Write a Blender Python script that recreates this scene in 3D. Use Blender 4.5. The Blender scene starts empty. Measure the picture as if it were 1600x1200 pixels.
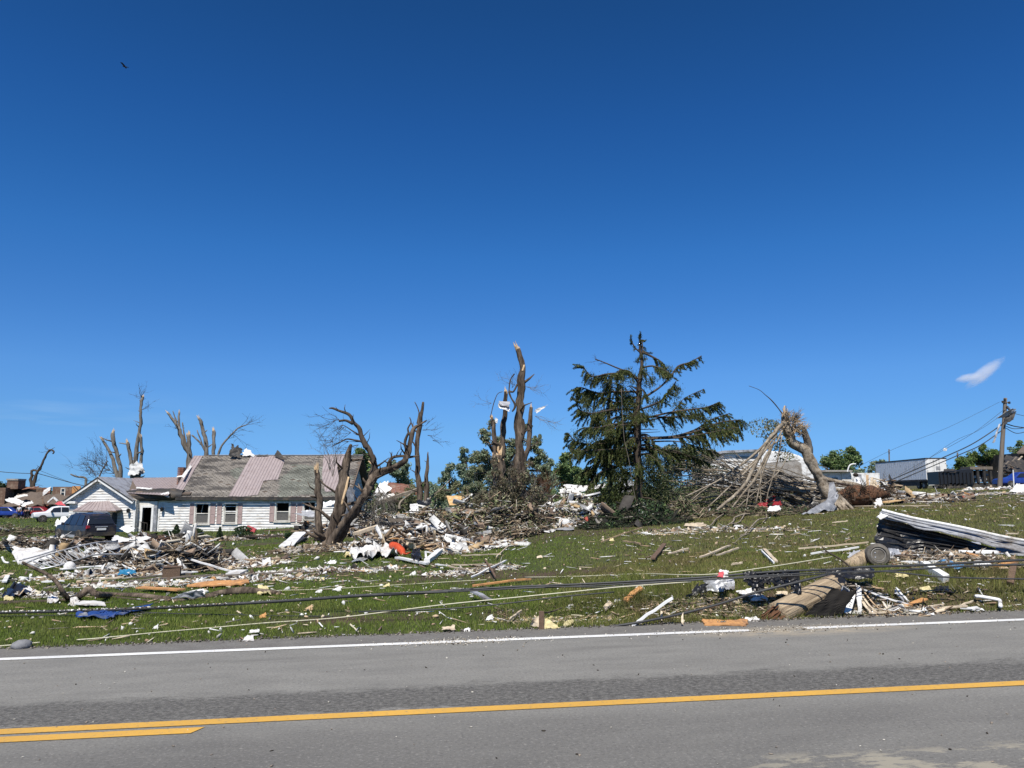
import bpy, math, random
import numpy as np
from mathutils import Vector, Matrix, noise as mnoise

R = math.radians
scene = bpy.context.scene
col = scene.collection
rnd = random.Random(7)
nr = np.random.RandomState(7)

# ------------------------------------------------------------------ camera
CAMZ, PITCH, FPX = 1.9, R(8.28), 1202.0
cam = bpy.data.cameras.new("camera")
cam.sensor_width = 36.0
cam.lens = 36.0 * FPX / 1600.0
cam.clip_start, cam.clip_end = 0.1, 9000
camo = bpy.data.objects.new("camera", cam)
camo.location = (0, 0, CAMZ)
camo.rotation_euler = (R(90) + PITCH, 0, 0)
col.objects.link(camo)
scene.camera = camo

# ------------------------------------------------------------------ sky, sun, exposure
SUN_EL, SUN_AZ = R(55), R(190)          # azimuth clockwise from +Y: behind the camera, a little left
world = bpy.data.worlds.new("World")
scene.world = world
world.use_nodes = True
wn, wl = world.node_tree.nodes, world.node_tree.links
bg = wn['Background']
sky = wn.new('ShaderNodeTexSky')
sky.sky_type = 'NISHITA'
sky.sun_disc = False
sky.sun_elevation, sky.sun_rotation = SUN_EL, SUN_AZ
sky.altitude, sky.air_density, sky.dust_density, sky.ozone_density = 300, 1.0, 0.25, 3.0
hsv = wn.new('ShaderNodeHueSaturation')
hsv.inputs['Saturation'].default_value = 1.18
hsv.inputs['Value'].default_value = 1.0
wl.new(sky.outputs[0], hsv.inputs['Color'])
# clear dry air: a deeper, purer blue than the stock sky, paler towards the horizon all the way round
stc = wn.new('ShaderNodeTexCoord'); ssp = wn.new('ShaderNodeSeparateXYZ'); rmp = wn.new('ShaderNodeValToRGB')
wl.new(stc.outputs['Generated'], ssp.inputs[0]); wl.new(ssp.outputs[2], rmp.inputs[0])
EXPF = 1.25
_st = [(0.0, .166, .389, .925), (.033, .172, .355, .757), (.085, .234, .402, .665), (.149, .28, .455, .69), (.226, .245, .447, .674), (.30, .205, .45, .68), (.371, .172, .415, .64), (.45, .150, .378, .60), (.566, .135, .33, .50), (1.0, .11, .29, .45)]
_el = rmp.color_ramp.elements
_el[0].position, _el[1].position = _st[0][0], _st[-1][0]
_el[0].color, _el[1].color = (*[v / EXPF for v in _st[0][1:]], 1), (*[v / EXPF for v in _st[-1][1:]], 1)
for _s in _st[1:-1]:
    _el.new(_s[0]).color = (*[v / EXPF for v in _s[1:]], 1)
smu = wn.new('ShaderNodeVectorMath'); smu.operation = 'MULTIPLY'
wl.new(hsv.outputs[0], smu.inputs[0]); wl.new(rmp.outputs[0], smu.inputs[1])
ssc = wn.new('ShaderNodeVectorMath'); ssc.operation = 'SCALE'; ssc.inputs['Scale'].default_value = 2.0
wl.new(smu.outputs[0], ssc.inputs[0])
# faint high wisps low in the north-west
tc = wn.new('ShaderNodeTexCoord')
mp = wn.new('ShaderNodeMapping'); mp.inputs['Scale'].default_value = (2.5, 2.5, 26)
ns = wn.new('ShaderNodeTexNoise'); ns.inputs['Scale'].default_value = 2.0; ns.inputs['Detail'].default_value = 6
cr = wn.new('ShaderNodeMapRange'); cr.inputs[1].default_value = .52; cr.inputs[2].default_value = .8
sep = wn.new('ShaderNodeSeparateXYZ')
m1 = wn.new('ShaderNodeMapRange'); m1.inputs[1].default_value = .0; m1.inputs[2].default_value = .06
m2 = wn.new('ShaderNodeMapRange'); m2.inputs[1].default_value = .13; m2.inputs[2].default_value = .06
m3 = wn.new('ShaderNodeMapRange'); m3.inputs[1].default_value = -.36; m3.inputs[2].default_value = -.52
wl.new(tc.outputs['Generated'], mp.inputs[0]); wl.new(mp.outputs[0], ns.inputs['Vector'])
wl.new(ns.outputs[0], cr.inputs[0]); wl.new(tc.outputs['Generated'], sep.inputs[0])
wl.new(sep.outputs[2], m1.inputs[0]); wl.new(sep.outputs[2], m2.inputs[0]); wl.new(sep.outputs[0], m3.inputs[0])
prev = cr.outputs[0]
for mm in (m1, m2, m3):
    mu = wn.new('ShaderNodeMath'); mu.operation = 'MULTIPLY'
    wl.new(prev, mu.inputs[0]); wl.new(mm.outputs[0], mu.inputs[1]); prev = mu.outputs[0]
mx = wn.new('ShaderNodeMix'); mx.data_type = 'RGBA'
wl.new(prev, mx.inputs[0]); wl.new(ssc.outputs[0], mx.inputs[6]); mx.inputs[7].default_value = (3.2, 5.2, 8.0, 1)
wl.new(mx.outputs[2], bg.inputs[0])
bg.inputs[1].default_value = 0.085

sun = bpy.data.lights.new("sun", 'SUN')
sun.energy = 5.0
sun.angle = R(0.53)
sun.color = (1.0, 0.945, 0.86)
suno = bpy.data.objects.new("sun", sun)
sd = Vector((math.sin(SUN_AZ) * math.cos(SUN_EL), math.cos(SUN_AZ) * math.cos(SUN_EL), math.sin(SUN_EL)))
suno.rotation_euler = sd.to_track_quat('Z', 'Y').to_euler()
suno.location = sd * 50
col.objects.link(suno)

scene.view_settings.view_transform = 'Standard'
scene.view_settings.look = 'None'
scene.view_settings.exposure = 0.32
scene.view_settings.gamma = 1.0
scene.view_settings.use_curve_mapping = False
scene.cycles.transparent_max_bounces = 12
scene.cycles.max_bounces = 6
scene.cycles.volume_bounces = 3

# ------------------------------------------------------------------ measuring helpers
CP, SP = math.cos(PITCH), math.sin(PITCH)
def ray(px, py):
    a, b = (px - 800) / FPX, (600 - py) / FPX
    return a, CP - b * SP, SP + b * CP
def P(px, py, Y):
    a, f, u = ray(px, py)
    k = Y / f
    return Vector((a * k, Y, CAMZ + u * k))
def mpp(Y): return Y / FPX

# road frame: unit vector along the road and across it
_d = ray(12571, 543)
TH = math.atan2(_d[1], _d[0]); RG = _d[2] / math.hypot(_d[0], _d[1])
def road_ts(x, y):
    return x * math.cos(TH) + y * math.sin(TH), -x * math.sin(TH) + y * math.cos(TH)
def road_hit(px, py):
    a, f, u = ray(px, py)
    dt = a * math.cos(TH) + f * math.sin(TH)
    k = -CAMZ / (u - RG * dt)
    x, y = a * k, f * k
    return road_ts(x, y)
def road_pt(t, s, dz=0):
    return Vector((t * math.cos(TH) - s * math.sin(TH), t * math.sin(TH) + s * math.cos(TH), RG * t + dz))
S_WHITE = road_hit(800, 999.5)[1]
S_EDGE = road_hit(800, 984)[1]
S_YEL = road_hit(800, 1106)[1]
S_NEAR = S_YEL - (S_WHITE - S_YEL) - .6

TY = np.log(np.array([9.0, 12.5, 15, 20, 30, 38, 57, 95, 150, 400, 1500]))
TU = (np.array([-300, 0, 300, 550, 700, 800, 900, 1000, 1200, 1400, 1600, 1900]) - 800) / FPX
TZ = np.array([
 [-.16, -.16, -.2, -.28, -.5, -.68, -.70, -.95, -1.3, -2.5, -5],
 [-.13, -.14, -.16, -.25, -.48, -.66, -.70, -.95, -1.3, -2.5, -5],
 [-.08, -.1, -.12, -.15, -.32, -.52, -.66, -.9, -1.2, -2.5, -5],
 [-.02, 0, 0, 0, .05, 0, -.3, -.6, -.9, -2, -4],
 [0, .02, .04, .12, .22, .2, .0, -.3, -.6, -1.5, -4],
 [.0, .03, .12, .3, .42, .5, .3, 0, 0, -1, -3],
 [.0, .10, .3, .5, .75, .8, .5, .4, .4, 2, 8],
 [.05, .30, .5, .68, .95, 1.1, 1.1, 1.2, 1.6, 4, 14],
 [.1, .50, .66, .8, 1.1, 1.3, 1.6, 2.2, 2.8, 6, 18],
 [.15, .50, .72, .95, 1.35, 1.6, 2.0, 2.6, 3.3, 6.6, 20],
 [.2, .45, .7, 1.0, 1.45, 1.75, 2.3, 3.0, 3.6, 7, 20],
 [.25, .45, .7, 1.05, 1.6, 1.9, 2.5, 3.1, 3.6, 7, 20]])
def gz(x, y):
    x = np.asarray(x, float); y = np.asarray(y, float)
    t, s = x * math.cos(TH) + y * math.sin(TH), -x * math.sin(TH) + y * math.cos(TH)
    yy = np.clip(y, 9.0, 1500)
    u = np.clip(x / yy, TU[0], TU[-1]); ly = np.log(yy)
    iu = np.clip(np.searchsorted(TU, u) - 1, 0, len(TU) - 2)
    iy = np.clip(np.searchsorted(TY, ly) - 1, 0, len(TY) - 2)
    fu = (u - TU[iu]) / (TU[iu + 1] - TU[iu]); fy = (ly - TY[iy]) / (TY[iy + 1] - TY[iy])
    fu = fu * fu * (3 - 2 * fu)
    z = (TZ[iu, iy] * (1 - fu) * (1 - fy) + TZ[iu + 1, iy] * fu * (1 - fy) + TZ[iu, iy + 1] * (1 - fu) * fy + TZ[iu + 1, iy + 1] * fu * fy)
    z = z + .035 * np.sin(x * .9 + y * .4) * np.sin(y * .7 - x * .3) * np.clip((s - S_EDGE - 1) / 4, 0, 1) * np.clip(60 / yy, 0, 1)
    plane = RG * np.clip(t, -400, 400)
    b = np.clip((s - S_EDGE) / 1.6, 0, 1); b = b * b * (3 - 2 * b)
    ditch = -.10 * np.exp(-((s - S_EDGE - .45) / .3) ** 2) * np.clip((u + .05) / .1, 0, 1)
    far = plane * (1 - b) + z * b + ditch
    inroad = np.where(s < S_EDGE + .02, -.05, np.clip((s - S_EDGE) / .3, 0, 1) * .05 - .05)
    near = np.where(s < S_NEAR, np.clip((S_NEAR - s) / 6, 0, 1) * -.3, 0)
    return far + inroad + near + np.where(s > S_EDGE, .02, 0)
def gzf(x, y): return float(gz(x, y))
_YS = np.exp(np.linspace(math.log(4.0), math.log(900), 900))
def G(px, py):
    a, f, u = ray(px, py)
    k = _YS / f
    d = (CAMZ + u * k) - gz(a * k, _YS)
    i = np.argmax(d < 0)
    if d[i] >= 0: i = len(_YS) - 1
    i = max(i, 1)
    w = d[i - 1] / (d[i - 1] - d[i] + 1e-9)
    Y = _YS[i - 1] + (_YS[i] - _YS[i - 1]) * min(max(w, 0), 1)
    return P(px, py, Y)
def GP(px, py, Y):
    """point at depth Y, pulled nearer when the ground would hide it"""
    q = P(px, py, Y)
    if q.z < gzf(q.x, q.y) + .01:
        g = G(px, py)
        return g if g.y < Y else q
    return q

def seat(pts, lift=.02):
    """pixel points, some with a depth: moved nearer or farther together so that the lowest one rests on the ground"""
    low = max(pts, key=lambda q: q[1]); g = G(low[0], low[1]); exp = [q for q in pts if len(q) == 3]; off = 0.0
    if exp:
        if len(low) == 3:
            if low[2] > g.y or low[2] < 16.5: off = g.y - .03 - low[2]
        else:
            near = min(q[2] for q in exp)
            if near < 16.5: off = g.y + .04 - near
            elif near > g.y + 2: off = 0
    out = []
    for q in pts:
        v = P(q[0], q[1], q[2] + off) if len(q) == 3 else None
        if v is None or v.z < gzf(v.x, v.y) + .04: v = G(q[0], q[1]) + Vector((0, -.02, lift + .03 + .001 * min(G(q[0], q[1]).y, 60)))
        out.append(v)
    return out

# ------------------------------------------------------------------ materials
MATS = {}
def mat(name, c1, c2=None, scale=6.0, rough=.8, bump=.3, metal=0.0, detail=6, dirt=None, dirt_amt=.5, dirt_scale=1.5,
        stretch=(1, 1, 1), attr=False, spec=.3, trans=0.0, bump_scale=None, coords='Object', alpha=None):
    if name in MATS: return MATS[name]
    m = bpy.data.materials.new(name); m.use_nodes = True
    n, l = m.node_tree.nodes, m.node_tree.links
    b = n['Principled BSDF']
    b.inputs['Roughness'].default_value = rough
    b.inputs['Metallic'].default_value = metal
    b.inputs['Specular IOR Level'].default_value = spec
    tc = n.new('ShaderNodeTexCoord'); mp = n.new('ShaderNodeMapping'); mp.inputs['Scale'].default_value = stretch
    l.new(tc.outputs[coords], mp.inputs[0])
    no = n.new('ShaderNodeTexNoise'); no.inputs['Scale'].default_value = scale; no.inputs['Detail'].default_value = detail
    no.inputs['Roughness'].default_value = .65
    l.new(mp.outputs[0], no.inputs['Vector'])
    mr = n.new('ShaderNodeMapRange'); mr.inputs[1].default_value = .3; mr.inputs[2].default_value = .7
    l.new(no.outputs[0], mr.inputs[0])
    mx = n.new('ShaderNodeMix'); mx.data_type = 'RGBA'
    l.new(mr.outputs[0], mx.inputs[0])
    if c2 is None: c2 = tuple(v * .6 for v in c1)
    if attr:
        at = n.new('ShaderNodeAttribute'); at.attribute_name = 'Col'
        k = n.new('ShaderNodeMix'); k.data_type = 'RGBA'; k.blend_type = 'MULTIPLY'; k.inputs[0].default_value = 1
        l.new(at.outputs['Color'], k.inputs[6]); k.inputs[7].default_value = (.6, .6, .6, 1)
        l.new(at.outputs['Color'], mx.inputs[6]); l.new(k.outputs[2], mx.inputs[7])
    else:
        mx.inputs[6].default_value = (*c1, 1); mx.inputs[7].default_value = (*c2, 1)
    out = mx.outputs[2]
    if dirt:
        n2 = n.new('ShaderNodeTexNoise'); n2.inputs['Scale'].default_value = dirt_scale; n2.inputs['Detail'].default_value = 8
        n2.inputs['Roughness'].default_value = .7
        l.new(mp.outputs[0], n2.inputs['Vector'])
        r2 = n.new('ShaderNodeMapRange'); r2.inputs[1].default_value = .62 - .25 * dirt_amt; r2.inputs[2].default_value = .75 - .15 * dirt_amt
        l.new(n2.outputs[0], r2.inputs[0])
        m2 = n.new('ShaderNodeMix'); m2.data_type = 'RGBA'
        l.new(r2.outputs[0], m2.inputs[0]); l.new(out, m2.inputs[6]); m2.inputs[7].default_value = (*dirt, 1)
        out = m2.outputs[2]
    l.new(out, b.inputs['Base Color'])
    if bump:
        bp = n.new('ShaderNodeBump'); bp.inputs['Strength'].default_value = bump; bp.inputs['Distance'].default_value = .02
        if bump_scale:
            n3 = n.new('ShaderNodeTexNoise'); n3.inputs['Scale'].default_value = bump_scale; n3.inputs['Detail'].default_value = 4
            l.new(mp.outputs[0], n3.inputs['Vector']); l.new(n3.outputs[0], bp.inputs['Height'])
        else:
            l.new(no.outputs[0], bp.inputs['Height'])
        l.new(bp.outputs[0], b.inputs['Normal'])
    if trans:
        tr = n.new('ShaderNodeBsdfTranslucent'); ms = n.new('ShaderNodeMixShader'); ms.inputs[0].default_value = trans
        l.new(out, tr.inputs[0]); l.new(b.outputs[0], ms.inputs[1]); l.new(tr.outputs[0], ms.inputs[2])
        l.new(ms.outputs[0], n['Material Output'].inputs[0])
    MATS[name] = m
    return m

M = dict(
 bark=mat('bark', (.25, .195, .145), (.07, .052, .038), 13, .95, 1, stretch=(1, 1, .2), bump_scale=26, dirt=(.028, .02, .015), dirt_amt=.9, dirt_scale=5),  # bark mottling; its dark patches also imitate sunlit and shaded sides
 bark_dark=mat('bark_dark', (.10, .078, .06), (.032, .024, .018), 9, .95, .9, stretch=(1, 1, .25)),
 bark_grey=mat('bark_grey', (.24, .22, .19), (.10, .088, .075), 7, .9, .8, stretch=(1, 1, .3), dirt=(.07, .055, .04)),
 bark_pale=mat('bark_pale', (.44, .38, .30), (.20, .165, .12), 9, .9, .8, dirt=(.09, .068, .045), dirt_amt=.75, dirt_scale=4),
 raw_wood=mat('raw_wood', (.72, .54, .34), (.5, .33, .17), 12, .8, .6, stretch=(3, 3, .4)),
 plank=mat('plank', (.55, .40, .25), (.38, .25, .14), 10, .8, .3, stretch=(1, 1, 1), dirt=(.2, .15, .1)),
 plank_pale=mat('plank_pale', (.62, .53, .40), (.45, .36, .25), 10, .8, .3, dirt=(.25, .2, .15)),
 plank_orange=mat('plank_orange', (.58, .31, .12), (.42, .2, .075), 6, .75, .3, stretch=(4, 1, 4), dirt=(.3, .16, .08)),
 plank_brown=mat('plank_brown', (.17, .11, .075), (.09, .06, .04), 8, .85, .4, stretch=(4, 1, 4)),
 osb=mat('osb', (.60, .40, .18), (.35, .2, .08), 14, .8, .4, dirt=(.7, .55, .35), dirt_scale=5),
 white=mat('white_paint', (.78, .78, .76), (.66, .66, .64), 4, .55, .15, dirt=(.32, .28, .23), dirt_amt=.35),
 siding=mat('white_siding', (.76, .755, .73), (.62, .615, .59), 3, .6, .15, dirt=(.34, .29, .23), dirt_amt=.52, dirt_scale=1.6, stretch=(1, 1, 5)),
 trim=mat('trim_paint', (.70, .68, .62), (.55, .53, .48), 4, .6, .15, dirt=(.3, .26, .2), dirt_amt=.4),
 foam=mat('foam_sheet', (.68, .675, .66), (.54, .535, .52), 9, .7, .4, dirt=(.34, .3, .25), dirt_amt=.4),
 fabric_grey=mat('grey_tarp', (.26, .27, .29), (.13, .135, .15), 4, .5, .5, dirt=(.42, .43, .45), dirt_scale=3),
 silver=mat('silver_metal', (.55, .56, .57), (.38, .39, .40), 5, .42, .25, .4, dirt=(.2, .17, .13), dirt_amt=.45),
 galv=mat('galvanised', (.42, .43, .45), (.30, .31, .33), 5, .5, .25, .2, dirt=(.12, .1, .08)),
 metal_purple=mat('mauve_metal', (.33, .28, .275), (.27, .225, .222), 2.5, .5, .1, .0, dirt=(.22, .17, .16), dirt_amt=.3),
 metal_dark=mat('dark_metal', (.045, .043, .042), (.02, .02, .02), 6, .6, .4, dirt=(.1, .08, .06)),
 black=mat('black_plastic', (.018, .018, .02), (.01, .01, .011), 6, .35, .6, spec=.5),
 rubber=mat('rubber', (.03, .03, .03), (.05, .045, .04), 9, .85, .3, dirt=(.13, .11, .085)),
 dusty_tyre=mat('dusty_rubber', (.17, .155, .13), (.08, .072, .06), 8, .9, .5),
 rim=mat('rim', (.36, .35, .32), (.22, .2, .18), 8, .6, .3, .2),
 glass=mat('dark_glass', (.02, .024, .03), (.015, .018, .022), 2, .08, 0, spec=.8),
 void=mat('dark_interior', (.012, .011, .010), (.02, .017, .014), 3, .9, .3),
 trailer_skin=mat('trailer_skin', (.82, .83, .84), (.70, .71, .73), 3, .5, .1, dirt=(.3, .29, .28), dirt_amt=.3),
 screen=mat('window_screen', (.13, .125, .115), (.09, .085, .08), 8, .5, .1),
 shutter=mat('shutter_paint', (.40, .30, .28), (.33, .245, .23), 5, .7, .2, dirt=(.2, .15, .13), dirt_amt=.3),
 brick=mat('brick_red', (.23, .10, .065), (.14, .065, .045), 5, .9, .4, dirt=(.3, .22, .17)),
 brick_brown=mat('brick_brown', (.17, .10, .07), (.10, .062, .045), 4, .9, .4, dirt=(.25, .19, .14)),
 roof_brown=mat('roof_brown', (.15, .115, .09), (.1, .08, .065), 9, .95, .4),
 concrete=mat('concrete', (.36, .34, .31), (.26, .245, .225), 5, .9, .4, dirt=(.18, .15, .12)),
 red=mat('red_paint', (.30, .02, .022), (.14, .012, .014), 4, .4, .15, spec=.5),
 pink=mat('pink_sheet', (.6, .12, .13), (.42, .06, .07), 6, .5, .3),
 orange=mat('orange_plastic', (.58, .09, .03), (.36, .05, .02), 6, .4, .3),
 blue=mat('blue_tarp', (.025, .075, .27), (.012, .035, .14), 7, .5, .8, spec=.4, dirt=(.2, .2, .2), dirt_amt=.25),
 blue_light=mat('light_blue_sheet', (.12, .30, .52), (.05, .16, .33), 6, .5, .5),
 cyan=mat('cyan_tarp', (.03, .19, .34), (.015, .10, .20), 9, .45, .6),
 navy=mat('navy_car_paint', (.012, .017, .045), (.03, .028, .03), 2.5, .25, .05, spec=.6, dirt=(.07, .055, .042), dirt_amt=.5, dirt_scale=1.6),
 blue_car=mat('blue_car_paint', (.02, .05, .28), (.012, .03, .18), 3, .25, 0, spec=.6),
 car_white=mat('white_car_paint', (.75, .76, .78), (.68, .69, .71), 3, .3, 0, spec=.5),
 tail_red=mat('tail_lens', (.35, .02, .015), (.25, .012, .01), 4, .2, 0, spec=.6),
 yellow_foam=mat('yellow_foam', (.68, .58, .28), (.55, .43, .18), 12, .9, .8),
 insul=mat('insulation', (.66, .58, .34), (.5, .42, .2), 14, .95, 1),
 soil=mat('soil', (.10, .06, .04), (.055, .034, .022), 5, .95, 1, bump_scale=14),
 rootball=mat('root_soil', (.16, .075, .04), (.06, .034, .02), 4, .95, 1, bump_scale=9),
 pole_wood=mat('pole_wood', (.50, .40, .27), (.20, .145, .09), 30, .85, 1, stretch=(1, 1, .05), dirt=(.07, .048, .035), dirt_amt=.5, dirt_scale=9),
 pole_grey=mat('pole_grey', (.20, .17, .14), (.12, .10, .08), 6, .9, .5, stretch=(1, 1, .1)),
 cable=mat('cable', (.03, .032, .034), (.055, .056, .056), 10, .5, .2),
 cord=mat('pale_cord', (.58, .56, .42), (.44, .42, .3), 10, .7, .2),
 stone=mat('stone', (.22, .225, .235), (.12, .12, .13), 6, .9, .9),
 leaf=mat('leaf', (1, 1, 1), None, 3, .6, 0, attr=True, trans=.3),
 debris=mat('debris_mix', (1, 1, 1), None, 9, .85, .4, attr=True),
 shingle=mat('shingle', (1, 1, 1), None, 14, .95, .5, attr=True),
 grass_blade=mat('grass_blade', (1, 1, 1), None, 1.2, .7, 0, attr=True, trans=.35),
 skin=mat('skin', (.42, .25, .18), (.36, .2, .14), 8, .6, .1),
 cloth_white=mat('cloth_white', (.62, .62, .62), (.5, .5, .5), 8, .9, .3),
 cloth_dark=mat('cloth_dark', (.022, .022, .028), (.015, .015, .018), 8, .9, .3),
 hair=mat('hair', (.02, .014, .01), (.03, .02, .015), 10, .8, .3),
 bird=mat('bird_feather', (.02, .02, .02), (.035, .03, .028), 10, .8, .2),
)

# ------------------------------------------------------------------ object helpers
ORG = {}
def link(o):
    col.objects.link(o); return o
def tag(o, label=None, cat=None, group=None, kind=None):
    if label: o['label'] = label
    if cat: o['category'] = cat
    if group: o['group'] = group
    if kind: o['kind'] = kind
    return o
def thing(name, label, cat, loc, group=None):
    o = bpy.data.objects.new(name, None); o.empty_display_size = .2
    o.location = Vector(loc); link(o); ORG[o.name] = Vector(loc)
    return tag(o, label, cat, group)
def root_of(o):
    while o.parent: o = o.parent
    return o

class MB:
    def __init__(s): s.v = []; s.f = []
    def add(s, vs, fs):
        k = len(s.v); s.v += [tuple(v) for v in vs]; s.f += [tuple(i + k for i in f) for f in fs]; return s
    def box(s, c, h, rot=None):
        c = Vector(c); pts = []
        for z in (-1, 1):
            for y in (-1, 1):
                for x in (-1, 1):
                    q = Vector((x * h[0], y * h[1], z * h[2]))
                    if rot is not None: q = rot @ q
                    pts.append(c + q)
        return s.add(pts, [(0, 2, 3, 1), (4, 5, 7, 6), (0, 1, 5, 4), (2, 6, 7, 3), (0, 4, 6, 2), (1, 3, 7, 5)])
    def bx(s, x0, x1, y0, y1, z0, z1):
        return s.box(((x0 + x1) / 2, (y0 + y1) / 2, (z0 + z1) / 2), (abs(x1 - x0) / 2, abs(y1 - y0) / 2, abs(z1 - z0) / 2))
    def beam(s, a, b, w, t, up=(0, 0, 1)):
        a, b = Vector(a), Vector(b); d = b - a; L = d.length
        if L < 1e-6: return s
        d /= L; u = Vector(up)
        if abs(d.dot(u)) > .97: u = Vector((0, 1, 0))
        r = d.cross(u).normalized(); u = r.cross(d)
        return s.box((a + b) / 2, (L / 2, w / 2, t / 2), Matrix((d, r, u)).transposed())
    def prism(s, poly, off):
        n = len(poly); o = Vector(off); p = [Vector(q) for q in poly]
        return s.add(p + [q + o for q in p], [tuple(range(n))[::-1], tuple(range(n, 2 * n))] + [(i, (i + 1) % n, (i + 1) % n + n, i + n) for i in range(n)])
    def tube(s, pts, rad, sides=7, wob=0.0, cap=True):
        pts = [Vector(p) for p in pts]; n = len(pts)
        if not hasattr(rad, '__len__'): rad = [rad] * n
        k = len(s.v); ref = None
        for i, p in enumerate(pts):
            d = (pts[min(i + 1, n - 1)] - pts[max(i - 1, 0)])
            d = d.normalized() if d.length > 1e-7 else Vector((0, 0, 1))
            if ref is None: ref = Vector((0, 1, 0)) if abs(d.y) < .9 else Vector((1, 0, 0))
            a = d.cross(ref).normalized(); ref = a.cross(d).normalized()
            for j in range(sides):
                th = 2 * math.pi * j / sides
                cx, sx_ = math.cos(th), math.sin(th)
                r = rad[i] * (1 + (wob * (.9 * mnoise.noise(Vector((cx * 1.1 + p.x * .8, sx_ * 1.1 + p.y, p.z * 1.6))) + .75 * mnoise.noise(Vector((cx * 3.2, sx_ * 3.2, p.z * .9 + p.x * .5)))) if wob else 0))
                s.v.append(tuple(p + (a * math.cos(th) + ref * math.sin(th)) * r))
        for i in range(n - 1):
            for j in range(sides):
                j2 = (j + 1) % sides
                s.f.append((k + i * sides + j, k + i * sides + j2, k + (i + 1) * sides + j2, k + (i + 1) * sides + j))
        if cap:
            s.f.append(tuple(k + j for j in range(sides))[::-1]); s.f.append(tuple(k + (n - 1) * sides + j for j in range(sides)))
        return s
    def lathe(s, c, axis, prof, sides=16):
        c = Vector(c); ax = Vector(axis).normalized(); a = ax.cross(Vector((0, 0, 1)) if abs(ax.z) < .9 else Vector((0, 1, 0))).normalized(); b = ax.cross(a)
        k = len(s.v); n = len(prof)
        for (h, r) in prof:
            for j in range(sides):
                th = 2 * math.pi * j / sides; s.v.append(tuple(c + ax * h + (a * math.cos(th) + b * math.sin(th)) * r))
        for i in range(n - 1):
            for j in range(sides):
                j2 = (j + 1) % sides; s.f.append((k + i * sides + j, k + i * sides + j2, k + (i + 1) * sides + j2, k + (i + 1) * sides + j))
        s.f.append(tuple(k + j for j in range(sides))); s.f.append(tuple(k + (n - 1) * sides + j for j in range(sides)))
        return s
    def build(s, name, m, parent=None, base=None, smooth=False, bevel=0):
        me = bpy.data.meshes.new(name)
        if parent is not None:
            org = ORG[root_of(parent).name]
        elif base is not None: org = Vector(base)
        else: org = Vector((0, 0, 0))
        me.from_pydata([(v[0] - org.x, v[1] - org.y, v[2] - org.z) for v in s.v], [], s.f)
        me.materials.append(m if not isinstance(m, str) else M[m])
        if smooth: me.polygons.foreach_set('use_smooth', [True] * len(me.polygons))
        me.update()
        o = bpy.data.objects.new(name, me); link(o)
        if parent is not None: o.parent = parent
        else: o.location = org; ORG[o.name] = org
        if bevel:
            bv = o.modifiers.new('bevel', 'BEVEL'); bv.width = bevel; bv.segments = 2; bv.limit_method = 'ANGLE'
        return o

def single(name, mb, m, label, cat, group=None, kind=None, base=None, smooth=False, bevel=0):
    if base is None:
        a = np.array(mb.v); lo = a.min(0); c = a.mean(0); base = (c[0], c[1], lo[2])
    o = mb.build(name, m, None, base, smooth, bevel)
    return tag(o, label, cat, group, kind)

def smooth_path(pts, rad, sub=4):
    """Catmull-Rom through points"""
    P_ = [Vector(p) for p in pts]; out = []; ro = []; n = len(P_)
    if n < 3: sub = max(sub, 2)
    for i in range(n - 1):
        p0, p1, p2, p3 = P_[max(i - 1, 0)], P_[i], P_[i + 1], P_[min(i + 2, n - 1)]
        for k in range(sub):
            t = k / sub
            out.append(.5 * ((2 * p1) + (p2 - p0) * t + (2 * p0 - 5 * p1 + 4 * p2 - p3) * t * t + (3 * p1 - p0 - 3 * p2 + p3) * t ** 3))
            ro.append(rad[i] * (1 - t) + rad[i + 1] * t)
    out.append(P_[-1]); ro.append(rad[-1])
    return out, ro

# --- fast numpy meshes for stuff
BOXV = np.array([(x, y, z) for z in (-1, 1) for y in (-1, 1) for x in (-1, 1)], float)
BOXF = np.array([(0, 2, 3, 1), (4, 5, 7, 6), (0, 1, 5, 4), (2, 6, 7, 3), (0, 4, 6, 2), (1, 3, 7, 5)])
_t = (1 + 5 ** .5) / 2
ICV = np.array([(-1, _t, 0), (1, _t, 0), (-1, -_t, 0), (1, -_t, 0), (0, -1, _t), (0, 1, _t), (0, -1, -_t), (0, 1, -_t), (_t, 0, -1), (_t, 0, 1), (-_t, 0, -1), (-_t, 0, 1)]) / 1.9
ICF = np.array([(0, 11, 5), (0, 5, 1), (0, 1, 7), (0, 7, 10), (0, 10, 11), (1, 5, 9), (5, 11, 4), (11, 10, 2), (10, 7, 6), (7, 1, 8), (3, 9, 4), (3, 4, 2), (3, 2, 6), (3, 6, 8), (3, 8, 9), (4, 9, 5), (2, 4, 11), (6, 2, 10), (8, 6, 7), (9, 8, 1)])
def rotmats(d, roll):
    """(N,3) unit direction -> rotation whose first column is d"""
    up = np.tile(np.array([0, 0, 1.0]), (len(d), 1)); bad = np.abs(d[:, 2]) > .95; up[bad] = (1, 0, 0)
    r = np.cross(d, up); r /= np.linalg.norm(r, axis=1)[:, None]; u = np.cross(r, d)
    c, s_ = np.cos(roll)[:, None], np.sin(roll)[:, None]
    return np.stack([d, r * c + u * s_, -r * s_ + u * c], axis=2)
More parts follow.
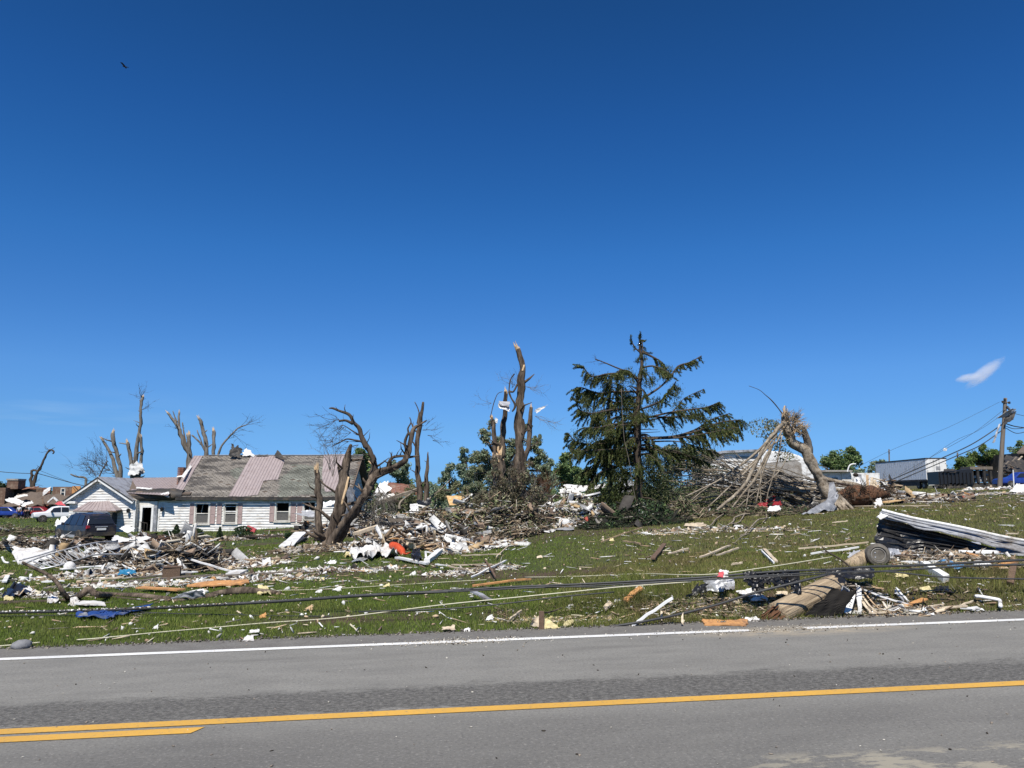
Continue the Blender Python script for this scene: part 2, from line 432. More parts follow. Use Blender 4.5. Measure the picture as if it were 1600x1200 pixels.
class Bits:
    def __init__(s): s.v = []; s.q = []; s.t = []; s.c = []; s.n = 0
    def _add(s, V, F, C, tri):
        N, K, _ = V.shape
        off = s.n + np.arange(N)[:, None, None] * K
        (s.t if tri else s.q).append((F[None] + off).reshape(-1, F.shape[1]))
        s.v.append(V.reshape(-1, 3)); s.c.append(np.repeat(C, K, axis=0)); s.n += N * K
    def boxes(s, c, h, d, roll, C):
        if len(c) == 0: return
        Rm = rotmats(d, roll); V = BOXV[None] * h[:, None, :]
        V = V * (1 + nr.uniform(-.25, .25, V.shape))
        s._add(np.einsum('nij,nkj->nki', Rm, V) + c[:, None, :], BOXF, C, False)
    def blobs(s, c, h, d, roll, C):
        if len(c) == 0: return
        Rm = rotmats(d, roll); V = ICV[None] * nr.uniform(.45, 1.25, (len(c), 12, 1)) * h[:, None, :]
        s._add(np.einsum('nij,nkj->nki', Rm, V) + c[:, None, :], ICF, C, True)
    def leaves(s, c, L, W, d, roll, C):
        if len(c) == 0: return
        Rm = rotmats(d, roll)
        V = np.zeros((len(c), 4, 3)); V[:, 0, 0] = -L / 2; V[:, 1, 1] = W / 2; V[:, 1, 0] = L * .05; V[:, 2, 0] = L / 2; V[:, 3, 1] = -W / 2
        V[:, 1, 2] = W * .15; V[:, 3, 2] = W * .15
        s._add(np.einsum('nij,nkj->nki', Rm, V) + c[:, None, :], np.array([(0, 1, 2, 3)]), C, False)
    def tris(s, V, C):
        s._add(V, np.array([(0, 1, 2)]), C, True)
    def build(s, name, m, parent=None, base=None):
        V = np.concatenate(s.v); C = np.concatenate(s.c)
        q = np.concatenate(s.q) if s.q else np.zeros((0, 4), int); t = np.concatenate(s.t) if s.t else np.zeros((0, 3), int)
        if parent is not None: org = ORG[root_of(parent).name]
        elif base is not None: org = Vector(base)
        else: org = Vector((float(V[:, 0].mean()), float(V[:, 1].mean()), float(V[:, 2].min())))
        V = V - np.array(org)
        me = bpy.data.meshes.new(name)
        me.vertices.add(len(V)); me.vertices.foreach_set('co', V.astype(np.float32).ravel())
        loops = np.concatenate([q.ravel(), t.ravel()]); me.loops.add(len(loops)); me.loops.foreach_set('vertex_index', loops.astype(np.int32))
        np_ = len(q) + len(t); me.polygons.add(np_)
        st = np.concatenate([np.arange(len(q)) * 4, len(q) * 4 + np.arange(len(t)) * 3]).astype(np.int32)
        me.polygons.foreach_set('loop_start', st)
        me.update(calc_edges=True); me.validate()
        ca = me.color_attributes.new('Col', 'FLOAT_COLOR', 'POINT')
        ca.data.foreach_set('color', np.concatenate([np.clip(C, 0, 1), np.ones((len(C), 1))], axis=1).astype(np.float32).ravel())
        me.materials.append(M[m] if isinstance(m, str) else m)
        o = bpy.data.objects.new(name, me); link(o)
        if parent is not None: o.parent = parent
        else: o.location = org; ORG[o.name] = Vector(org)
        return o
def pal(cols, n, var=.25):
    cols = np.array(cols, float); w = cols[:, 3] / cols[:, 3].sum()
    i = nr.choice(len(cols), n, p=w)
    return cols[i, :3] * nr.uniform(1 - var, 1 + var, (n, 1))
def rdir(n, flat=1.0):
    d = nr.normal(size=(n, 3)); d[:, 2] *= flat; return d / np.linalg.norm(d, axis=1)[:, None]

# ================================================================== GROUND
def axis(a, b, step, grow, lo, hi):
    mid = list(np.arange(a, b + 1e-6, step)); L = []; s = step; x = a
    while x > lo: s *= grow; x -= s; L.append(max(x, lo))
    H = []; s = step; x = b
    while x < hi: s *= grow; x += s; H.append(min(x, hi))
    return np.array(L[::-1] + mid + H)
gx = axis(-16, 20, .22, 1.09, -2500, 2500); gy = axis(8, 34, .22, 1.08, -400, 3000)
XX, YY = np.meshgrid(gx, gy)
ZZ = gz(XX, YY)
V = np.stack([XX.ravel(), YY.ravel(), ZZ.ravel()], 1)
nx, ny = len(gx), len(gy)
I = np.arange(nx * ny).reshape(ny, nx)
Q = np.stack([I[:-1, :-1], I[:-1, 1:], I[1:, 1:], I[1:, :-1]], -1).reshape(-1, 4)
me = bpy.data.meshes.new('ground')
me.vertices.add(len(V)); me.vertices.foreach_set('co', V.astype(np.float32).ravel())
me.loops.add(Q.size); me.loops.foreach_set('vertex_index', Q.ravel().astype(np.int32))
me.polygons.add(len(Q)); me.polygons.foreach_set('loop_start', (np.arange(len(Q)) * 4).astype(np.int32))
me.update(calc_edges=True)
me.polygons.foreach_set('use_smooth', [True] * len(Q))

# ground colour field, shared by the soil sheet and the blades growing on it
_g = [(530, 968, 1.7, .35), (585, 958, 1.0, .3), (575, 888, 1.6, .6), (520, 862, 3.0, 2.0), (720, 905, 2.2, 1.1), (850, 900, 1.5, .6), (1260, 975, 1.4, .35),
      (300, 870, 2.5, 1.4), (150, 842, 6, 1.6), (780, 965, .45, .7), (1330, 955, 2.2, .6), (1460, 950, 3.2, .35), (1400, 880, 2.2, .8),
      (20, 850, 4, 1.3), (650, 845, 5, 3.5), (1180, 812, 3, .8), (420, 850, 5, 1.0), (860, 835, 4, 2.5), (250, 900, 2.6, .9), (440, 898, 3.5, .5)]
SOIL = [(G(a, b), c, d) for a, b, c, d in _g]
def field(x, y):
    """0..1 dirt and 0..1 dryness at points"""
    d = np.zeros_like(x)
    for g, rx, ry in SOIL:
        q = ((x - g.x) / rx) ** 2 + ((y - g.y) / ry) ** 2
        d = np.maximum(d, np.clip(1.35 - q, 0, 1))
    u = x / np.maximum(y, 1)
    dry = np.clip((u + .0) / .22, 0, 1) * .52 + .10
    strip = np.exp(-((y - 31 - x * .1) / 2.0) ** 2) * np.clip((u - .3) / .1, 0, 1) * .4
    return d, np.clip(dry + strip, 0, 1)
def vn(x, y, s, o=0):
    return np.array([mnoise.noise(Vector((a * s + o, b * s - o, o))) for a, b in zip(x, y)])
dd, dr = field(V[:, 0], V[:, 1])
nz = np.where(np.abs(V[:, 0]) < 80, vn(V[:, 0], V[:, 1], .9, 3) * .6 + vn(V[:, 0], V[:, 1], .25, 9) * .5, 0)
dirt = np.clip(dd * .75 + nz * 1.3 * (dd > .02), 0, 1); dry = np.clip(dr + nz * .35, 0, 1)
green = np.array([.055, .078, .017]); tan = np.array([.11, .088, .045]); brn = np.array([.085, .058, .038])
Cg = green * (1 - dry[:, None]) + tan * dry[:, None]; Cg = Cg * (1 - dirt[:, None]) + brn * dirt[:, None]
ca = me.color_attributes.new('Col', 'FLOAT_COLOR', 'POINT')
ca.data.foreach_set('color', np.concatenate([Cg, np.ones((len(Cg), 1))], 1).astype(np.float32).ravel())
me.materials.append(mat('turf', (1, 1, 1), None, 5, .95, 1.0, attr=True, bump_scale=30))
gobj = tag(link(bpy.data.objects.new('ground', me)), kind='structure')

# ---- grass blades
def grass(name, label, Y0, Y1, n, hmin, hmax, wid):
    u = nr.uniform(-.86, .92, n * 2); k = nr.uniform(Y0 ** 1.3, Y1 ** 1.3, n * 2) ** (1 / 1.3)
    x, y = u * k, k
    t, s = x * math.cos(TH) + y * math.sin(TH), -x * math.sin(TH) + y * math.cos(TH)
    ok = s > S_EDGE - .03 + nr.uniform(0, .12, n * 2)
    x, y, s = x[ok][:n], y[ok][:n], s[ok][:n]
    d, dr = field(x, y); nzz = vn(x, y, 1.3, 3) * .5 + vn(x, y, .35, 9) * .5
    keep = nr.uniform(0, 1, len(x)) > np.clip(d * .75 + nzz * 1.0 * (d > .02), 0, 1) * .9
    x, y, s, dr, nzz = x[keep], y[keep], s[keep], dr[keep], nzz[keep]; N = len(x)
    bank = np.clip((x / y + .05) / .15, 0, 1) * np.exp(-((s - S_EDGE - 1.2) / 1.6) ** 2)
    h = nr.uniform(hmin, hmax, N) * (1 + nzz * .8) * (1 + bank * 1.6)
    z = gz(x, y) - .005
    a = nr.uniform(0, 2 * math.pi, N); lean = nr.uniform(.1, .75, N) * h
    la = nr.uniform(0, 2 * math.pi, N)
    Vv = np.zeros((N, 3, 3)); w = wid * nr.uniform(.6, 1.3, N) * (1 + y / 25)
    Vv[:, 0] = np.stack([x - np.cos(a) * w, y - np.sin(a) * w, z], 1)
    Vv[:, 1] = np.stack([x + np.cos(a) * w, y + np.sin(a) * w, z], 1)
    Vv[:, 2] = np.stack([x + np.cos(la) * lean, y + np.sin(la) * lean, z + h], 1)
    dryb = np.clip(dr * .75 + nzz * (.5 + .8 * dr) + nr.uniform(-.15, .25, N), 0, 1)[:, None]
    C = (np.array([.185, .27, .036]) * (1 - dryb) + np.array([.29, .235, .10]) * dryb) * nr.uniform(.6, 1.35, (N, 1))
    b = Bits(); b.tris(Vv, C)
    o = b.build(name, 'grass_blade', base=(0, (Y0 + Y1) / 2, 0)); tag(o, label, 'grass', kind='stuff')
grass('verge_grass', 'short green lawn grass along the far road edge', 9.5, 17, 200000, .025, .07, .0035)
grass('lawn_grass', 'mown lawn grass around the debris in front of the house', 17, 34, 160000, .03, .08, .006)
grass('distant_grass', 'far lawn grass around the house and trailer', 34, 110, 70000, .05, .12, .012)

def weeds(name, label, n, smax, umin, hmin, hmax, dryness):
    y = nr.uniform(11, 16, n * 4); x = nr.uniform(-8, 11, n * 4); t, s = x * math.cos(TH) + y * math.sin(TH), -x * math.sin(TH) + y * math.cos(TH)
    k = (s > S_EDGE + .06) & (s < S_EDGE + .06 + smax * nr.uniform(0, 1, n * 4) ** .8) & (x / y > umin + nr.uniform(-.05, .05, n * 4)); x, y = x[k][:n], y[k][:n]
    c = vn(x, y, 1.7, 21) + .6 * vn(x, y, 5, 2); k = c > nr.uniform(-.5, .4, len(c)); x, y = x[k], y[k]; N = len(x)
    h = nr.uniform(hmin, hmax, N) * nr.uniform(.5, 1, N); a = nr.uniform(0, 6.28, N); la = nr.uniform(0, 6.28, N); ln_ = nr.uniform(.2, 1.6, N) * h; z = gz(x, y) - .01; w = nr.uniform(.002, .0045, N)
    V_ = np.stack([np.stack([x - np.cos(a) * w, y - np.sin(a) * w, z], 1), np.stack([x + np.cos(a) * w, y + np.sin(a) * w, z], 1), np.stack([x + np.cos(la) * ln_, y + np.sin(la) * ln_, z + h], 1)], 1)
    C_ = pal([(.16, .22, .04, 3 * (1 - dryness) + .3), (.42, .36, .18, 3 * dryness), (.30, .25, .12, 2 * dryness), (.09, .12, .03, 2), (.55, .48, .28, dryness)], N, .3)
    b = Bits(); b.tris(V_, C_); tag(b.build(name, 'grass_blade', base=(0, 13, 0)), label, 'weeds', kind='stuff')
weeds('bank_weeds', 'rough tufts of long weeds and straw on the roadside bank at the right', 26000, 3.2, -.03, .08, .24, .55)
weeds('verge_straw', 'dry straw and long blades along the road edge', 9000, .5, -.7, .04, .12, .4)
# ================================================================== ROAD
def road_strip(name, t0, t1, s0, s1, dz, m, n=1):
    me = bpy.data.meshes.new(name); vs = []; fs = []
    for i in range(n + 1):
        t = t0 + (t1 - t0) * i / n
        vs += [(t, s0, 0), (t, s1, 0)]
        if i: fs.append((2 * i - 2, 2 * i, 2 * i + 1, 2 * i - 1))
    me.from_pydata(vs, [], fs); me.materials.append(m)
    o = bpy.data.objects.new(name, me); link(o)
    o.location = (0, 0, dz)
    o.rotation_euler = Matrix.Rotation(TH, 3, 'Z').to_4x4().to_euler()
    o.rotation_mode = 'QUATERNION'
    o.rotation_quaternion = (Matrix.Rotation(TH, 3, 'Z') @ Matrix.Rotation(-math.atan(RG), 3, 'Y')).to_quaternion()
    return o
def asphalt():
    m = bpy.data.materials.new('asphalt'); m.use_nodes = True; n, l = m.node_tree.nodes, m.node_tree.links; b = n['Principled BSDF']
    tc = n.new('ShaderNodeTexCoord'); sp = n.new('ShaderNodeSeparateXYZ'); l.new(tc.outputs['Object'], sp.inputs[0])
    def noise(sc, det, st=(1, 1, 1), ro=.6):
        mp = n.new('ShaderNodeMapping'); mp.inputs['Scale'].default_value = st; l.new(tc.outputs['Object'], mp.inputs[0])
        x = n.new('ShaderNodeTexNoise'); x.inputs['Scale'].default_value = sc; x.inputs['Detail'].default_value = det; x.inputs['Roughness'].default_value = ro
        l.new(mp.outputs[0], x.inputs['Vector']); return x.outputs[0]
    def mr(x, a, b_, c=0, d=1):
        k = n.new('ShaderNodeMapRange'); k.inputs[1].default_value = a; k.inputs[2].default_value = b_; k.inputs[3].default_value = c; k.inputs[4].default_value = d
        l.new(x, k.inputs[0]); return k.outputs[0]
    def mul(a, b_, op='MULTIPLY'):
        k = n.new('ShaderNodeMath'); k.operation = op; l.new(a, k.inputs[0])
        if isinstance(b_, float): k.inputs[1].default_value = b_
        else: l.new(b_, k.inputs[1])
        return k.outputs[0]
    def mix(f, A, B):
        k = n.new('ShaderNodeMix'); k.data_type = 'RGBA'; l.new(f, k.inputs[0])
        for s_, v in ((6, A), (7, B)):
            if isinstance(v, tuple): k.inputs[s_].default_value = (*v, 1)
            else: l.new(v, k.inputs[s_])
        return k.outputs[2]
    base = mix(mr(noise(3.5, 6, (.35, 1, 1)), .3, .7), (.226, .221, .200), (.175, .171, .156))
    # worn darker seal band beside the centre line, with a ragged edge
    wob = noise(3.2, 12, (.5, 1, 1), .85)
    sw = mul(sp.outputs[1], mul(mr(wob, .25, .75, -.38, .38), 1.0), 'ADD')
    band = mul(mr(sw, S_YEL + .02, S_YEL + .10), mr(sw, S_YEL + 1.05, S_YEL + .80))
    agg = mr(noise(26, 5, (.6, 1, 1), .8), .40, .58)
    base = mix(mul(band, mr(agg, 0, 1, .30, 1.0)), base, (.062, .059, .054))
    near = mr(sp.outputs[1], S_YEL - .05, S_YEL - .6)
    base = mix(mul(near, mr(noise(1.1, 5, (.3, 1, 1)), .35, .65, .35, .85)), base, (.118, .114, .106))
    edge = mr(sp.outputs[1], S_WHITE + .06, S_WHITE + .12)
    base = mix(mul(edge, mr(noise(4, 5), .3, .7, .3, .8)), base, (.115, .106, .097))
    # wheel-path polish and aggregate
    base = mix(mr(noise(34, 4, (.8, 1, 1), .8), .54, .68, 0, .7), base, (.32, .305, .28))
    base = mix(mr(noise(29, 4, (1, 1.2, 1), .8), .46, .32, 0, .75), base, (.06, .057, .054))
    base = mix(mr(noise(75, 3, (.5, 1, 1), .8), .50, .66, 0, .5), base, (.07, .067, .062))
    # dried mud: splatter by the near lane and a pale fan by the broken pole
    mudn = noise(3.0, 8, (.45, 1, 1), .72)
    sM = road_hit(1300, 1173)[1]
    nearm = mul(mr(sp.outputs[1], sM + .03, sM - .15), mr(sp.outputs[0], road_hit(1080, 1190)[0], road_hit(1240, 1190)[0]))
    base = mix(mul(nearm, mr(mudn, .50, .55, 0, .85)), base, (.30, .275, .215))
    t0, s0 = road_hit(1250, 985)
    fx = mul(mul(sp.outputs[0], -t0, 'ADD'), .62); fy = mul(mul(sp.outputs[1], -s0, 'ADD'), 2.6)
    q = mul(mul(fx, fx), mul(fy, fy), 'ADD')
    base = mix(mul(mr(q, 1.3, .2), mr(noise(7, 8, (.5, 1, 1), .7), .36, .60, .0, .95)), base, (.33, .285, .215))
    # pale scuffs dragged along the lane
    base = mix(mr(noise(7, 5, (.22, 1.6, 1), .7), .68, .76, 0, .55), base, (.24, .235, .22))
    base = mix(mr(noise(1.6, 6, (.12, 1.0, 1), .6), .58, .75, 0, .5), base, (.11, .105, .096))
    l.new(base, b.inputs['Base Color']); b.inputs['Roughness'].default_value = .85; b.inputs['Specular IOR Level'].default_value = .3
    bp = n.new('ShaderNodeBump'); bp.inputs['Strength'].default_value = .5; bp.inputs['Distance'].default_value = .008
    l.new(noise(110, 4), bp.inputs['Height']); l.new(bp.outputs[0], b.inputs['Normal'])
    return m
def paint(name, c, wear=.45):
    m = bpy.data.materials.new(name); m.use_nodes = True; n, l = m.node_tree.nodes, m.node_tree.links; b = n['Principled BSDF']
    tc = n.new('ShaderNodeTexCoord')
    a = n.new('ShaderNodeTexNoise'); a.inputs['Scale'].default_value = 22; a.inputs['Detail'].default_value = 8; a.inputs['Roughness'].default_value = .75
    c2 = n.new('ShaderNodeTexNoise'); c2.inputs['Scale'].default_value = 1.2; c2.inputs['Detail'].default_value = 6
    l.new(tc.outputs['Object'], a.inputs['Vector']); l.new(tc.outputs['Object'], c2.inputs['Vector'])
    r1 = n.new('ShaderNodeMapRange'); r1.inputs[1].default_value = .54; r1.inputs[2].default_value = .68; l.new(a.outputs[0], r1.inputs[0]); r1.inputs[4].default_value = .8
    r2 = n.new('ShaderNodeMapRange'); r2.inputs[1].default_value = .35; r2.inputs[2].default_value = .7; r2.inputs[4].default_value = wear; l.new(c2.outputs[0], r2.inputs[0])
    m1 = n.new('ShaderNodeMix'); m1.data_type = 'RGBA'; l.new(r2.outputs[0], m1.inputs[0]); m1.inputs[6].default_value = (*c, 1); m1.inputs[7].default_value = (c[0] * .6, c[1] * .6, c[2] * .62 + .01, 1)
    m2 = n.new('ShaderNodeMix'); m2.data_type = 'RGBA'; l.new(r1.outputs[0], m2.inputs[0]); l.new(m1.outputs[2], m2.inputs[6]); m2.inputs[7].default_value = (.14, .135, .12, 1)
    l.new(m2.outputs[2], b.inputs['Base Color']); b.inputs['Roughness'].default_value = .7
    return m
tag(road_strip('road', -400, 400, S_NEAR, S_EDGE, 0, asphalt(), 20), kind='structure')
pw, py_ = paint('white_line_paint', (.74, .74, .71)), paint('yellow_line_paint', (.60, .34, .055), .35)
tL, _ = road_hit(680, 1002); tR, _ = road_hit(1270, 986)
tg = tL - .9
tag(road_strip('road_edge_line', -400, road_hit(1180, 989)[0], S_WHITE - .075, S_WHITE + .075, .006, pw, 8), kind='structure')
tag(road_strip('road_edge_line', tR, 400, S_WHITE - .075, S_WHITE + .075, .006, pw, 8), kind='structure')
tag(road_strip('road_centre_line', -400, 400, S_YEL - .08, S_YEL + .08, .006, py_, 8), kind='structure')
tE = road_hit(318, 1139)[0]
s2 = S_YEL - .235
me = bpy.data.meshes.new('road_centre_line')
o2 = road_strip('road_centre_line', -400, tE, s2 - .08, s2 + .08, .006, py_, 1)
o2.data.vertices[2].co.x -= .07; tag(o2, kind='structure')
# ragged asphalt lip: crumbs of gravel along the edge
b = Bits(); n = 2600
t = nr.uniform(-14, 16, n); s = S_EDGE + nr.normal(0, .06, n)
c = np.array([road_pt(a, q, .004) for a, q in zip(t, s)])
b.blobs(c, nr.uniform(.006, .022, (n, 3)), rdir(n), nr.uniform(0, 6, n), pal([(.16, .15, .14, 3), (.3, .27, .22, 1), (.07, .06, .05, 2)], n))
n = 900
t = np.concatenate([nr.normal(t_, w_, k_) for t_, w_, k_ in ((road_hit(715, 1003)[0], .5, 400), (road_hit(1230, 985)[0], .8, 350), (road_hit(1300, 985)[0], 3, 150))])
s = S_WHITE + nr.normal(0.0, .13, n)
c = np.array([road_pt(a, q, .006) for a, q in zip(t, s)])
b.blobs(c, nr.uniform(.004, .014, (n, 3)), rdir(n), nr.uniform(0, 6, n), pal([(.6, .56, .48, 3), (.4, .35, .27, 2), (.1, .08, .06, 1)], n))
n = 380
t = nr.uniform(-9, 10, n); s = nr.uniform(S_NEAR, S_EDGE, n)
c = np.array([road_pt(a, q, .006) for a, q in zip(t, s)])
b.blobs(c, nr.uniform(.004, .013, (n, 3)) * np.array([1.8, 1, .6]), rdir(n, .1), nr.uniform(0, 6, n), pal([(.6, .56, .48, 2), (.3, .25, .2, 2), (.05, .04, .03, 1)], n))
tag(b.build('road_grit', 'debris'), 'loose grit and crumbs scattered over the asphalt and its edge', 'grit', kind='stuff')

# ================================================================== HOUSE
HY = 56.5
house = thing('ranch_house', 'long white clapboard house with mauve shutters and torn metal sheets on its shingle roof', 'house', P(330, 833, HY))
zb = P(400, 834, HY).z
zt = P(400, 779, HY).z
xL, xR = P(247, 800, HY).x, P(550, 800, HY).x
def siding(root, x0, x1, z0, z1, Y, holes=(), clip=None, name='siding'):
    mb = MB(); z = z0; k = 0
    while z < z1 - .02:
        zz = min(z + .19, z1); segs = [(x0, x1)]
        if clip:
            segs = [clip(zz - .02)]
        for (a, b_, c, d) in holes:
            if zz > c + .02 and z < d - .02:
                ns_ = []
                for (p, q) in segs:
                    if b_ <= p or a >= q: ns_.append((p, q))
                    else:
                        if a > p: ns_.append((p, a))
                        if b_ < q: ns_.append((b_, q))
                segs = ns_
        for (p, q) in segs:
            if q - p < .03: continue
            # break a course into boards, each a hair out of line
            xx = p
            while xx < q - .01:
                e = min(q, xx + rnd.uniform(2.2, 4.2))
                if q - e < .5: e = q
                j = rnd.uniform(-.006, .006)
                mb.add([(xx, Y, z), (e, Y, z), (e, Y - .045 + j, z), (xx, Y - .045 + j, z), (xx, Y, zz), (e, Y, zz), (e, Y - .008, zz), (xx, Y - .008, zz)],
                       [(0, 1, 2, 3), (4, 7, 6, 5), (3, 2, 6, 7), (0, 3, 7, 4), (1, 5, 6, 2)])
                xx = e
        z = zz
    o = mb.build(name, 'siding', root); o['kind'] = 'stuff'; return o
def rect(pl, pr, pt, pb, Y):
    a, b_ = P(pl, pb, Y), P(pr, pt, Y); return (a.x, b_.x, a.z, b_.z)
wins = [(305, 327, 788, 818), (350.5, 370, 788, 817), (431, 452.5, 786, 814), (474.5, 493, 785, 813)]
shut = [(296, 304.5), (328, 337.5), (338.5, 347.5), (371.5, 379.5), (421, 429.5), (454, 463), (464, 473)]
holes = [rect(l_ - .5, r_ + .5, t_, b_, HY) for (l_, r_, t_, b_) in wins]
# core walls: thin shell behind the boards with real openings
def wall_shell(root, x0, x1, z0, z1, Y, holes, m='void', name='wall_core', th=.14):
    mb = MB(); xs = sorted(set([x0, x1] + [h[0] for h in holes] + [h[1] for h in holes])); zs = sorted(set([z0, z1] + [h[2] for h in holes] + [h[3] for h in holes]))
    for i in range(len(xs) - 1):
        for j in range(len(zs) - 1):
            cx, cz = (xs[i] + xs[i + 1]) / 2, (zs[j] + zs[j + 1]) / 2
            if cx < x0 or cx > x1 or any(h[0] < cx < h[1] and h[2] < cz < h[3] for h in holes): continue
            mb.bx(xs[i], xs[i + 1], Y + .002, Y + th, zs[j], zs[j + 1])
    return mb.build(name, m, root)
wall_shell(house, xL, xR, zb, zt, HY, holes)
siding(house, xL, xR, zb + .12, zt - .22, HY, holes)
MB().bx(xL, xR, HY - .03, HY, zb - .25, zb + .12).build('foundation', 'concrete', house)
MB().bx(xL, xR, HY - .03, HY, zt - .22, zt).build('frieze_board', 'trim', house)
MB().bx(xL - .02, xL + .14, HY - .06, HY - .03, zb, zt - .22).build('corner_board', 'white', house)
# side, back walls and floor so it closes
mb = MB(); mb.bx(xR - .14, xR, HY + .15, HY + 8, zb, zt); mb.bx(xL, xR, HY + 8, HY + 8.14, zb, zt); mb.bx(xL - 8.5, xL, HY + 8, HY + 8.14, zb, zt)
mb.build('rear_wall', 'siding', house)
MB().bx(xL, xR - .2, HY + .2, HY + 7.9, zb - .1, zb + .05).build('floor_slab', 'concrete', house)
MB().bx(xL, xR - .2, HY + 2.4, HY + 2.5, zb + .05, zt - .1).build('partition_wall', 'screen', house)
for i, (l_, r_, t_, b_) in enumerate(wins):
    x0, x1, z0, z1 = rect(l_, r_, t_, b_, HY); f = .11
    mb = MB(); mb.bx(x0 - f, x0, HY - .075, HY + .05, z0 - .04, z1 + .12).bx(x1, x1 + f, HY - .075, HY + .05, z0 - .04, z1 + .12)
    mb.bx(x0, x1, HY - .08, HY + .05, z1, z1 + .12)
    w = mb.build('window', 'trim', house)
    MB().bx(x0 - f - .04, x1 + f + .04, HY - .13, HY - .0, z0 - .11, z0 - .041).build('sill', 'trim', w)
    zm = z0 + (z1 - z0) * .52
    MB().bx(x0, x1, HY - .02, HY + .03, zm - .03, zm + .03).build('meeting_rail', 'trim', w)
    MB().bx(x0 + .03, x1 - .03, HY + .035, HY + .045, z0 + .04, zm - .03).build('screen', 'screen', w)
    s_ = MB(); s_.bx(x0, x0 + .045, HY - .01, HY + .02, z0, z1).bx(x1 - .045, x1, HY - .01, HY + .02, z0, z1).bx(x0 + .045, x1 - .045, HY - .01, HY + .02, z0, z0 + .045)
    s_.build('sash', 'trim', w)
    if i == 1: MB().bx(x0 + .045, x1 - .045, HY - .005, HY + .015, z1 - .17, z1 - .13).bx(x0 + .045, x1 - .045, HY - .005, HY + .015, zm + .09, zm + .16).build('fallen_blind', 'white', w)
    if i in (0, 3): MB().beam((x0 + .3, HY + .25, zm), (x0 + .42, HY + .2, z1), .03, .02).build('broken_blind', 'trim', w)
for l_, r_ in shut:
    x0, x1, z0, z1 = rect(l_, r_, 786.5, 818.5 if l_ < 400 else 815.5, HY); mb = MB()
    yb = HY - .056
    mb.bx(x0, x0 + .06, yb - .03, yb, z0, z1).bx(x1 - .06, x1, yb - .03, yb, z0, z1)
    for z_ in (z0, (z0 + z1) / 2 - .04, z1 - .08): mb.bx(x0 + .06, x1 - .06, yb - .03, yb, z_, z_ + .08)
    k = z0 + .1
    while k < z1 - .1:
        mb.add([(x0 + .06, yb, k), (x1 - .06, yb, k), (x1 - .06, yb - .02, k - .02), (x0 + .06, yb - .02, k - .02), (x0 + .06, yb, k + .05), (x1 - .06, yb, k + .05)], [(0, 1, 2, 3), (3, 2, 5, 4), (0, 3, 4), (1, 5, 2)]); k += .055
    mb.build('shutter', 'shutter', house)
# ---- main roof
EY, RY = HY - .36, HY + 4.1
ez = P(400, 777, EY).z; rz = P(400, 711.5, RY).z
rx0 = xL + 1.35; rx1 = P(548, 740, HY + 2).x + .5
O_ = Vector((rx0, EY, ez)); U_ = Vector((1, 0, 0)); Vv_ = Vector((0, RY - EY, rz - ez)); VL = Vv_.length; Vn = Vv_.normalized(); Nn = U_.cross(Vn)
def roof_uv(px, py):
    a, f, u = ray(px, py); d = Vector((a, f, u)); c = Vector((0, 0, CAMZ)); k = (O_ - c).dot(Nn) / d.dot(Nn); q = c + d * k - O_
    return q.dot(U_), q.dot(Vn)
def roof_pt(u, v, h=0): return O_ + U_ * u + Vn * v + Nn * h
UW = rx1 - rx0
mb = MB(); mb.prism([roof_pt(0, 0, -.14), roof_pt(UW, 0, -.14), roof_pt(UW, VL, -.14), roof_pt(0, VL, -.14)], Nn * .13)
bk = Vector((0, 2 * (RY - EY), 0))
mb.prism([roof_pt(0, VL, -.02), roof_pt(UW, VL, -.02), O_ + U_ * UW + bk, O_ + bk], (0, 0, -.12))
mroof = mb.build('roof', 'roof_brown', house)
for gx_ in (rx0 + .4, rx1 - .6):
    MB().prism([(gx_, EY + .5, zt), (gx_, EY + bk.y - .5, zt), (gx_, RY, rz - .2)], (.08, 0, 0)).build('gable_wall', 'siding', house)
MB().bx(rx0, rx1, EY - .02, EY + .0, ez - .20, ez - .03).build('fascia', 'metal_dark', house)
b = Bits(); rows = int(VL / .15); cols_ = int(UW / .33); cc = []; hh = []; CC = []
for r_ in range(rows):
    for c_ in range(cols_ + 1):
        u_ = (c_ + .5 * (r_ % 2)) * .33 + rnd.uniform(-.012, .012); v_ = (r_ + .5) * .15
        if u_ > UW - .1 or u_ < .1: continue
        nzv = mnoise.noise(Vector((u_ * .55, v_ * 2.4, 1))) + .6 * mnoise.noise(Vector((u_ * 2.2, v_ * 5, 5)))
        if nzv > .62 and rnd.random() < .6: continue
        k = 1.05 + .55 * nzv + rnd.uniform(-.12, .12)
        base = (.215, .195, .17) if nzv > -.15 else (.150, .137, .125)
        if mnoise.noise(Vector((u_ * .3, v_ * .5, 8))) > .15: base = (.19, .195, .165)
        cc.append(roof_pt(u_, v_, .012 + rnd.uniform(0, .006))); hh.append((.155, .085, .006)); CC.append([q * k for q in base])
cc = np.array([tuple(q) for q in cc]); N = len(cc)
Rm = np.stack([np.tile(np.array(U_), (N, 1)), np.tile(np.array(Vn), (N, 1)), np.tile(np.array(Nn), (N, 1))], 2)
b._add(np.einsum('nij,nkj->nki', Rm, BOXV[None] * np.array(hh)[:, None, :]) + cc[:, None, :], BOXF, np.array(CC), False)
sh = b.build('shingle', 'shingle', house); sh['kind'] = 'stuff'
def clipx(poly, u0, u1):
    """clip a (u,v) polygon to u0<=u<=u1"""
    for side, lim in ((1, u0), (-1, u1)):
        out = []
        for i in range(len(poly)):
            a, c = poly[i], poly[(i + 1) % len(poly)]; da, dc = (a[0] - lim) * side, (c[0] - lim) * side
            if da >= 0: out.append(a)
            if (da >= 0) != (dc >= 0):
                t_ = da / (da - dc); out.append((a[0] + (c[0] - a[0]) * t_, a[1] + (c[1] - a[1]) * t_))
        poly = out
        if not poly: return []
    return poly
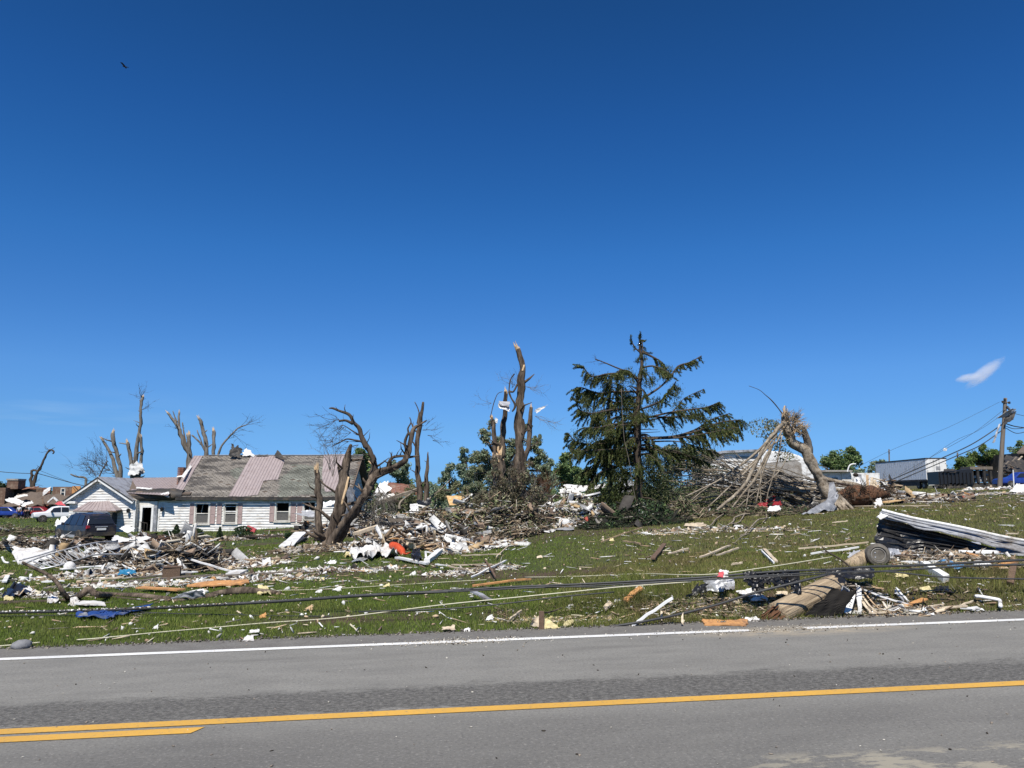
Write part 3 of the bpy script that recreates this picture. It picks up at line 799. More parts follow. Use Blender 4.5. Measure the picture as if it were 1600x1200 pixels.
def metal_cover(pxpoly, par, w=.92, h=.03, fn=roof_uv, pt=roof_pt, m='metal_purple'):
    poly = [fn(*q) for q in pxpoly]; us = [q[0] for q in poly]; u = min(us)
    while u < max(us) - .02:
        e = min(u + w, max(us)); pc = clipx(poly, u + .006, e)
        if len(pc) >= 3:
            j = rnd.uniform(0, .02); mb = MB()
            p3 = [pt(a, c, h + j) for a, c in pc]; mb.prism(p3, pt(0, 0, .012) - pt(0, 0, 0))
            r = u + .05
            while r < e - .02:
                pr = clipx(poly, r - .001, r + .001)
                if len(pr) >= 2:
                    vs = [q[1] for q in pr]; v0, v1 = min(vs) + .02, max(vs) - .02
                    if v1 > v0 + .05: mb.add([pt(r - .035, v0, h + j + .012), pt(r + .035, v0, h + j + .012), pt(r, v0, h + j + .05), pt(r - .035, v1, h + j + .012), pt(r + .035, v1, h + j + .012), pt(r, v1, h + j + .05)], [(0, 1, 2), (3, 5, 4), (0, 2, 5, 3), (1, 4, 5, 2)])
                r += .23
            mb.build('metal_panel', m, par)
        u += w
metal_cover([(393, 713), (438, 713), (445, 721), (434, 750), (412, 752), (403, 774), (380, 777), (357, 776)], house)
metal_cover([(303, 713), (317, 713), (282, 774), (268, 777)], house)
metal_cover([(506, 711), (543, 710), (525, 768), (508, 769), (503, 745)], house)
# lifted / folded scraps on the ridge
def patch(corners, nu=10, nv=8, amp=.05, th=.01, freq=2.0, seed=0, edge=0.0, sag=0.0, fold=0.0):
    """bilinear sheet through 4 corners (a,b,c,d in order), crumpled, with thickness"""
    a, b_, c, d = [Vector(q) for q in corners]; n = (b_ - a).cross(d - a).normalized(); top = []
    for j in range(nv + 1):
        for i in range(nu + 1):
            s_, t_ = i / nu, j / nv
            if edge:
                e1 = mnoise.noise(Vector((seed, t_ * 4, s_ * 2))) * edge; e2 = mnoise.noise(Vector((s_ * 4, seed + 3, t_ * 2))) * edge
                s2, t2 = s_ + e1 * abs(2 * s_ - 1), t_ + e2 * abs(2 * t_ - 1)
            else: s2, t2 = s_, t_
            p = a * (1 - s2) * (1 - t2) + b_ * s2 * (1 - t2) + c * s2 * t2 + d * (1 - s2) * t2
            q = p * freq + Vector((seed * 7.3, seed, 0))
            h = mnoise.noise(q) * amp + mnoise.noise(q * 2.7) * amp * .5 + abs(mnoise.noise(q * 1.3 + Vector((9, 9, 9)))) * fold
            top.append(p + n * h + Vector((0, 0, -sag * 4 * s_ * (1 - s_))))
    mb = MB(); N = len(top); w = nu + 1
    vs = top + [p - n * th for p in top]; fs = []
    for j in range(nv):
        for i in range(nu):
            k = j * w + i; fs.append((k, k + 1, k + w + 1, k + w)); fs.append((N + k, N + k + w, N + k + w + 1, N + k + 1))
    for i in range(nu):
        fs.append((i + 1, i, N + i, N + i + 1)); k = nv * w + i; fs.append((k, k + 1, N + k + 1, N + k))
    for j in range(nv):
        k = j * w; fs.append((k, k + w, N + k + w, N + k)); k += nu; fs.append((k + w, k, N + k, N + k + w))
    return mb.add(vs, fs)
def sheet(name, cor, m, label, cat, amp=.05, seed=1, th=.01, nu=12, nv=8, freq=2.0, edge=.12, smooth=False, parent=None, sag=0, fold=0, group=None, fix=True):
    pts = [P(*q) for q in cor] if (fix is False or parent is not None) else seat(cor)
    sz = sum((pts[(i + 1) % 4] - pts[i]).length for i in range(4)) / 4
    amp = min(amp, .11 * sz); freq = max(freq, 1.7 / sz); fold = min(fold, .12 * sz); edge = min(edge, .30); th = min(th, .03 * sz + .002)
    mb = patch(pts, nu, nv, amp, th, freq, seed, edge, sag, fold)
    if parent is not None: return mb.build(name, m, parent, smooth=smooth)
    return single(name, mb, m, label, cat, group, smooth=smooth)
sheet('torn_roofing', [(358, 712, 60), (376, 716, 60), (378, 701, 60.5), (361, 693, 60.2)], 'metal_dark', 'crumpled dark roofing sheet standing up on the house ridge', 'roofing', .35, 3, freq=.9, edge=.3)
sheet('torn_roofing', [(378, 712, 60.3), (398, 712, 60.3), (390, 703, 60.6), (382, 701, 60.6)], 'foam', 'small white sheet scrap caught on the house ridge', 'roofing', .2, 5, freq=1.2, edge=.3)
sheet('torn_roofing', [(428, 712, 60.2), (444, 719, 59.6), (441, 711, 60.2), (434, 703, 60.8)], 'metal_dark', 'black triangular roofing flap bent up beside the mauve metal patch', 'roofing', .1, 6, freq=1.2, edge=.1)
sheet('torn_roofing', [(400, 713, 60.3), (420, 713, 60.3), (419, 709, 60.6), (402, 711, 60.6)], 'metal_dark', 'flat dark strip of roofing lying along the house ridge', 'roofing', .06, 8, freq=1.2, edge=.2)
MB().bx(rx0 + .5, rx1, RY - .12, RY + .12, rz + .0, rz + .05).build('ridge_cap', 'galv', house)
# ---- connecting low roof with entry
LY0, LY1 = 56.2, 61.0
lz0 = P(240, 771, LY0).z; lz1 = P(240, 746, LY1).z
Ox = P(157, 760, 56).x; LO = Vector((Ox, LY0, lz0)); LV = Vector((0, LY1 - LY0, lz1 - lz0)); LVL = LV.length; LVn = LV.normalized(); LN = U_.cross(LVn)
def low_uv(px, py):
    a, f, u = ray(px, py); d = Vector((a, f, u)); c = Vector((0, 0, CAMZ)); k = (LO - c).dot(LN) / d.dot(LN); q = c + d * k - LO
    return q.dot(U_), q.dot(LVn)
def low_pt(u, v, h=0): return LO + U_ * u + LVn * v + LN * h
lx1 = rx0 + 1.0 - Ox
mb = MB(); mb.prism([low_pt(0, 0, -.12), low_pt(lx1, 0, -.12), low_pt(lx1, LVL, -.12), low_pt(0, LVL, -.12)], LN * .11)
mb.prism([low_pt(0, LVL, -.12), low_pt(lx1, LVL, -.12), low_pt(lx1, LVL) + Vector((0, 4.5, -1.4)), low_pt(0, LVL) + Vector((0, 4.5, -1.4))], (0, 0, .1))
mb.build('low_roof', 'roof_brown', house)
metal_cover([(205, 748), (288, 746), (278, 760), (272, 766), (214, 764)], house, fn=low_uv, pt=low_pt, h=.02)
metal_cover([(206, 765), (270, 768), (262, 775), (200, 771)], house, fn=low_uv, pt=low_pt, h=.015)
sheet('seam_flashing', [(213, 761, 57), (238, 763, 56.6), (237, 765, 56.4), (213, 763, 56.8)], 'foam', None, None, .05, 2, parent=house, freq=3)
sheet("torn_underlay", [(283, 744, 57.4), (297, 727, 59), (300, 729, 59), (287, 747, 57.3)], 'foam', None, None, .03, 2, parent=house, freq=2)
# rolled dark overhang over the porch
def curl(cor0, cor1, prof, m, par, name='curled_roofing'):
    """sweep a profile (dy,dz) between two points"""
    a, c = Vector(cor0), Vector(cor1); mb = MB(); n = 14; k = len(prof); vs = []
    for i in range(n + 1):
        p = a.lerp(c, i / n); w = .75 + .35 * mnoise.noise(Vector((i * .33, 2, 1))) + .2 * math.sin(i / n * math.pi)
        for (dy, dz) in prof: vs.append(p + Vector((0, dy * w, dz * w)))
    fs = [(i * k + j, (i + 1) * k + j, (i + 1) * k + j + 1, i * k + j + 1) for i in range(n) for j in range(k - 1)]
    N = len(vs); vs += [v + Vector((0, .015, .02)) for v in vs]; fs += [tuple(N + q for q in f[::-1]) for f in fs]
    return mb.add(vs, fs).build(name, m, par, smooth=True)
curl(P(191, 776, 56.2), P(284, 774, 56.2), [(1.3, .25), (.8, .55), (.3, .5), (-.02, .2), (-.1, -.1), (.0, -.32), (.2, -.36)], 'metal_dark', house)
sheet('curled_panel', [(196, 774, 56.1), (262, 776, 56.1), (256, 768, 56.4), (197, 767, 56.4)], 'roof_brown', None, None, .12, 12, parent=house, freq=.8, edge=.15)
sheet('white_flap', [(250, 772, 55.7), (264, 777, 55.7), (264, 768, 56.0), (256, 770, 56.0)], 'foam', None, None, .05, 4, parent=house)
sheet('porch_soffit', [(212, 782, 56.2), (283, 782, 56.2), (283, 779, 56.45), (212, 779, 56.45)], 'metal_dark', None, None, .03, 4, parent=house)
# entry recess wall
EWY = 56.32
ex0, ex1 = P(211, 800, EWY).x, xL
dh = [rect(220.5, 237.5, 793, 836, EWY), rect(213, 216.5, 795, 829, EWY)]
zbe = zb; zte = P(230, 783, EWY).z
wall_shell(house, ex0, ex1, zbe, zte, EWY, dh, 'trim', 'entry_wall')
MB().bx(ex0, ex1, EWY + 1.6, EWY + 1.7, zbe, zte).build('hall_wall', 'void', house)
dx0, dx1, dz0, dz1 = dh[0]
df = MB().bx(dx0 - .15, dx0, EWY - .06, EWY + .16, zbe, dz1 + .15).bx(dx1, dx1 + .15, EWY - .06, EWY + .16, zbe, dz1 + .15).bx(dx0, dx1, EWY - .06, EWY + .16, dz1, dz1 + .15).build('door_frame', 'white', house)
MB().beam((dx1 - .02, EWY + .1, (dz0 + dz1) / 2), (dx1 - .35, EWY + .9, (dz0 + dz1) / 2), dz1 - dz0, .04, (0, 1, 0)).build('door', 'plank_brown', df)
MB().bx(dh[1][0] + .0, dh[1][1], EWY + .05, EWY + .07, dh[1][2], dh[1][3]).build('sidelight', 'glass', house)
MB().bx(P(240, 800, EWY).x, P(245.5, 800, EWY).x, EWY - .04, EWY - .002, zbe, zte - .3).build('sidelight_panel', 'fabric_grey', house)
MB().bx(dx0 - .3, dx1 + .5, EWY - 1.2, EWY - .2, gzf(dx0, EWY) - .1, zb + .02).build('doorstep', 'concrete', house)
rl = MB()
for k in range(4): rl.tube([(dx1 - .5 + k * .22, EWY - .9, zb), (dx1 - .5 + k * .22, EWY - .9, zb + .9 - .05 * k)], .018, 5)
rl.tube([(dx1 - .5, EWY - .9, zb + .9), (dx1 + .16, EWY - .9, zb + .78)], .02, 5)
rl.build('porch_railing', 'metal_dark', house)
# ---- gabled wing
WY = 55.9
wx0, wx1 = P(108, 800, WY).x, P(212, 800, WY).x
wz0 = P(150, 835, WY).z; apx = P(157, 747, WY); ewz = P(104, 782, WY).z; wtz = ewz + .02
mid = apx.x
def gclip(z):
    if z < wtz: return (wx0, wx1)
    k = max(0, (apx.z - .1 - z) / (apx.z - .1 - wtz)); return (mid - (mid - wx0) * k, mid + (wx1 - mid) * k)
bayh = rect(121, 172, 799, 836, WY)
siding(house, wx0, wx1, wz0, apx.z - .12, WY, [bayh], gclip)
mb = MB(); mb.prism([(wx0, WY + .002, wz0), (wx1, WY + .002, wz0), (wx1, WY + .002, wtz), (mid, WY + .002, apx.z - .1), (wx0, WY + .002, wtz)], (0, .12, 0)); mb.build('wing_wall', 'trim', house)
MB().bx(wx0, wx0 + .12, WY + .13, WY + 9.5, wz0, wtz).build('wing_side_wall', 'siding', house)
MB().bx(wx1 - .12, wx1, WY + .13, EWY, wz0, wtz).build('wing_side_wall', 'siding', house)
MB().bx(wx1 - .14, wx1 + .02, WY - .07, WY - .04, wz0, wtz - .1).build('corner_board', 'white', house)
lx, rx = P(103, 783, WY).x, P(212, 783, WY).x; back = Vector((0, 9.5, 0))
for sgn, e in ((0, lx), (1, rx)):
    a = Vector((mid, WY - .35, apx.z + .03)); c = Vector((e, WY - .35, ewz - .04))
    mb = MB(); q = [a, a + back, c + back, c] if sgn else [a, c, c + back, a + back]
    mb.prism(q, (0, 0, .07)); mb.build('wing_roof', 'galv' if sgn else 'roof_brown', house)
    MB().beam(a + Vector((0, -.03, -.11)), c + Vector((0, -.03, -.11)), .05, .2).build('rake_board', 'white', house)
    MB().beam(a + Vector((0, -.07, .0)), c + Vector((0, -.07, .0)), .05, .06).build('drip_edge', 'metal_dark', house)
    MB().beam(a + Vector((0, .27, -.22)), c + Vector((0, .27, -.22)), .06, .12).build('rake_trim', 'white', house)
MB().bx(lx, P(122, 780, WY).x, WY - .35, WY + .0, ewz - .22, ewz - .05).build('eave_return', 'white', house)
MB().bx(mid - .22, mid + .22, WY - .07, WY - .045, apx.z - .62, apx.z - .38).build('gable_plate', 'white', house)
# bay window
by = WY - 1.05
bp = [P(116, 800, WY).x, P(126, 800, by).x, P(170, 800, by).x, P(184, 800, WY).x]
bz0, bz1, bzw = wz0, P(150, 798, by).z, P(150, 820, by).z
cor = [(bp[0], WY), (bp[1], by), (bp[2], by), (bp[3], WY)]
bay = MB()
for i in range(3):
    (xa, ya), (xb, yb) = cor[i], cor[i + 1]
    bay.prism([(xa, ya, bz0), (xb, yb, bz0), (xb, yb, bzw), (xa, ya, bzw)], (.0, .08, 0))
    bay.prism([(xa, ya, bz1 - .12), (xb, yb, bz1 - .12), (xb, yb, bz1), (xa, ya, bz1)], (0, .08, 0))
bayo = bay.build('bay_window', 'trim', house)
for (xa, ya) in cor: MB().bx(xa - .07, xa + .07, ya - .02, ya + .1, bz0, bz1 - .125).build('mullion', 'trim', bayo)
MB().prism([(bp[1] + .07, by + .05, bzw), (bp[2] - .07, by + .05, bzw), (bp[2] - .07, by + .05, bz1 - .12), (bp[1] + .07, by + .05, bz1 - .12)], (0, .02, 0)).build('pane', 'glass', bayo)
MB().prism([(bp[2], by + .1, bzw), (bp[3], WY, bzw), (bp[3], WY, bz1 - .12), (bp[2], by + .1, bz1 - .12)], (-.01, .02, 0)).build('pane', 'glass', bayo)
for k in (.33, .62): 
    xq = bp[1] + (bp[2] - bp[1]) * k; MB().bx(xq - .05, xq + .05, by - .01, by + .06, bzw, bz1 - .12).build('mullion', 'trim', bayo)
e0, e1, e2, e3 = P(113, 797.5, by + .1), P(114, 797.5, by - .25), P(181, 797.5, by - .25), P(191, 796, WY - .1)
t0_, t1_ = P(138, 784, WY - .06), P(171, 783, WY - .06)
for q in ([Vector((e0.x, WY - .05, e0.z)), e1, t0_], [e1, e2, t1_, t0_], [e2, e3, t1_]):
    mb = MB().prism(q, (0, 0, -.04)); 
    if len(q) == 4:
        for k in range(1, 9):
            mb.beam(q[0].lerp(q[1], k / 9) + Vector((0, 0, .01)), q[3].lerp(q[2], k / 9) + Vector((0, 0, .01)), .03, .03)
    mb.build('bay_roof', 'metal_purple', bayo)
MB().prism([Vector((e0.x, WY - .05, e0.z - .045)), e1 + Vector((0, 0, -.045)), e2 + Vector((0, 0, -.045)), e3 + Vector((0, 0, -.045))], (0, 0, -.05)).build('bay_soffit', 'brick_brown', bayo)
# wall lamps
for (px, py, Y) in ((202.5, 797.5, WY), (255, 795.5, HY)):
    q = P(px, py, Y); mb = MB(); mb.bx(q.x - .05, q.x + .05, Y - .1, Y - .05, q.z - .05, q.z + .12); mb.beam((q.x, Y - .1, q.z + .1), (q.x, Y - .25, q.z + .14), .03, .03)
    w = mb.build('wall_lamp', 'black', house)
    MB().lathe((q.x, Y - .25, q.z - .16), (0, 0, 1), [(0, .04), (.02, .09), (.2, .11), (.22, .12), (.3, .02)], 8).build('lantern', 'black', w)
# chimney
c0 = P(277, 745, 58.5); c1 = P(287, 730, 58.5)
ch = MB(); zc = c0.z - .8
k = 0
while zc < c1.z:
    ch.bx(c0.x - .02 * (k % 2), c1.x, 58.5 - .02 * (k % 2), 59.2, zc, min(zc + .075, c1.z) - .012); zc += .08; k += 1
ch.build('chimney', 'brick', house)
sheet('chimney_flashing', [(276, 746, 58.2), (288, 744, 58.2), (287, 741, 58.6), (277, 743, 58.6)], 'foam', None, None, .03, 4, parent=house)
# broken right end of the house
sheet('torn_siding', [(463, 803, 54), (503, 812, 53.5), (500, 800, 54.5), (475, 797, 54.8)], 'silver', 'crumpled grey metal siding sheet hanging by the last window of the white house', 'sheet metal', .5, 31, freq=1.1, nu=22, nv=12, edge=.3)
sheet('torn_siding', [(502, 793, 51), (524, 790, 51.5), (524, 782, 52), (504, 785, 52)], 'white', 'buckled white siding piece behind the broken pole stump', 'siding', .4, 33, freq=1.5, nu=16, edge=.3)
sheet('wall_panel', [(528, 815, 46), (545, 812, 47), (556, 765, 47.5), (540, 760, 47)], 'fabric_grey', 'tall grey wall panel leaning behind the leaning tree', 'panel', .06, 34, freq=1)

# ================================================================== TREES
def tpx(pts, Y, scale=1.0, base=False, dy=0.0, sub=4):
    """[(px,py,width_px[,yoff])] -> smooth 3-D path and radii"""
    pp = []; rr = []
    for i, q in enumerate(pts):
        yo = Y + (q[3] if len(q) > 3 else 0) + dy * i
        pp.append(P(q[0], q[1], yo)); rr.append(max(q[2] * mpp(yo) / 2 * scale, .006))
    if base: g = gzf(pp[0].x, pp[0].y); pp[0].z = min(pp[0].z, g - .05)
    return smooth_path(pp, rr, sub)
STUB = .22
def limb(name, pts, Y, m, par, base=False, dy=0.0, sides=8, wob=.35, sub=4, tip=None):
    p, r = tpx(pts, Y, 1, base, dy, sub)
    # knobbly: jitter the axis a little
    jt = min(1, wob * 3); q = [v + jt * Vector((mnoise.noise(v * 1.7) * r[i] * .6 + mnoise.noise(v * 4.1) * r[i] * .42, mnoise.noise(v * 1.9 + Vector((5, 5, 5))) * r[i] * .5, 0)) for i, v in enumerate(p)]
    if wob > .1: r = [x * (1 + .10 * mnoise.noise(q[i] * 2.3)) for i, x in enumerate(r)]; sides = max(sides, 10) if r[0] > .07 else sides; wob = max(wob, .45)
    stubs = []
    if wob > .1 and r[0] > .05 and name in ('trunk', 'limb'):
        for i in range(2, len(q) - 2):
            if r[i] > .03 and rnd.random() < STUB:
                dd = (q[i + 1] - q[i]).normalized(); sd_ = (Vector((rnd.uniform(-1, 1), rnd.uniform(-.6, .2), rnd.uniform(-.2, .8)))); sd_ = (sd_ - dd * sd_.dot(dd)).normalized() + dd * .5
                L_ = r[i] * rnd.uniform(1.6, 4.5); w_ = r[i] * rnd.uniform(.14, .34); stubs.append(([q[i], q[i] + sd_ * (r[i] + L_ * .5), q[i] + sd_ * (r[i] + L_) + Vector((rnd.uniform(-.3, .3), 0, rnd.uniform(-.1, .3))) * L_], [w_ * 1.5, w_, w_ * .35]))
    mb_ = MB().tube(q, r, sides, wob)
    for a_, b__ in stubs: mb_.tube(a_, b__, 5, .4)
    o = mb_.build(name, m, par, smooth=True)
    if tip: splinters(q[-1], (q[-1] - q[-2]).normalized(), r[-1], par, o, tip)
    return o
def splinters(c, d, r, par, sub, k=7, m='raw_wood', L=4.6):
    mb = MB()
    for i in range(k):
        a = 2 * math.pi * i / k + rnd.uniform(-.3, .3); off = Vector((math.cos(a), math.sin(a), 0)) * r * rnd.uniform(.15, .75)
        ln = r * rnd.uniform(L * .35, L); q = c + off - d * r * 1.2
        mb.tube([q, q + d * ln * .6 + off * .2, q + d * ln + off * .4 + Vector((rnd.uniform(-.2, .2), 0, 0)) * r], [r * .38, r * .26, r * .03], 5, .4)
    mb.build('splintered_wood', m, sub)
def twigs(pts_list, name, m, par, spread, n, L, r0=.012, up=.2, seed=0, levels=2, droop=0.0):
    """random forking twigs from given points -> one mesh (too fine to pick apart)"""
    rg = random.Random(seed); mb = MB()
    def go(p, d, L_, r, lv):
        k = 4; pts = [p]; q = p
        for i in range(k):
            d = (d + Vector((rg.uniform(-1, 1), rg.uniform(-1, 1), rg.uniform(-1, 1))) * .28 + Vector((0, 0, -droop))).normalized(); q = q + d * L_ / k; pts.append(q)
        mb.tube(pts, [r * (1 - .8 * i / k) for i in range(k + 1)], 4, 0, False)
        if lv > 0:
            for _ in range(rg.randint(2, 4)):
                go(pts[rg.randint(1, k)], (d + Vector((rg.uniform(-1, 1), rg.uniform(-1, 1), rg.uniform(-.6, 1))) * .8).normalized(), L_ * rg.uniform(.4, .7), r * .6, lv - 1)
    for (p, d) in pts_list:
        for _ in range(n):
            go(Vector(p), (Vector(d) + Vector((rg.uniform(-1, 1), rg.uniform(-1, 1), rg.uniform(-1, 1))) * spread + Vector((0, 0, up))).normalized(), L * rg.uniform(.5, 1.2), r0, levels)
    o = mb.build(name, m, par, smooth=True); o['kind'] = 'stuff'; return o
def leafball(b, c, rad, n, cols, size, flat=.9, hollow=.35):
    """leaves filling an irregular clump"""
    d = rdir(n); r = (hollow + (1 - hollow) * nr.uniform(0, 1, n) ** .5)
    p = np.array(c)[None] + d * r[:, None] * np.array(rad)[None]
    b.leaves(p, nr.uniform(.6, 1.4, n) * size, nr.uniform(.4, .9, n) * size * .7, rdir(n), nr.uniform(0, 6.3, n), pal(cols, n, .35))
G1 = [(0.172, 0.266, 0.094, 4), (0.234, 0.328, 0.125, 3), (0.094, 0.156, 0.062, 2), (0.343, 0.39, 0.203, 1)]
GBLUE = [(0.255, 0.333, 0.216, 4), (0.314, 0.392, 0.255, 3), (0.157, 0.216, 0.137, 2), (0.49, 0.51, 0.372, 1)]
GOLIVE = [(0.211, 0.237, 0.114, 4), (0.14, 0.166, 0.079, 3), (0.316, 0.307, 0.176, 2), (0.386, 0.334, 0.211, 1)]
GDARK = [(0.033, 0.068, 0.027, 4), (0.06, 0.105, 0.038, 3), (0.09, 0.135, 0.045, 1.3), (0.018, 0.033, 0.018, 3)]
def leafy(label, cat, Y, clumps, cols, size, n, group=None, name='leafy_tree', trunk=None, gaps=.5):
    """tree: clumps [(px,py,rpx,[yoff])]"""
    base = trunk[0] if trunk else (clumps[0][0], None)
    q0 = P(trunk[0][0], trunk[0][1], Y) if trunk else P(clumps[0][0], clumps[0][1], Y)
    t = thing(name, label, cat, (q0.x, Y, gzf(q0.x, Y)), group)
    tops = []
    if trunk:
        limb('trunk', trunk, Y, 'bark_dark', t, True, sides=7)
        for c in clumps: tops.append(P(c[0], c[1], Y))
        mb = MB()
        for c in tops:
            a = P(trunk[-1][0], trunk[-1][1], Y); mb.tube([a.lerp(c, 0), a.lerp(c, .5) + Vector((0, 0, -.1)), c], [.09, .06, .03], 5)
        mb.build('limbs', 'bark_dark', t)
    b = Bits()
    for c in clumps:
        yo = c[3] if len(c) > 3 else rnd.uniform(-1, 1); r = c[2] * mpp(Y); q = P(c[0], c[1], Y + yo)
        k = max(120, int(2.2 * n * (c[2] / 14) ** 2))
        # several sub-clumps so the outline is ragged
        for _ in range(7):
            dd_ = rdir(1)[0]; f = rnd.uniform(.3, .95)
            leafball(b, (q.x + dd_[0] * r * f, q.y + dd_[1] * r * f, q.z + dd_[2] * r * f), (r * rnd.uniform(.25, .6), r * .5, r * rnd.uniform(.22, .5)), k // 7, cols, size * .7)
        leafball(b, tuple(q), (r * .95, r * .8, r * .9), k // 4, cols, size * .7, hollow=.1)
    o = b.build('foliage', 'leaf', t); o['kind'] = 'stuff'
    return t
# far tree line
leafy('round green tree far behind the camper, left of the semi trailer', 'tree', 170, [(1292, 722, 14), (1310, 715, 15), (1328, 713, 15), (1338, 722, 10), (1303, 730, 12), (1322, 730, 14)], G1, .9, 420, trunk=[(1312, 760, 5), (1312, 725, 4)])
leafy('small pale tree beyond the left end of the semi trailer', 'tree', 150, [(1368, 727, 8), (1376, 722, 7), (1362, 735, 8), (1345, 740, 9)], GBLUE, .7, 260, trunk=[(1368, 755, 3), (1368, 730, 2)])
leafy('bushy green tree fallen behind the black dumper beside the utility pole', 'tree', 100, [(1505, 722, 11), (1520, 712, 11), (1538, 704, 9), (1552, 710, 11), (1528, 722, 15), (1548, 722, 15), (1512, 728, 11), (1572, 722, 13), (1582, 735, 12), (1564, 738, 13), (1498, 730, 8)], [(.20, .30, .07, 4), (.14, .22, .06, 3), (.28, .33, .13, 2), (.10, .14, .06, 2)], .42, 700, trunk=[(1550, 765, 6), (1545, 730, 4)])
leafy('dark green tree behind the grey house at the right edge', 'tree', 120, [(1588, 706, 10), (1597, 700, 11), (1605, 708, 13)], G1, .6, 350, trunk=[(1600, 750, 4), (1598, 715, 3)])
leafy('green tree directly behind the leaning tree and the house end', 'tree', 75, [(566, 722, 17), (556, 740, 14), (578, 738, 15), (562, 708, 9)], G1, .4, 650, trunk=[(567, 785, 7), (566, 735, 5)])
leafy('small rounded green tree seen behind the curved branch of the leaning tree', 'tree', 80, [(622, 738, 14), (612, 728, 9), (634, 728, 10), (630, 748, 12)], GBLUE, .4, 500, trunk=[(622, 790, 5), (622, 742, 4)])
leafy('thin blue green tree left of the tall broken trunks', 'tree', 70, [(724, 703, 7), (726, 718, 10), (722, 735, 13), (733, 745, 12), (728, 760, 13)], GBLUE, .32, 420, trunk=[(727, 790, 4), (727, 715, 2)])
leafy('low blue green tree at the edge of the brush heap, left of the thin tree', 'tree', 74, [(704, 730, 9), (700, 745, 12), (709, 758, 12), (692, 752, 9)], GBLUE, .32, 420, trunk=[(702, 790, 4), (702, 740, 2)])
leafy('dense rounded tree between the tall broken trunks and the spruce', 'tree', 85, [(884, 715, 10), (880, 733, 16), (895, 742, 15), (866, 744, 13), (885, 754, 18), (906, 750, 12)], G1, .45, 620, trunk=[(884, 790, 6), (884, 730, 4)])
leafy('bluish tree just right of the tall broken trunks', 'tree', 82, [(857, 722, 9), (853, 738, 12), (862, 750, 13), (846, 752, 11)], GBLUE, .42, 520, trunk=[(856, 790, 5), (856, 735, 3)])
leafy('tree behind the left foot of the spruce', 'tree', 90, [(915, 742, 10), (912, 755, 14), (925, 758, 10)], G1, .45, 420, trunk=[(915, 790, 5), (915, 748, 3)])
leafy('dark bush at the far left edge behind the brick chimney', 'bush', 130, [(2, 762, 8), (10, 758, 5), (-6, 758, 8)], GDARK, .5, 420, name='bush', trunk=[(2, 785, 3), (2, 765, 2)])
leafy('ragged olive tree standing close behind the tall broken trunks', 'tree', 40, [(760, 690, 8), (756, 712, 12), (752, 740, 18), (765, 725, 14), (790, 715, 14), (796, 742, 20), (766, 765, 22), (800, 772, 22), (832, 700, 10), (836, 725, 13), (832, 750, 18), (815, 690, 11), (838, 772, 18), (780, 690, 11), (800, 700, 14), (795, 760, 20), (772, 748, 16), (812, 730, 14), (745, 765, 14), (848, 750, 10), (757, 678, 11), (768, 662, 8), (840, 690, 10), (846, 712, 11), (850, 735, 12), (744, 715, 13), (741, 740, 13), (825, 668, 8)], GOLIVE + GBLUE, .17, 560, trunk=[(790, 800, 7), (788, 730, 5)])
leafy('wispy green shrubby tree between the thin trunk and the tall broken trunks', 'tree', 44, [(735, 770, 14), (745, 785, 14), (722, 778, 10), (712, 765, 10), (690, 775, 12)], GOLIVE, .17, 420, name='shrub', trunk=[(735, 810, 3), (735, 780, 2)])
for i, (lab, Y, cl, cols, sz, n_) in enumerate([
 ('tangled olive undergrowth behind the debris left of the thin upright trunk', 52, [(600, 772, 14), (622, 785, 18), (585, 790, 16), (640, 770, 13), (645, 790, 16)], GOLIVE, .22, 300),
 ('low green thicket between the thin upright trunk and the tall broken trunks', 50, [(680, 765, 13), (700, 778, 16), (720, 790, 16), (690, 795, 16), (742, 765, 13), (740, 795, 18)], GBLUE, .2, 380),
 ('low thicket behind the white debris between the broken trunks and the spruce', 58, [(840, 775, 16), (862, 778, 15), (885, 775, 14), (910, 778, 15), (935, 772, 14), (952, 770, 16), (850, 790, 15)], G1, .25, 330),
 ('shaded thicket behind the trunk of the spruce', 52, [(950, 785, 20), (975, 775, 22), (1005, 780, 22), (1030, 770, 20), (925, 795, 15), (1050, 785, 20)], GDARK + GOLIVE, .22, 420),  # dark greens mixed in to paint the shade behind the trunk
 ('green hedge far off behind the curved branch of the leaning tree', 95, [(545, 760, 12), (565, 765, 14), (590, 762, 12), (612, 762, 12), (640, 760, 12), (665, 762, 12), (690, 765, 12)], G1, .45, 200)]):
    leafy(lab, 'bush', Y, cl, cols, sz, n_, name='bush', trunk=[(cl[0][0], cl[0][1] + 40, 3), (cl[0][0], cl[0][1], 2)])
b = Bits()
for k in range(150):
    u = rnd.uniform(-.8, .8); Y = rnd.uniform(260, 330); r_ = rnd.uniform(2.5, 6); x = u * Y
    leafball(b, (x, Y, gzf(x, Y) + r_ * .55), (r_ * 1.5, r_, r_ * .8), 130, G1 + GBLUE, 1.3, hollow=.2)
tag(b.build('far_woods', 'leaf'), 'distant belt of low green woods along the horizon', 'woods', kind='stuff')
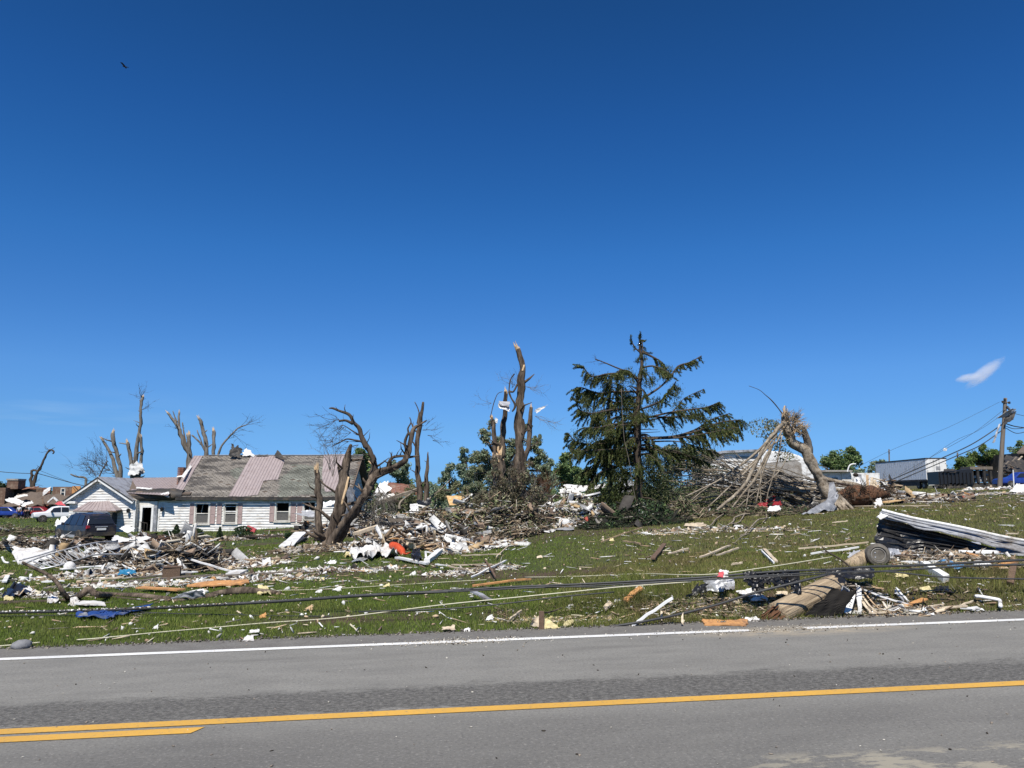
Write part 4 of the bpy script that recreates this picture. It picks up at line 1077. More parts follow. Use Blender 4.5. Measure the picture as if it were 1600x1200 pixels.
# far broken trees behind the house
def stumps(label, Y, limbs_, m='bark_grey', twg=None, name='broken_tree', tips=True, sc=1):
    q = P(limbs_[0][0][0], limbs_[0][0][1], Y)
    t = thing(name, label, 'tree', (q.x, Y, gzf(q.x, Y)))
    for i, L in enumerate(limbs_):
        limb('trunk' if i == 0 else 'limb', L, Y, m, t, i == 0, tip=(6 if tips and L[-1][2] > 2 else None))
    if twg:
        pl = [(P(a, b_, Y), (dx, 0, dz)) for a, b_, dx, dz in twg[0]]
        twigs(pl, 'twigs', 'bark_dark', t, twg[1], twg[2], twg[3], r0=twg[4], seed=int(q.x * 10) % 97, levels=2)
    return t
stumps('two snapped bare trunks with pale tips behind the gabled wing', 78, [[(190, 790, 8), (189, 747, 6), (184, 715, 6), (178, 690, 5.5), (177, 676, 5)], [(186, 760, 6), (178, 725, 6), (168, 700, 4.5), (159, 685, 3.5)]],
       twg=([(172, 735, -1, .2), (168, 728, -1, .4), (160, 748, -1, .2), (178, 740, -1, .5)], .5, 3, 2.2, .03))
stumps('tall thin snapped tree with a tuft of twigs behind the low roof', 76, [[(212, 790, 9), (211, 745, 7), (212, 710, 6), (218, 675, 5), (220, 650, 4), (221, 628, 4), (223, 620, 3)], [(211, 760, 7), (206, 740, 5), (204, 715, 5), (199, 691, 4)], [(214, 755, 7), (219, 735, 4.5), (221, 705, 4.5), (220, 680, 4)], [(199, 694, 2), (192, 693, 1.5), (186, 692, 1)]],
       twg=([(222, 624, -.6, .3), (221, 622, -.2, .6), (222, 640, .7, .4)], .5, 3, 1.2, .02))
sheet('white_sheeting', [(200, 742, 75.5), (224, 740, 75), (221, 720, 75.4), (203, 726, 75.6)], 'foam', 'white sheeting wrapped round the foot of the tall thin snapped tree', 'sheeting', .6, 41, freq=.9, nu=18, nv=12, edge=.3)
sheet('black_sheeting', [(216, 741, 74.5), (226, 740, 74.4), (225, 733, 74.6), (218, 735, 74.5)], 'black', 'small black scrap beside the white sheeting above the low roof', 'sheeting', .3, 42, freq=1, edge=.3)
stumps('grey tree snapped into three points left of the house ridge', 74, [[(300, 780, 12), (297, 720, 9), (290, 700, 7), (280, 672, 6), (275, 662, 4), (262, 645, 3.5)], [(297, 725, 7), (296, 700, 6), (294, 679, 6)], [(282, 680, 3.5), (279, 660, 3), (280, 644, 3)], [(292, 700, 2.5), (287, 675, 2), (285, 660, 1.5)], [(277, 660, 2), (272, 648, 1.5), (270, 642, 1)]],
       twg=([(278, 668, -1, .1)], .5, 2, .8, .02))
stumps('cluster of bare limbs rising behind the house ridge with a long twiggy arm', 74, [[(324, 770, 9), (322, 712, 6), (321, 690, 6), (316, 665, 5), (311, 653, 4)], [(331, 760, 7), (333, 712, 5), (334, 690, 5), (334, 673, 5)], [(338, 720, 4), (345, 700, 3), (356, 685, 2.5), (372, 669, 2), (385, 664, 1.2)], [(320, 705, 3), (313, 692, 2.5), (300, 680, 2)], [(318, 700, 2), (308, 672, 1.5)]],
       twg=([(356, 685, 1, .3), (372, 669, 1, .1), (385, 664, 1, -.1), (362, 678, .4, -.2)], .45, 3, 1.5, .018))
stumps('low bent twiggy tree beside the gable at the far left', 82, [[(133, 790, 6), (134, 757, 4), (133, 747, 3), (120, 745, 2.5), (111, 741, 2)], [(150, 760, 3), (158, 738, 2), (168, 720, 1.5)]],
       twg=([(150, 745, -.3, .5), (145, 735, -.6, .5), (158, 738, -.8, .4), (150, 725, -.4, .4), (140, 742, -.3, .7), (160, 728, -.5, .2)], .7, 4, 2.0, .022))
stumps('snapped leaning pole tree with a hooked top behind the brick ruin', 118, [[(52, 785, 6), (53, 757, 5), (59, 738, 4), (66, 724, 3.5), (75, 706, 3), (80, 703, 2.5), (84, 706, 2.5), (82, 709, 2)], [(49, 780, 5), (49, 755, 4.5), (50, 736, 4), (60, 736, 2.5), (64, 732, 2)]], m='bark_dark',
       twg=([(78, 704, -.5, .5), (80, 704, -.8, .3), (53, 757, .6, .3)], .5, 2, 1.3, .03), tips=False)
# tree B : thin trunk by black tarp
stumps('thin upright snapped trunk with a black tarp bundled round its foot', 37, [[(657, 822, 11), (656, 770, 9), (653, 740, 8), (652, 705, 7), (656, 665, 6.5), (660, 640, 5.5), (661, 628, 4)], [(652, 662, 3), (655, 645, 2), (648, 628, 1.5)], [(667, 815, 8), (666, 760, 7), (668, 730, 5), (669, 706, 1.5)], [(655, 676, 3), (648, 672, 2), (642, 660, 1.4)], [(651, 700, 2.5), (645, 690, 2)]], m='bark', tips=False,
       twg=([(660, 672, 1, -.4), (668, 680, 1, -.5), (676, 688, 1, -.2), (650, 690, -.6, -.4), (665, 665, .5, .6)], .4, 2, .7, .010))
sheet('black_tarp', [(648, 815, 36), (676, 818, 36), (672, 780, 36.3), (651, 782, 36.3)], 'black', 'black tarp bundled round the foot of the thin upright trunk', 'tarp', .5, 51, freq=2, nu=20, nv=16, edge=.25)
sheet('white_cloth', [(640, 805, 35.6), (657, 808, 35.4), (652, 786, 35.8), (641, 788, 35.8)], 'foam', 'white cloth scrap hanging left of the black tarp', 'cloth', .35, 52, freq=2, nu=14, nv=12, edge=.3)
# ---- tree A : big leaning tree
A = thing('leaning_tree', 'big dark bare tree leaning right, split into curved limbs in front of the house end', 'tree', G(512, 853))
AY = A.location.y
limb('trunk', [(508, 858, 28.6), (513, 842, 21.0), (524, 812, 18.5), (534, 780, 18.5), (539, 752, 16.8), (542, 728, 13.4), (546, 707, 8.4), (549, 694, 3.4)], AY, 'bark', A, True, sides=12, sub=6, wob=.5)
limb('trunk', [(520, 858, 25.2, -.2), (530, 835, 16.8, -.4), (551, 806, 14.3, -.5), (566, 780, 12.6, -.5), (574, 765, 11.8, -.3), (584, 746, 11.8), (598, 737, 10.9), (612, 732, 10.1), (628, 722, 9.2), (637, 708, 8.4), (642, 690, 6.7), (645, 672, 5.9), (655, 664, 3.4), (667, 657, 1.7)], AY, 'bark', A, True, sides=12, sub=6, wob=.5)
limb('trunk', [(517, 855, 18.5, -.4), (533, 824, 13.4, -.7), (553, 795, 10.9, -.8), (566, 776, 10.1, -.6)], AY, 'bark', A, True, sides=10, wob=.5)
limb('limb', [(578, 765, 10), (581, 748, 10), (585, 728, 8.5), (582, 712, 7.5), (575, 701, 7.5), (567, 687, 7), (562, 671, 6.6), (553, 660, 6), (545, 648, 5), (530, 642, 3.4), (520, 638, 3), (514, 638, 1.5)], AY, 'bark_dark', A, sides=9, sub=5)
limb('limb', [(552, 662, 6), (540, 657, 4), (530, 658, 3.5)], AY, 'bark_dark', A)
limb('limb', [(566, 690, 3), (555, 688, 2.4), (542, 686, 1.8), (530, 692, 1.5), (518, 698, 1)], AY, 'bark_dark', A)
limb('limb', [(562, 680, 2.5), (552, 674, 2), (543, 668, 1.5), (536, 664, 1)], AY, 'bark_dark', A)
limb('limb', [(608, 733, 6), (609, 722, 5.5), (614, 715, 5), (624, 713, 4.5), (633, 713, 4)], AY, 'bark_dark', A)
limb('limb', [(633, 714, 5), (634, 702, 4), (634, 688, 4), (638, 676, 3)], AY, 'bark_dark', A)
limb('limb', [(585, 730, 4), (581, 725, 3), (576, 720, 2.5)], AY, 'raw_wood', A)
limb('limb', [(534, 742, 8), (530, 734, 5), (528, 729, 3)], AY, 'bark_dark', A, tip=4)
limb('limb', [(640, 680, 3), (637, 670, 2.5), (642, 660, 2), (640, 652, 1.2)], AY, 'bark_dark', A)
twigs([(P(a, b_, AY), (dx, 0, dz)) for a, b_, dx, dz in [(530, 656, -1, .1), (545, 690, -.8, -.3), (538, 668, -.7, -.6), (548, 676, -.6, -.5), (560, 695, -.8, -.2), (525, 656, -1, -.2), (520, 690, -1, -.3), (536, 664, -1, -.8)]], 'twigs', 'bark_dark', A, .6, 3, .75, .010, seed=3)
twigs([(P(a, b_, AY), (dx, 0, dz)) for a, b_, dx, dz in [(572, 780, .5, -.8), (578, 770, .5, -.5), (590, 760, .3, -1), (566, 800, .6, -.6), (585, 790, .2, -1), (596, 770, .3, -.8)]], 'hanging_vines', 'bark_grey', A, .7, 8, 1.1, .012, seed=9, droop=.15)
twigs([(P(a, b_, AY), (0, 0, 1)) for a, b_ in [(515, 735), (520, 745)]], 'upright_twigs', 'bark_grey', A, .3, 5, 1.4, .010, seed=19, up=1)
limb('bark_slab', [(545, 745, 3, -.5), (541, 765, 5, -.5), (534, 790, 4, -.5)], AY, 'raw_wood', A)
stumps('short thick snapped trunk standing left of the leaning tree', AY + 4, [[(498, 842, 12), (498, 800, 10), (497, 760, 10), (496, 734, 8)]], m='bark', name='broken_tree')
# roots and shredded ground litter
# ---- tree C : tall broken trunks
CY = G(800, 832).y + 1
C_ = thing('broken_tree', 'tallest bare tree, four snapped trunks with pale splintered tops left of the spruce', 'tree', G(805, 832)); 
limb('trunk', [(812, 838, 28), (810, 790, 20), (812, 750, 18), (812, 700, 15), (813, 660, 13), (814, 620, 12), (815, 590, 11), (813, 565, 9), (810, 545, 8)], CY, 'bark', C_, True, sides=12, tip=8, sub=5)
limb('trunk', [(783, 838, 24), (781, 790, 19), (780, 750, 18), (779, 712, 17)], CY, 'bark', C_, True, sides=12, tip=10)
limb('limb', [(776, 715, 8), (773, 695, 8), (771, 670, 6.5), (769, 652, 5)], CY, 'bark', C_, tip=6)
limb('limb', [(785, 715, 9), (787, 690, 9), (788, 660, 8), (788, 635, 7.5), (789, 612, 6)], CY, 'bark', C_, tip=7)
limb('limb', [(814, 760, 10), (819, 725, 9), (825, 700, 8.5), (828, 670, 7.5), (828, 650, 6.5), (829, 636, 5)], CY, 'bark', C_, tip=7)
limb('limb', [(815, 690, 7), (819, 670, 5), (818, 655, 3)], CY, 'bark_dark', C_)
limb('limb', [(808, 600, 2.5), (802, 612, 3), (795, 612, 4), (799, 622, 3), (805, 634, 4), (800, 643, 2.5)], CY - .3, 'bark_dark', C_)
limb('limb', [(795, 612, 2), (796, 600, 2), (799, 590, 1.8), (804, 584, 2.5)], CY - .3, 'bark_dark', C_)
limb('limb', [(766, 652, 1.6), (769, 640, 1.5), (773, 626, 1.4), (778, 615, 1.2), (785, 612, 1)], CY - .3, 'bark_dark', C_)
limb('limb', [(816, 580, 5), (818, 573, 4), (819, 570, 2)], CY - .1, 'raw_wood', C_)
twigs([(P(a, b_, CY), (dx, 0, dz)) for a, b_, dx, dz in [(821, 604, 1, -.05), (828, 607, 1, -.15), (836, 650, 1, -.4), (842, 655, 1, -.2), (805, 602, -.5, .3), (768, 630, -1, 0), (800, 606, .2, .4)]], 'twigs', 'bark_grey', C_, .3, 3, .75, .007, seed=5, up=0)
twigs([(P(a, b_, CY - .8), (dx, 0, dz)) for a, b_, dx, dz in [(790, 790, 0, 1), (800, 800, .3, 1), (775, 800, -.3, 1), (815, 805, .3, 1), (825, 800, .5, 1), (760, 815, -.2, 1), (795, 770, 0, 1), (785, 825, 0, 1)]], 'vine_tangle', 'bark_grey', C_, .8, 9, 1.1, .012, seed=15, up=.4)
b = Bits()
for (x, y, r0, n0) in ((768, 790, 13, 500), (780, 770, 14, 500), (800, 780, 16, 700), (815, 790, 15, 600), (830, 800, 15, 500), (795, 805, 18, 800), (765, 812, 17, 700), (822, 815, 18, 700), (785, 755, 9, 260), (812, 758, 9, 260), (775, 738, 7, 140), (820, 745, 7, 140), (750, 800, 14, 400), (842, 790, 14, 350), (772, 720, 6, 90), (800, 738, 8, 140), (826, 725, 6, 90), (755, 780, 12, 300), (838, 770, 10, 240)):
    g_ = P(x, y, CY - .9); leafball(b, (g_.x, g_.y, g_.z), (r0 * mpp(CY) * 1.15, .6, r0 * mpp(CY) * 1.15), int(n0 * 1.7), [(.17, .18, .10, 3), (.27, .25, .16, 2), (.20, .15, .10, 3), (.36, .32, .23, 1), (.06, .05, .035, 2)], .11)
o = b.build('hanging_growth', 'leaf', C_); o['kind'] = 'stuff'
twigs([(P(rnd.uniform(755, 845), rnd.uniform(745, 800), CY - 1), (0, 0, -1)) for _ in range(40)], 'hanging_shreds', 'bark_grey', C_, .35, 3, 1.0, .012, seed=44, up=-.2, levels=1, droop=.2)
sheet('sheet_metal', [(778, 630, CY - .7), (796, 636, CY - .7), (796, 643, CY - .9), (779, 637, CY - .9)], 'silver', 'folded sheet metal wrapped high round the second tall broken limb', 'sheet metal', .06, 61, freq=2, fix=False)
sheet('sheet_metal', [(779, 627, CY - .5), (797, 628, CY - .5), (795, 636, CY - .9), (781, 633, CY - .9)], 'galv', 'upper bent strip of metal caught on the second tall broken limb', 'sheet metal', .05, 62, freq=2, fix=False)
sheet('white_netting', [(836, 640, CY), (854, 633, CY), (851, 637, CY), (838, 646, CY)], 'foam', 'torn white scrap snagged on twigs right of the tall broken trunks', 'netting', .12, 63, freq=3, edge=.6, th=.004, fix=False)
sheet('white_scrap', [(774, 652, CY - .4), (778, 655, CY - .4), (777, 662, CY - .4), (773, 659, CY - .4)], 'foam', 'tiny white scrap caught on the leftmost tall broken limb', 'scrap', .03, 64, freq=3, fix=False)
Lg = thing('fallen_limb', 'dark fallen limb sloping down right from the tall broken trunks', 'branch', G(905, 818))
limb('trunk', [(820, 768, 6), (835, 782, 8), (850, 795, 9), (868, 803, 8), (885, 810, 7), (910, 816, 5)], CY - .6, 'bark_dark', Lg)
# ---- spruce
def spruce_mat(): return 'leaf'
SPG = [(0.062, 0.089, 0.026, 4), (0.096, 0.125, 0.034, 3), (0.151, 0.165, 0.046, 2), (0.03, 0.041, 0.015, 2.5), (0.234, 0.217, 0.076, 0.7)]
def bough(b, wood, path, rad, L=.75, dens=1.0, start=.25, hang=.85, tuft=.125):
    n = len(path); tot = sum((path[i + 1] - path[i]).length for i in range(n - 1)); cnt = max(4, int(tot / .175 * dens))
    for _ in range(cnt):
        t = start + (1 - start) * rnd.random() ** .8; f = t * (n - 1); i = min(int(f), n - 2); p = path[i].lerp(path[i + 1], f - i); ax = (path[i + 1] - path[i]).normalized()
        side = ax.cross(Vector((0, 0, 1))).normalized() * rnd.choice((-1, 1))
        ln = L * rnd.uniform(.4, 1.15) * (1.15 - .55 * t)
        d = (ax * rnd.uniform(.3, .9) + side * rnd.uniform(.1, .8) + Vector((0, 0, -hang * rnd.uniform(.2, 1.4)))).normalized()
        k = max(3, int(ln / .05)); pts = []; q = p; dd_ = d
        for j in range(k):
            dd_ = (dd_ + Vector((0, 0, -.05 * hang))).normalized(); q = q + dd_ * ln / k; pts.append(q)
        wood.tube([p, pts[k // 2], pts[-1]], [.012, .008, .004], 3, 0, False)
        pa = np.repeat(np.array([tuple(v) for v in pts]), 9, axis=0); N = len(pa); pa += nr.normal(0, .022, pa.shape)
        dr_ = np.array(dd_)[None] * 1.1 + nr.normal(0, .5, (N, 3)); dr_ /= np.linalg.norm(dr_, axis=1)[:, None]
        tint = rnd.uniform(.75, 1.25)
        b.leaves(pa, nr.uniform(.6, 1.3, N) * tuft, nr.uniform(.12, .26, N) * tuft, dr_, nr.uniform(0, 6.3, N), pal(SPG, N, .3) * tint)
SY = G(985, 812).y + 1.5
SP_ = thing('spruce_tree', 'tall dark spruce with ragged drooping boughs and branches torn off one side', 'tree', P(998, 815, SY).xy.to_3d() + Vector((0, 0, gzf(P(998, 815, SY).x, SY))))
limb('trunk', [(999, 822, 17), (998, 780, 14), (997, 720, 13), (996, 660, 11), (997, 620, 9), (999, 600, 8), (1003, 572, 5), (1001, 548, 3.5), (1000, 522, 1.6)], SY, 'bark_dark', SP_, True, sides=10)
B_ = Bits(); wood = MB()
SB = [
 ([(1002, 552, 3), (994, 545, 2), (988, 536, 2), (986, 528, 1)], .35, 1.3, 0), ([(1002, 560, 3), (1001, 540, 2), (1000, 523, 1)], .38, 2.2, 0), ([(1003, 566, 3), (1004, 545, 2), (1003, 530, 1)], .38, 1.6, .2),
 ([(1003, 550, 4), (1020, 558, 3), (1036, 568, 2), (1043, 585, 1.5)], .6, 1.6, 0), ([(1000, 625, 4), (1030, 606, 3.5), (1048, 588, 3), (1060, 572, 2.5), (1078, 566, 2), (1096, 556, 1.2)], .5, 1.3, .3),
 ([(1003, 575, 3), (1018, 572, 3), (1034, 576, 2), (1048, 584, 1)], .6, 1.7, -.5),
 ([(1000, 640, 3), (1030, 628, 3), (1045, 612, 2), (1056, 596, 1.5)], .55, 1.2, -.8), ([(1003, 660, 3), (1040, 650, 2), (1058, 636, 1.6), (1070, 622, 1.3), (1100, 608, 1)], .42, .8, .5),
 ([(1003, 655, 3.5), (1045, 645, 3), (1080, 640, 2.5), (1105, 636, 2), (1124, 628, 1.2)], .7, 1.5, -.4), ([(1003, 650, 3), (1035, 652, 3), (1070, 650, 2), (1100, 645, 1.3)], .7, 1.3, .4),
 ([(1003, 684, 4), (1050, 682, 3), (1085, 672, 2.5), (1110, 656, 2), (1140, 646, 1.2)], .6, 1.0, .6), ([(1003, 686, 4), (1055, 682, 3.5), (1095, 672, 3), (1125, 660, 2.5), (1157, 656, 1.5)], .95, 1.6, 0),
 ([(1003, 686, 3), (1060, 684, 3), (1100, 678, 2.5), (1130, 672, 2), (1154, 668, 1.3)], .9, 1.7, -.5), ([(1020, 690, 3), (1060, 690, 2), (1095, 700, 1.5), (1118, 706, 1)], .5, .9, -.3),
 ([(1000, 700, 4), (1030, 702, 3), (1060, 706, 2), (1085, 716, 1.3)], .7, 1.1, .4),
 ([(998, 592, 4), (975, 584, 3), (950, 584, 3), (925, 588, 2), (911, 572, 1.3)], .75, 1.7, 0), ([(998, 600, 3), (985, 582, 3), (970, 578, 2), (965, 584, 1)], .6, 2.2, -.5),
 ([(998, 612, 4), (965, 612, 3), (935, 614, 2.5), (910, 606, 2), (901, 606, 1)], .8, 1.7, .2), ([(998, 640, 4), (960, 640, 3), (925, 646, 2.5), (905, 640, 2), (899, 622, 1)], .85, 1.6, -.2),
 ([(998, 630, 4), (970, 632, 3), (945, 622, 2.5), (925, 612, 2), (905, 615, 1)], .8, 1.6, .6), ([(998, 660, 4), (965, 662, 3), (935, 668, 2), (912, 668, 1)], .8, 1.2, -.6),
 ([(998, 690, 4), (960, 692, 3), (925, 694, 2.5), (900, 690, 2), (887, 676, 1)], .85, 1.7, 0), ([(998, 700, 4), (960, 702, 3), (920, 704, 2), (892, 702, 1)], .85, 1.7, -.6),
 ([(998, 690, 3), (960, 685, 3), (935, 690, 2), (915, 700, 1)], .9, 1.9, .5),
 ([(998, 725, 4), (965, 728, 3), (935, 740, 2), (920, 760, 1)], .8, 1.3, -.3), ([(998, 715, 4), (960, 712, 3), (935, 722, 2), (922, 738, 1)], .9, 1.6, .3),
]
for pts, L, dn, dyo in SB:
    p, r = tpx([(a, b_, w_) for a, b_, w_ in pts], SY, 1, False, dyo, 4); wood.tube(p, r, 5, .2); bough(B_, wood, p, r, L, dn * 1.25)
limb('dead_branch', [(985, 582, 3), (965, 575, 2.4), (948, 568, 2), (930, 561, 1.4)], SY, 'bark_dark', SP_)
twigs([(P(948, 568, SY), (-1, 0, .1)), (P(936, 564, SY), (-1, 0, 0))], 'dead_twigs', 'bark_dark', SP_, .4, 3, .45, .007, seed=2)
for k in range(54):       # whorls all round the trunk, toward and away from the camera too
    py = rnd.uniform(620, 812) if k % 4 else rnd.uniform(575, 700); a = rnd.uniform(0, 2 * math.pi); q = P(998, py, SY)
    L = (1.0 + 2.2 * min(1, (py - 560) / 130)) * rnd.uniform(.35, 1.0)
    if math.cos(a) > .2 and py < 700: L *= .45
    if py > 740: L *= 1.1
    e = q + Vector((math.cos(a) * L, math.sin(a) * L * .8, -.15 - .1 * L)); m_ = q.lerp(e, .5) + Vector((0, 0, .15))
    p, r = smooth_path([q, m_, e], [.04, .025, .01], 4); wood.tube(p, r, 4, .2); bough(B_, wood, p, r, .6, 1.4 if py > 690 or math.cos(a) < 0 else .7)
for (x, y, r_, n_) in ((925, 597, 11, 420), (942, 612, 12, 460), (962, 600, 13, 520), (978, 588, 12, 420), (925, 640, 12, 460), (946, 652, 14, 560), (912, 626, 9, 300), (960, 678, 14, 560), (930, 690, 14, 560), (904, 690, 12, 420), (948, 722, 16, 640), (1012, 600, 11, 360), (1045, 582, 9, 260),
    (1052, 612, 9, 260), (1062, 642, 10, 300), (1088, 644, 9, 260), (1048, 664, 10, 300), (1022, 634, 10, 320), (1125, 668, 15, 560), (1142, 662, 12, 420), (1002, 560, 6, 160), (980, 640, 14, 560), (985, 700, 16, 620), (975, 745, 18, 700), (1005, 740, 17, 640), (1030, 760, 18, 640), (950, 770, 18, 640), (990, 785, 20, 800), (1020, 722, 13, 380), (1100, 660, 10, 300), (985, 620, 12, 500), (990, 660, 13, 560), (975, 675, 14, 560), (968, 715, 15, 600), (1000, 712, 14, 560), (1015, 775, 18, 640), (960, 745, 16, 560), (1012, 650, 10, 360), (1000, 580, 8, 240)):
    g_ = P(x, y, SY + rnd.uniform(-.6, .6)); rr_ = r_ * mpp(SY) * 1.25
    for _ in range(5):
        c_ = np.array([g_.x + rnd.uniform(-.8, .8) * rr_, g_.y + rnd.uniform(-.5, .5) * rr_, g_.z + rnd.uniform(-.7, .7) * rr_]); m2 = n_ // 4
        pp_ = c_ + nr.normal(0, 1, (m2, 3)) * np.array([rr_ * .30, rr_ * .3, rr_ * .36]); dd2 = nr.normal(0, .55, (m2, 3)) + np.array([np.sign(c_[0] - P(998, 700, SY).x) * .35, 0, -.9]); dd2 /= np.linalg.norm(dd2, axis=1)[:, None]
        B_.leaves(pp_, nr.uniform(.08, .17, m2), nr.uniform(.015, .034, m2), dd2, nr.uniform(0, 6.3, m2), pal(SPG, m2, .35))
for k in range(40):
    q = P(998, rnd.uniform(600, 800), SY); a = rnd.uniform(0, 6.28); wood.tube([q, q + Vector((math.cos(a) * rnd.uniform(.3, 1.3), math.sin(a) * .6, rnd.uniform(-.1, .1)))], [.022, .008], 4)
o = B_.build('foliage', 'leaf', SP_); o['kind'] = 'stuff'
o = wood.build('boughs', 'bark_dark', SP_, smooth=True); o['kind'] = 'stuff'
S2 = thing('spruce_tree', 'slimmer pale barked evergreen trunk standing left of the tall dark spruce', 'tree', P(952, 815, SY + .8).xy.to_3d() + Vector((0, 0, gzf(P(952, 815, SY + .8).x, SY + .8))))
limb('trunk', [(955, 822, 12), (953, 780, 10), (952, 720, 9), (951, 660, 7), (953, 620, 4), (955, 585, 2)], SY + .8, 'bark_grey', S2, True, sides=9)
B_ = Bits(); wood = MB()
for k in range(46):
    py = rnd.uniform(590, 800); a = rnd.uniform(0, 2 * math.pi); q = P(952, py, SY + .8); L = rnd.uniform(.5, 1.5) * (.5 + .5 * min(1, (py - 570) / 100))
    e = q + Vector((math.cos(a) * L, math.sin(a) * L * .8, -.15 - .15 * L)); p, r = smooth_path([q, q.lerp(e, .5) + Vector((0, 0, .1)), e], [.03, .02, .01], 3); wood.tube(p, r, 4); bough(B_, wood, p, r, .6, 1.3)
o = B_.build('foliage', 'leaf', S2); o['kind'] = 'stuff'; o = wood.build('boughs', 'bark_dark', S2); o['kind'] = 'stuff'
cb = [(971, 607), (972, 640), (974, 670), (976, 690), (983, 720), (988, 755), (994, 785), (995, 805), (988, 818)]
p, r = smooth_path([P(a, b_, SY - 1.9) for a, b_ in cb[:-1]] + [GP(*cb[-1], SY - 2.2)], [.011] * len(cb), 3)
single('hanging_cable', MB().tube(p, r, 5), 'pole_grey', 'pale torn cable hanging down in front of the dark spruce', 'cable', smooth=True)
# ---- tree D : torn Y shaped trunk on the right
DY = 33; STUB = 0
D_ = thing('torn_tree', 'pale Y shaped trunk with a shredded top curving over a grey tarp', 'tree', P(1283, 803, DY))
limb('trunk', [(1275, 806, 12), (1286, 796, 13), (1292, 780, 14), (1290, 765, 15), (1283, 750, 15), (1275, 738, 15), (1268, 725, 15), (1262, 712, 17), (1256, 704, 17), (1245, 697, 15), (1237, 688, 14), (1231, 675, 15), (1228, 660, 13), (1226, 648, 8)], DY, 'bark_pale', D_, True, sides=12, tip=10, sub=5)
limb('trunk', [(1264, 716, 12), (1262, 700, 13), (1259, 688, 11), (1257, 676, 8), (1254, 668, 5)], DY, 'bark_grey', D_, tip=8)
limb('limb', [(1224, 650, 2), (1216, 638, 1.8), (1206, 626, 1.5), (1197, 618, 1.2), (1186, 609, 1), (1170, 603, .8)], DY, 'bark_dark', D_)
limb('limb', [(1226, 650, 3), (1225, 640, 3), (1226, 634, 2)], DY, 'raw_wood', D_)
tw = [(P(a, b_, DY - .2), (dx, 0, dz)) for a, b_, dx, dz in [(1232, 660, .5, .2), (1238, 668, .6, .3), (1244, 675, .5, .5), (1228, 656, 0, 1), (1250, 680, 0, .8), (1236, 680, .2, 0), (1226, 670, -.5, -.2), (1242, 660, .3, .6), (1245, 668, .4, -.3), (1238, 658, .5, .4)]]
twigs(tw, 'shredded_bark', 'bark_pale', D_, .9, 13, .46, .021, seed=8, levels=1)
twigs(tw, 'torn_fibres', 'raw_wood', D_, .9, 6, .42, .018, seed=18, levels=1)
b = Bits()
for c, r_, n_ in (((1190, 668), 22, 260), ((1212, 690), 20, 420), ((1225, 712), 14, 200), ((1205, 665), 12, 200)):
    q = P(*c, DY); leafball(b, tuple(q), (r_ * mpp(DY), .6, r_ * mpp(DY) * .8), n_, GOLIVE, .11)
o = b.build('leaves', 'leaf', D_); o['kind'] = 'stuff'
for L in ([(1224, 660, 7), (1214, 672, 6), (1202, 686, 5.5), (1190, 704, 5), (1176, 735, 5), (1160, 762, 5), (1140, 780, 4.5), (1118, 799, 3.5)], [(1216, 668, 5), (1198, 690, 4), (1176, 712, 3.5), (1150, 732, 3), (1120, 752, 2.6), (1092, 766, 2.2), (1070, 776, 1.6)],
          [(1210, 690, 4), (1196, 715, 4), (1182, 745, 4), (1166, 765, 3.6), (1150, 785, 3), (1135, 805, 2.5), (1112, 828, 2)], [(1205, 700, 3), (1190, 735, 2), (1172, 760, 2), (1165, 800, 1.6)], [(1222, 672, 3), (1214, 690, 2.5), (1204, 696, 2), (1198, 712, 1.5)],
          [(1189, 715, 1.5), (1188, 760, 1.6), (1189, 792, 1.6)], [(1220, 668, 3), (1206, 682, 3), (1196, 700, 2.5), (1186, 716, 2)], [(1232, 710, 1.5), (1222, 730, 1.5), (1206, 748, 1.4), (1180, 768, 1.2), (1150, 795, 1)], [(1218, 664, 2.5), (1206, 700, 2.4), (1192, 738, 2.2), (1180, 790, 2)], [(1212, 680, 3), (1180, 722, 2.6), (1130, 770, 2), (1098, 800, 1.6)], [(1222, 680, 2), (1215, 720, 2), (1200, 770, 1.6), (1196, 800, 1.4)], [(1205, 695, 2.4), (1160, 735, 2.2), (1110, 758, 1.8), (1060, 800, 1.4)]):
    limb('broken_branch', L, DY - .8, 'bark_pale', D_)
sheet('grey_tarp', [(1247, 808, 29.6), (1304, 797, 30.6), (1309, 768, 31.0), (1286, 784, 31.2)], 'fabric_grey', 'crumpled grey tarp wrapped round the foot of the pale Y shaped trunk', 'tarp', .45, 71, fix=False, freq=1.6, nu=24, nv=16, edge=.15)
sheet('grey_tarp', [(1292, 790, 30.8), (1310, 776, 31), (1303, 755, 31.4), (1296, 754, 31.6)], 'fabric_grey', 'upper fold of grey tarp standing up right of the pale Y shaped trunk', 'tarp', .3, 72, fix=False, freq=1.6, nu=12, nv=16, edge=.15)
sheet('black_tarp', [(1262, 796, 36), (1284, 790, 36), (1282, 762, 36.6), (1270, 768, 36.6)], 'black', 'black tarp behind the foot of the pale Y shaped trunk', 'tarp', .3, 73, freq=1.6, nu=12, nv=12)
for k, (a, b_, c, d) in enumerate([(1240, 796, 1262, 786), (1258, 792, 1284, 784), (1228, 790, 1248, 788)]):
    sheet('white_board', [(a, b_, 35.5 - .2 * k), (c, b_ - 4, 35.5 - .2 * k), (c, d, 36 - .2 * k), (a, d + 4, 36 - .2 * k)], 'foam', ['white board under the left of the grey tarp beside the red sheeting', 'brightest white board between the grey tarp and the black tarp', 'small white board nearest the red sheeting'][k], 'board', .04, 74 + k)
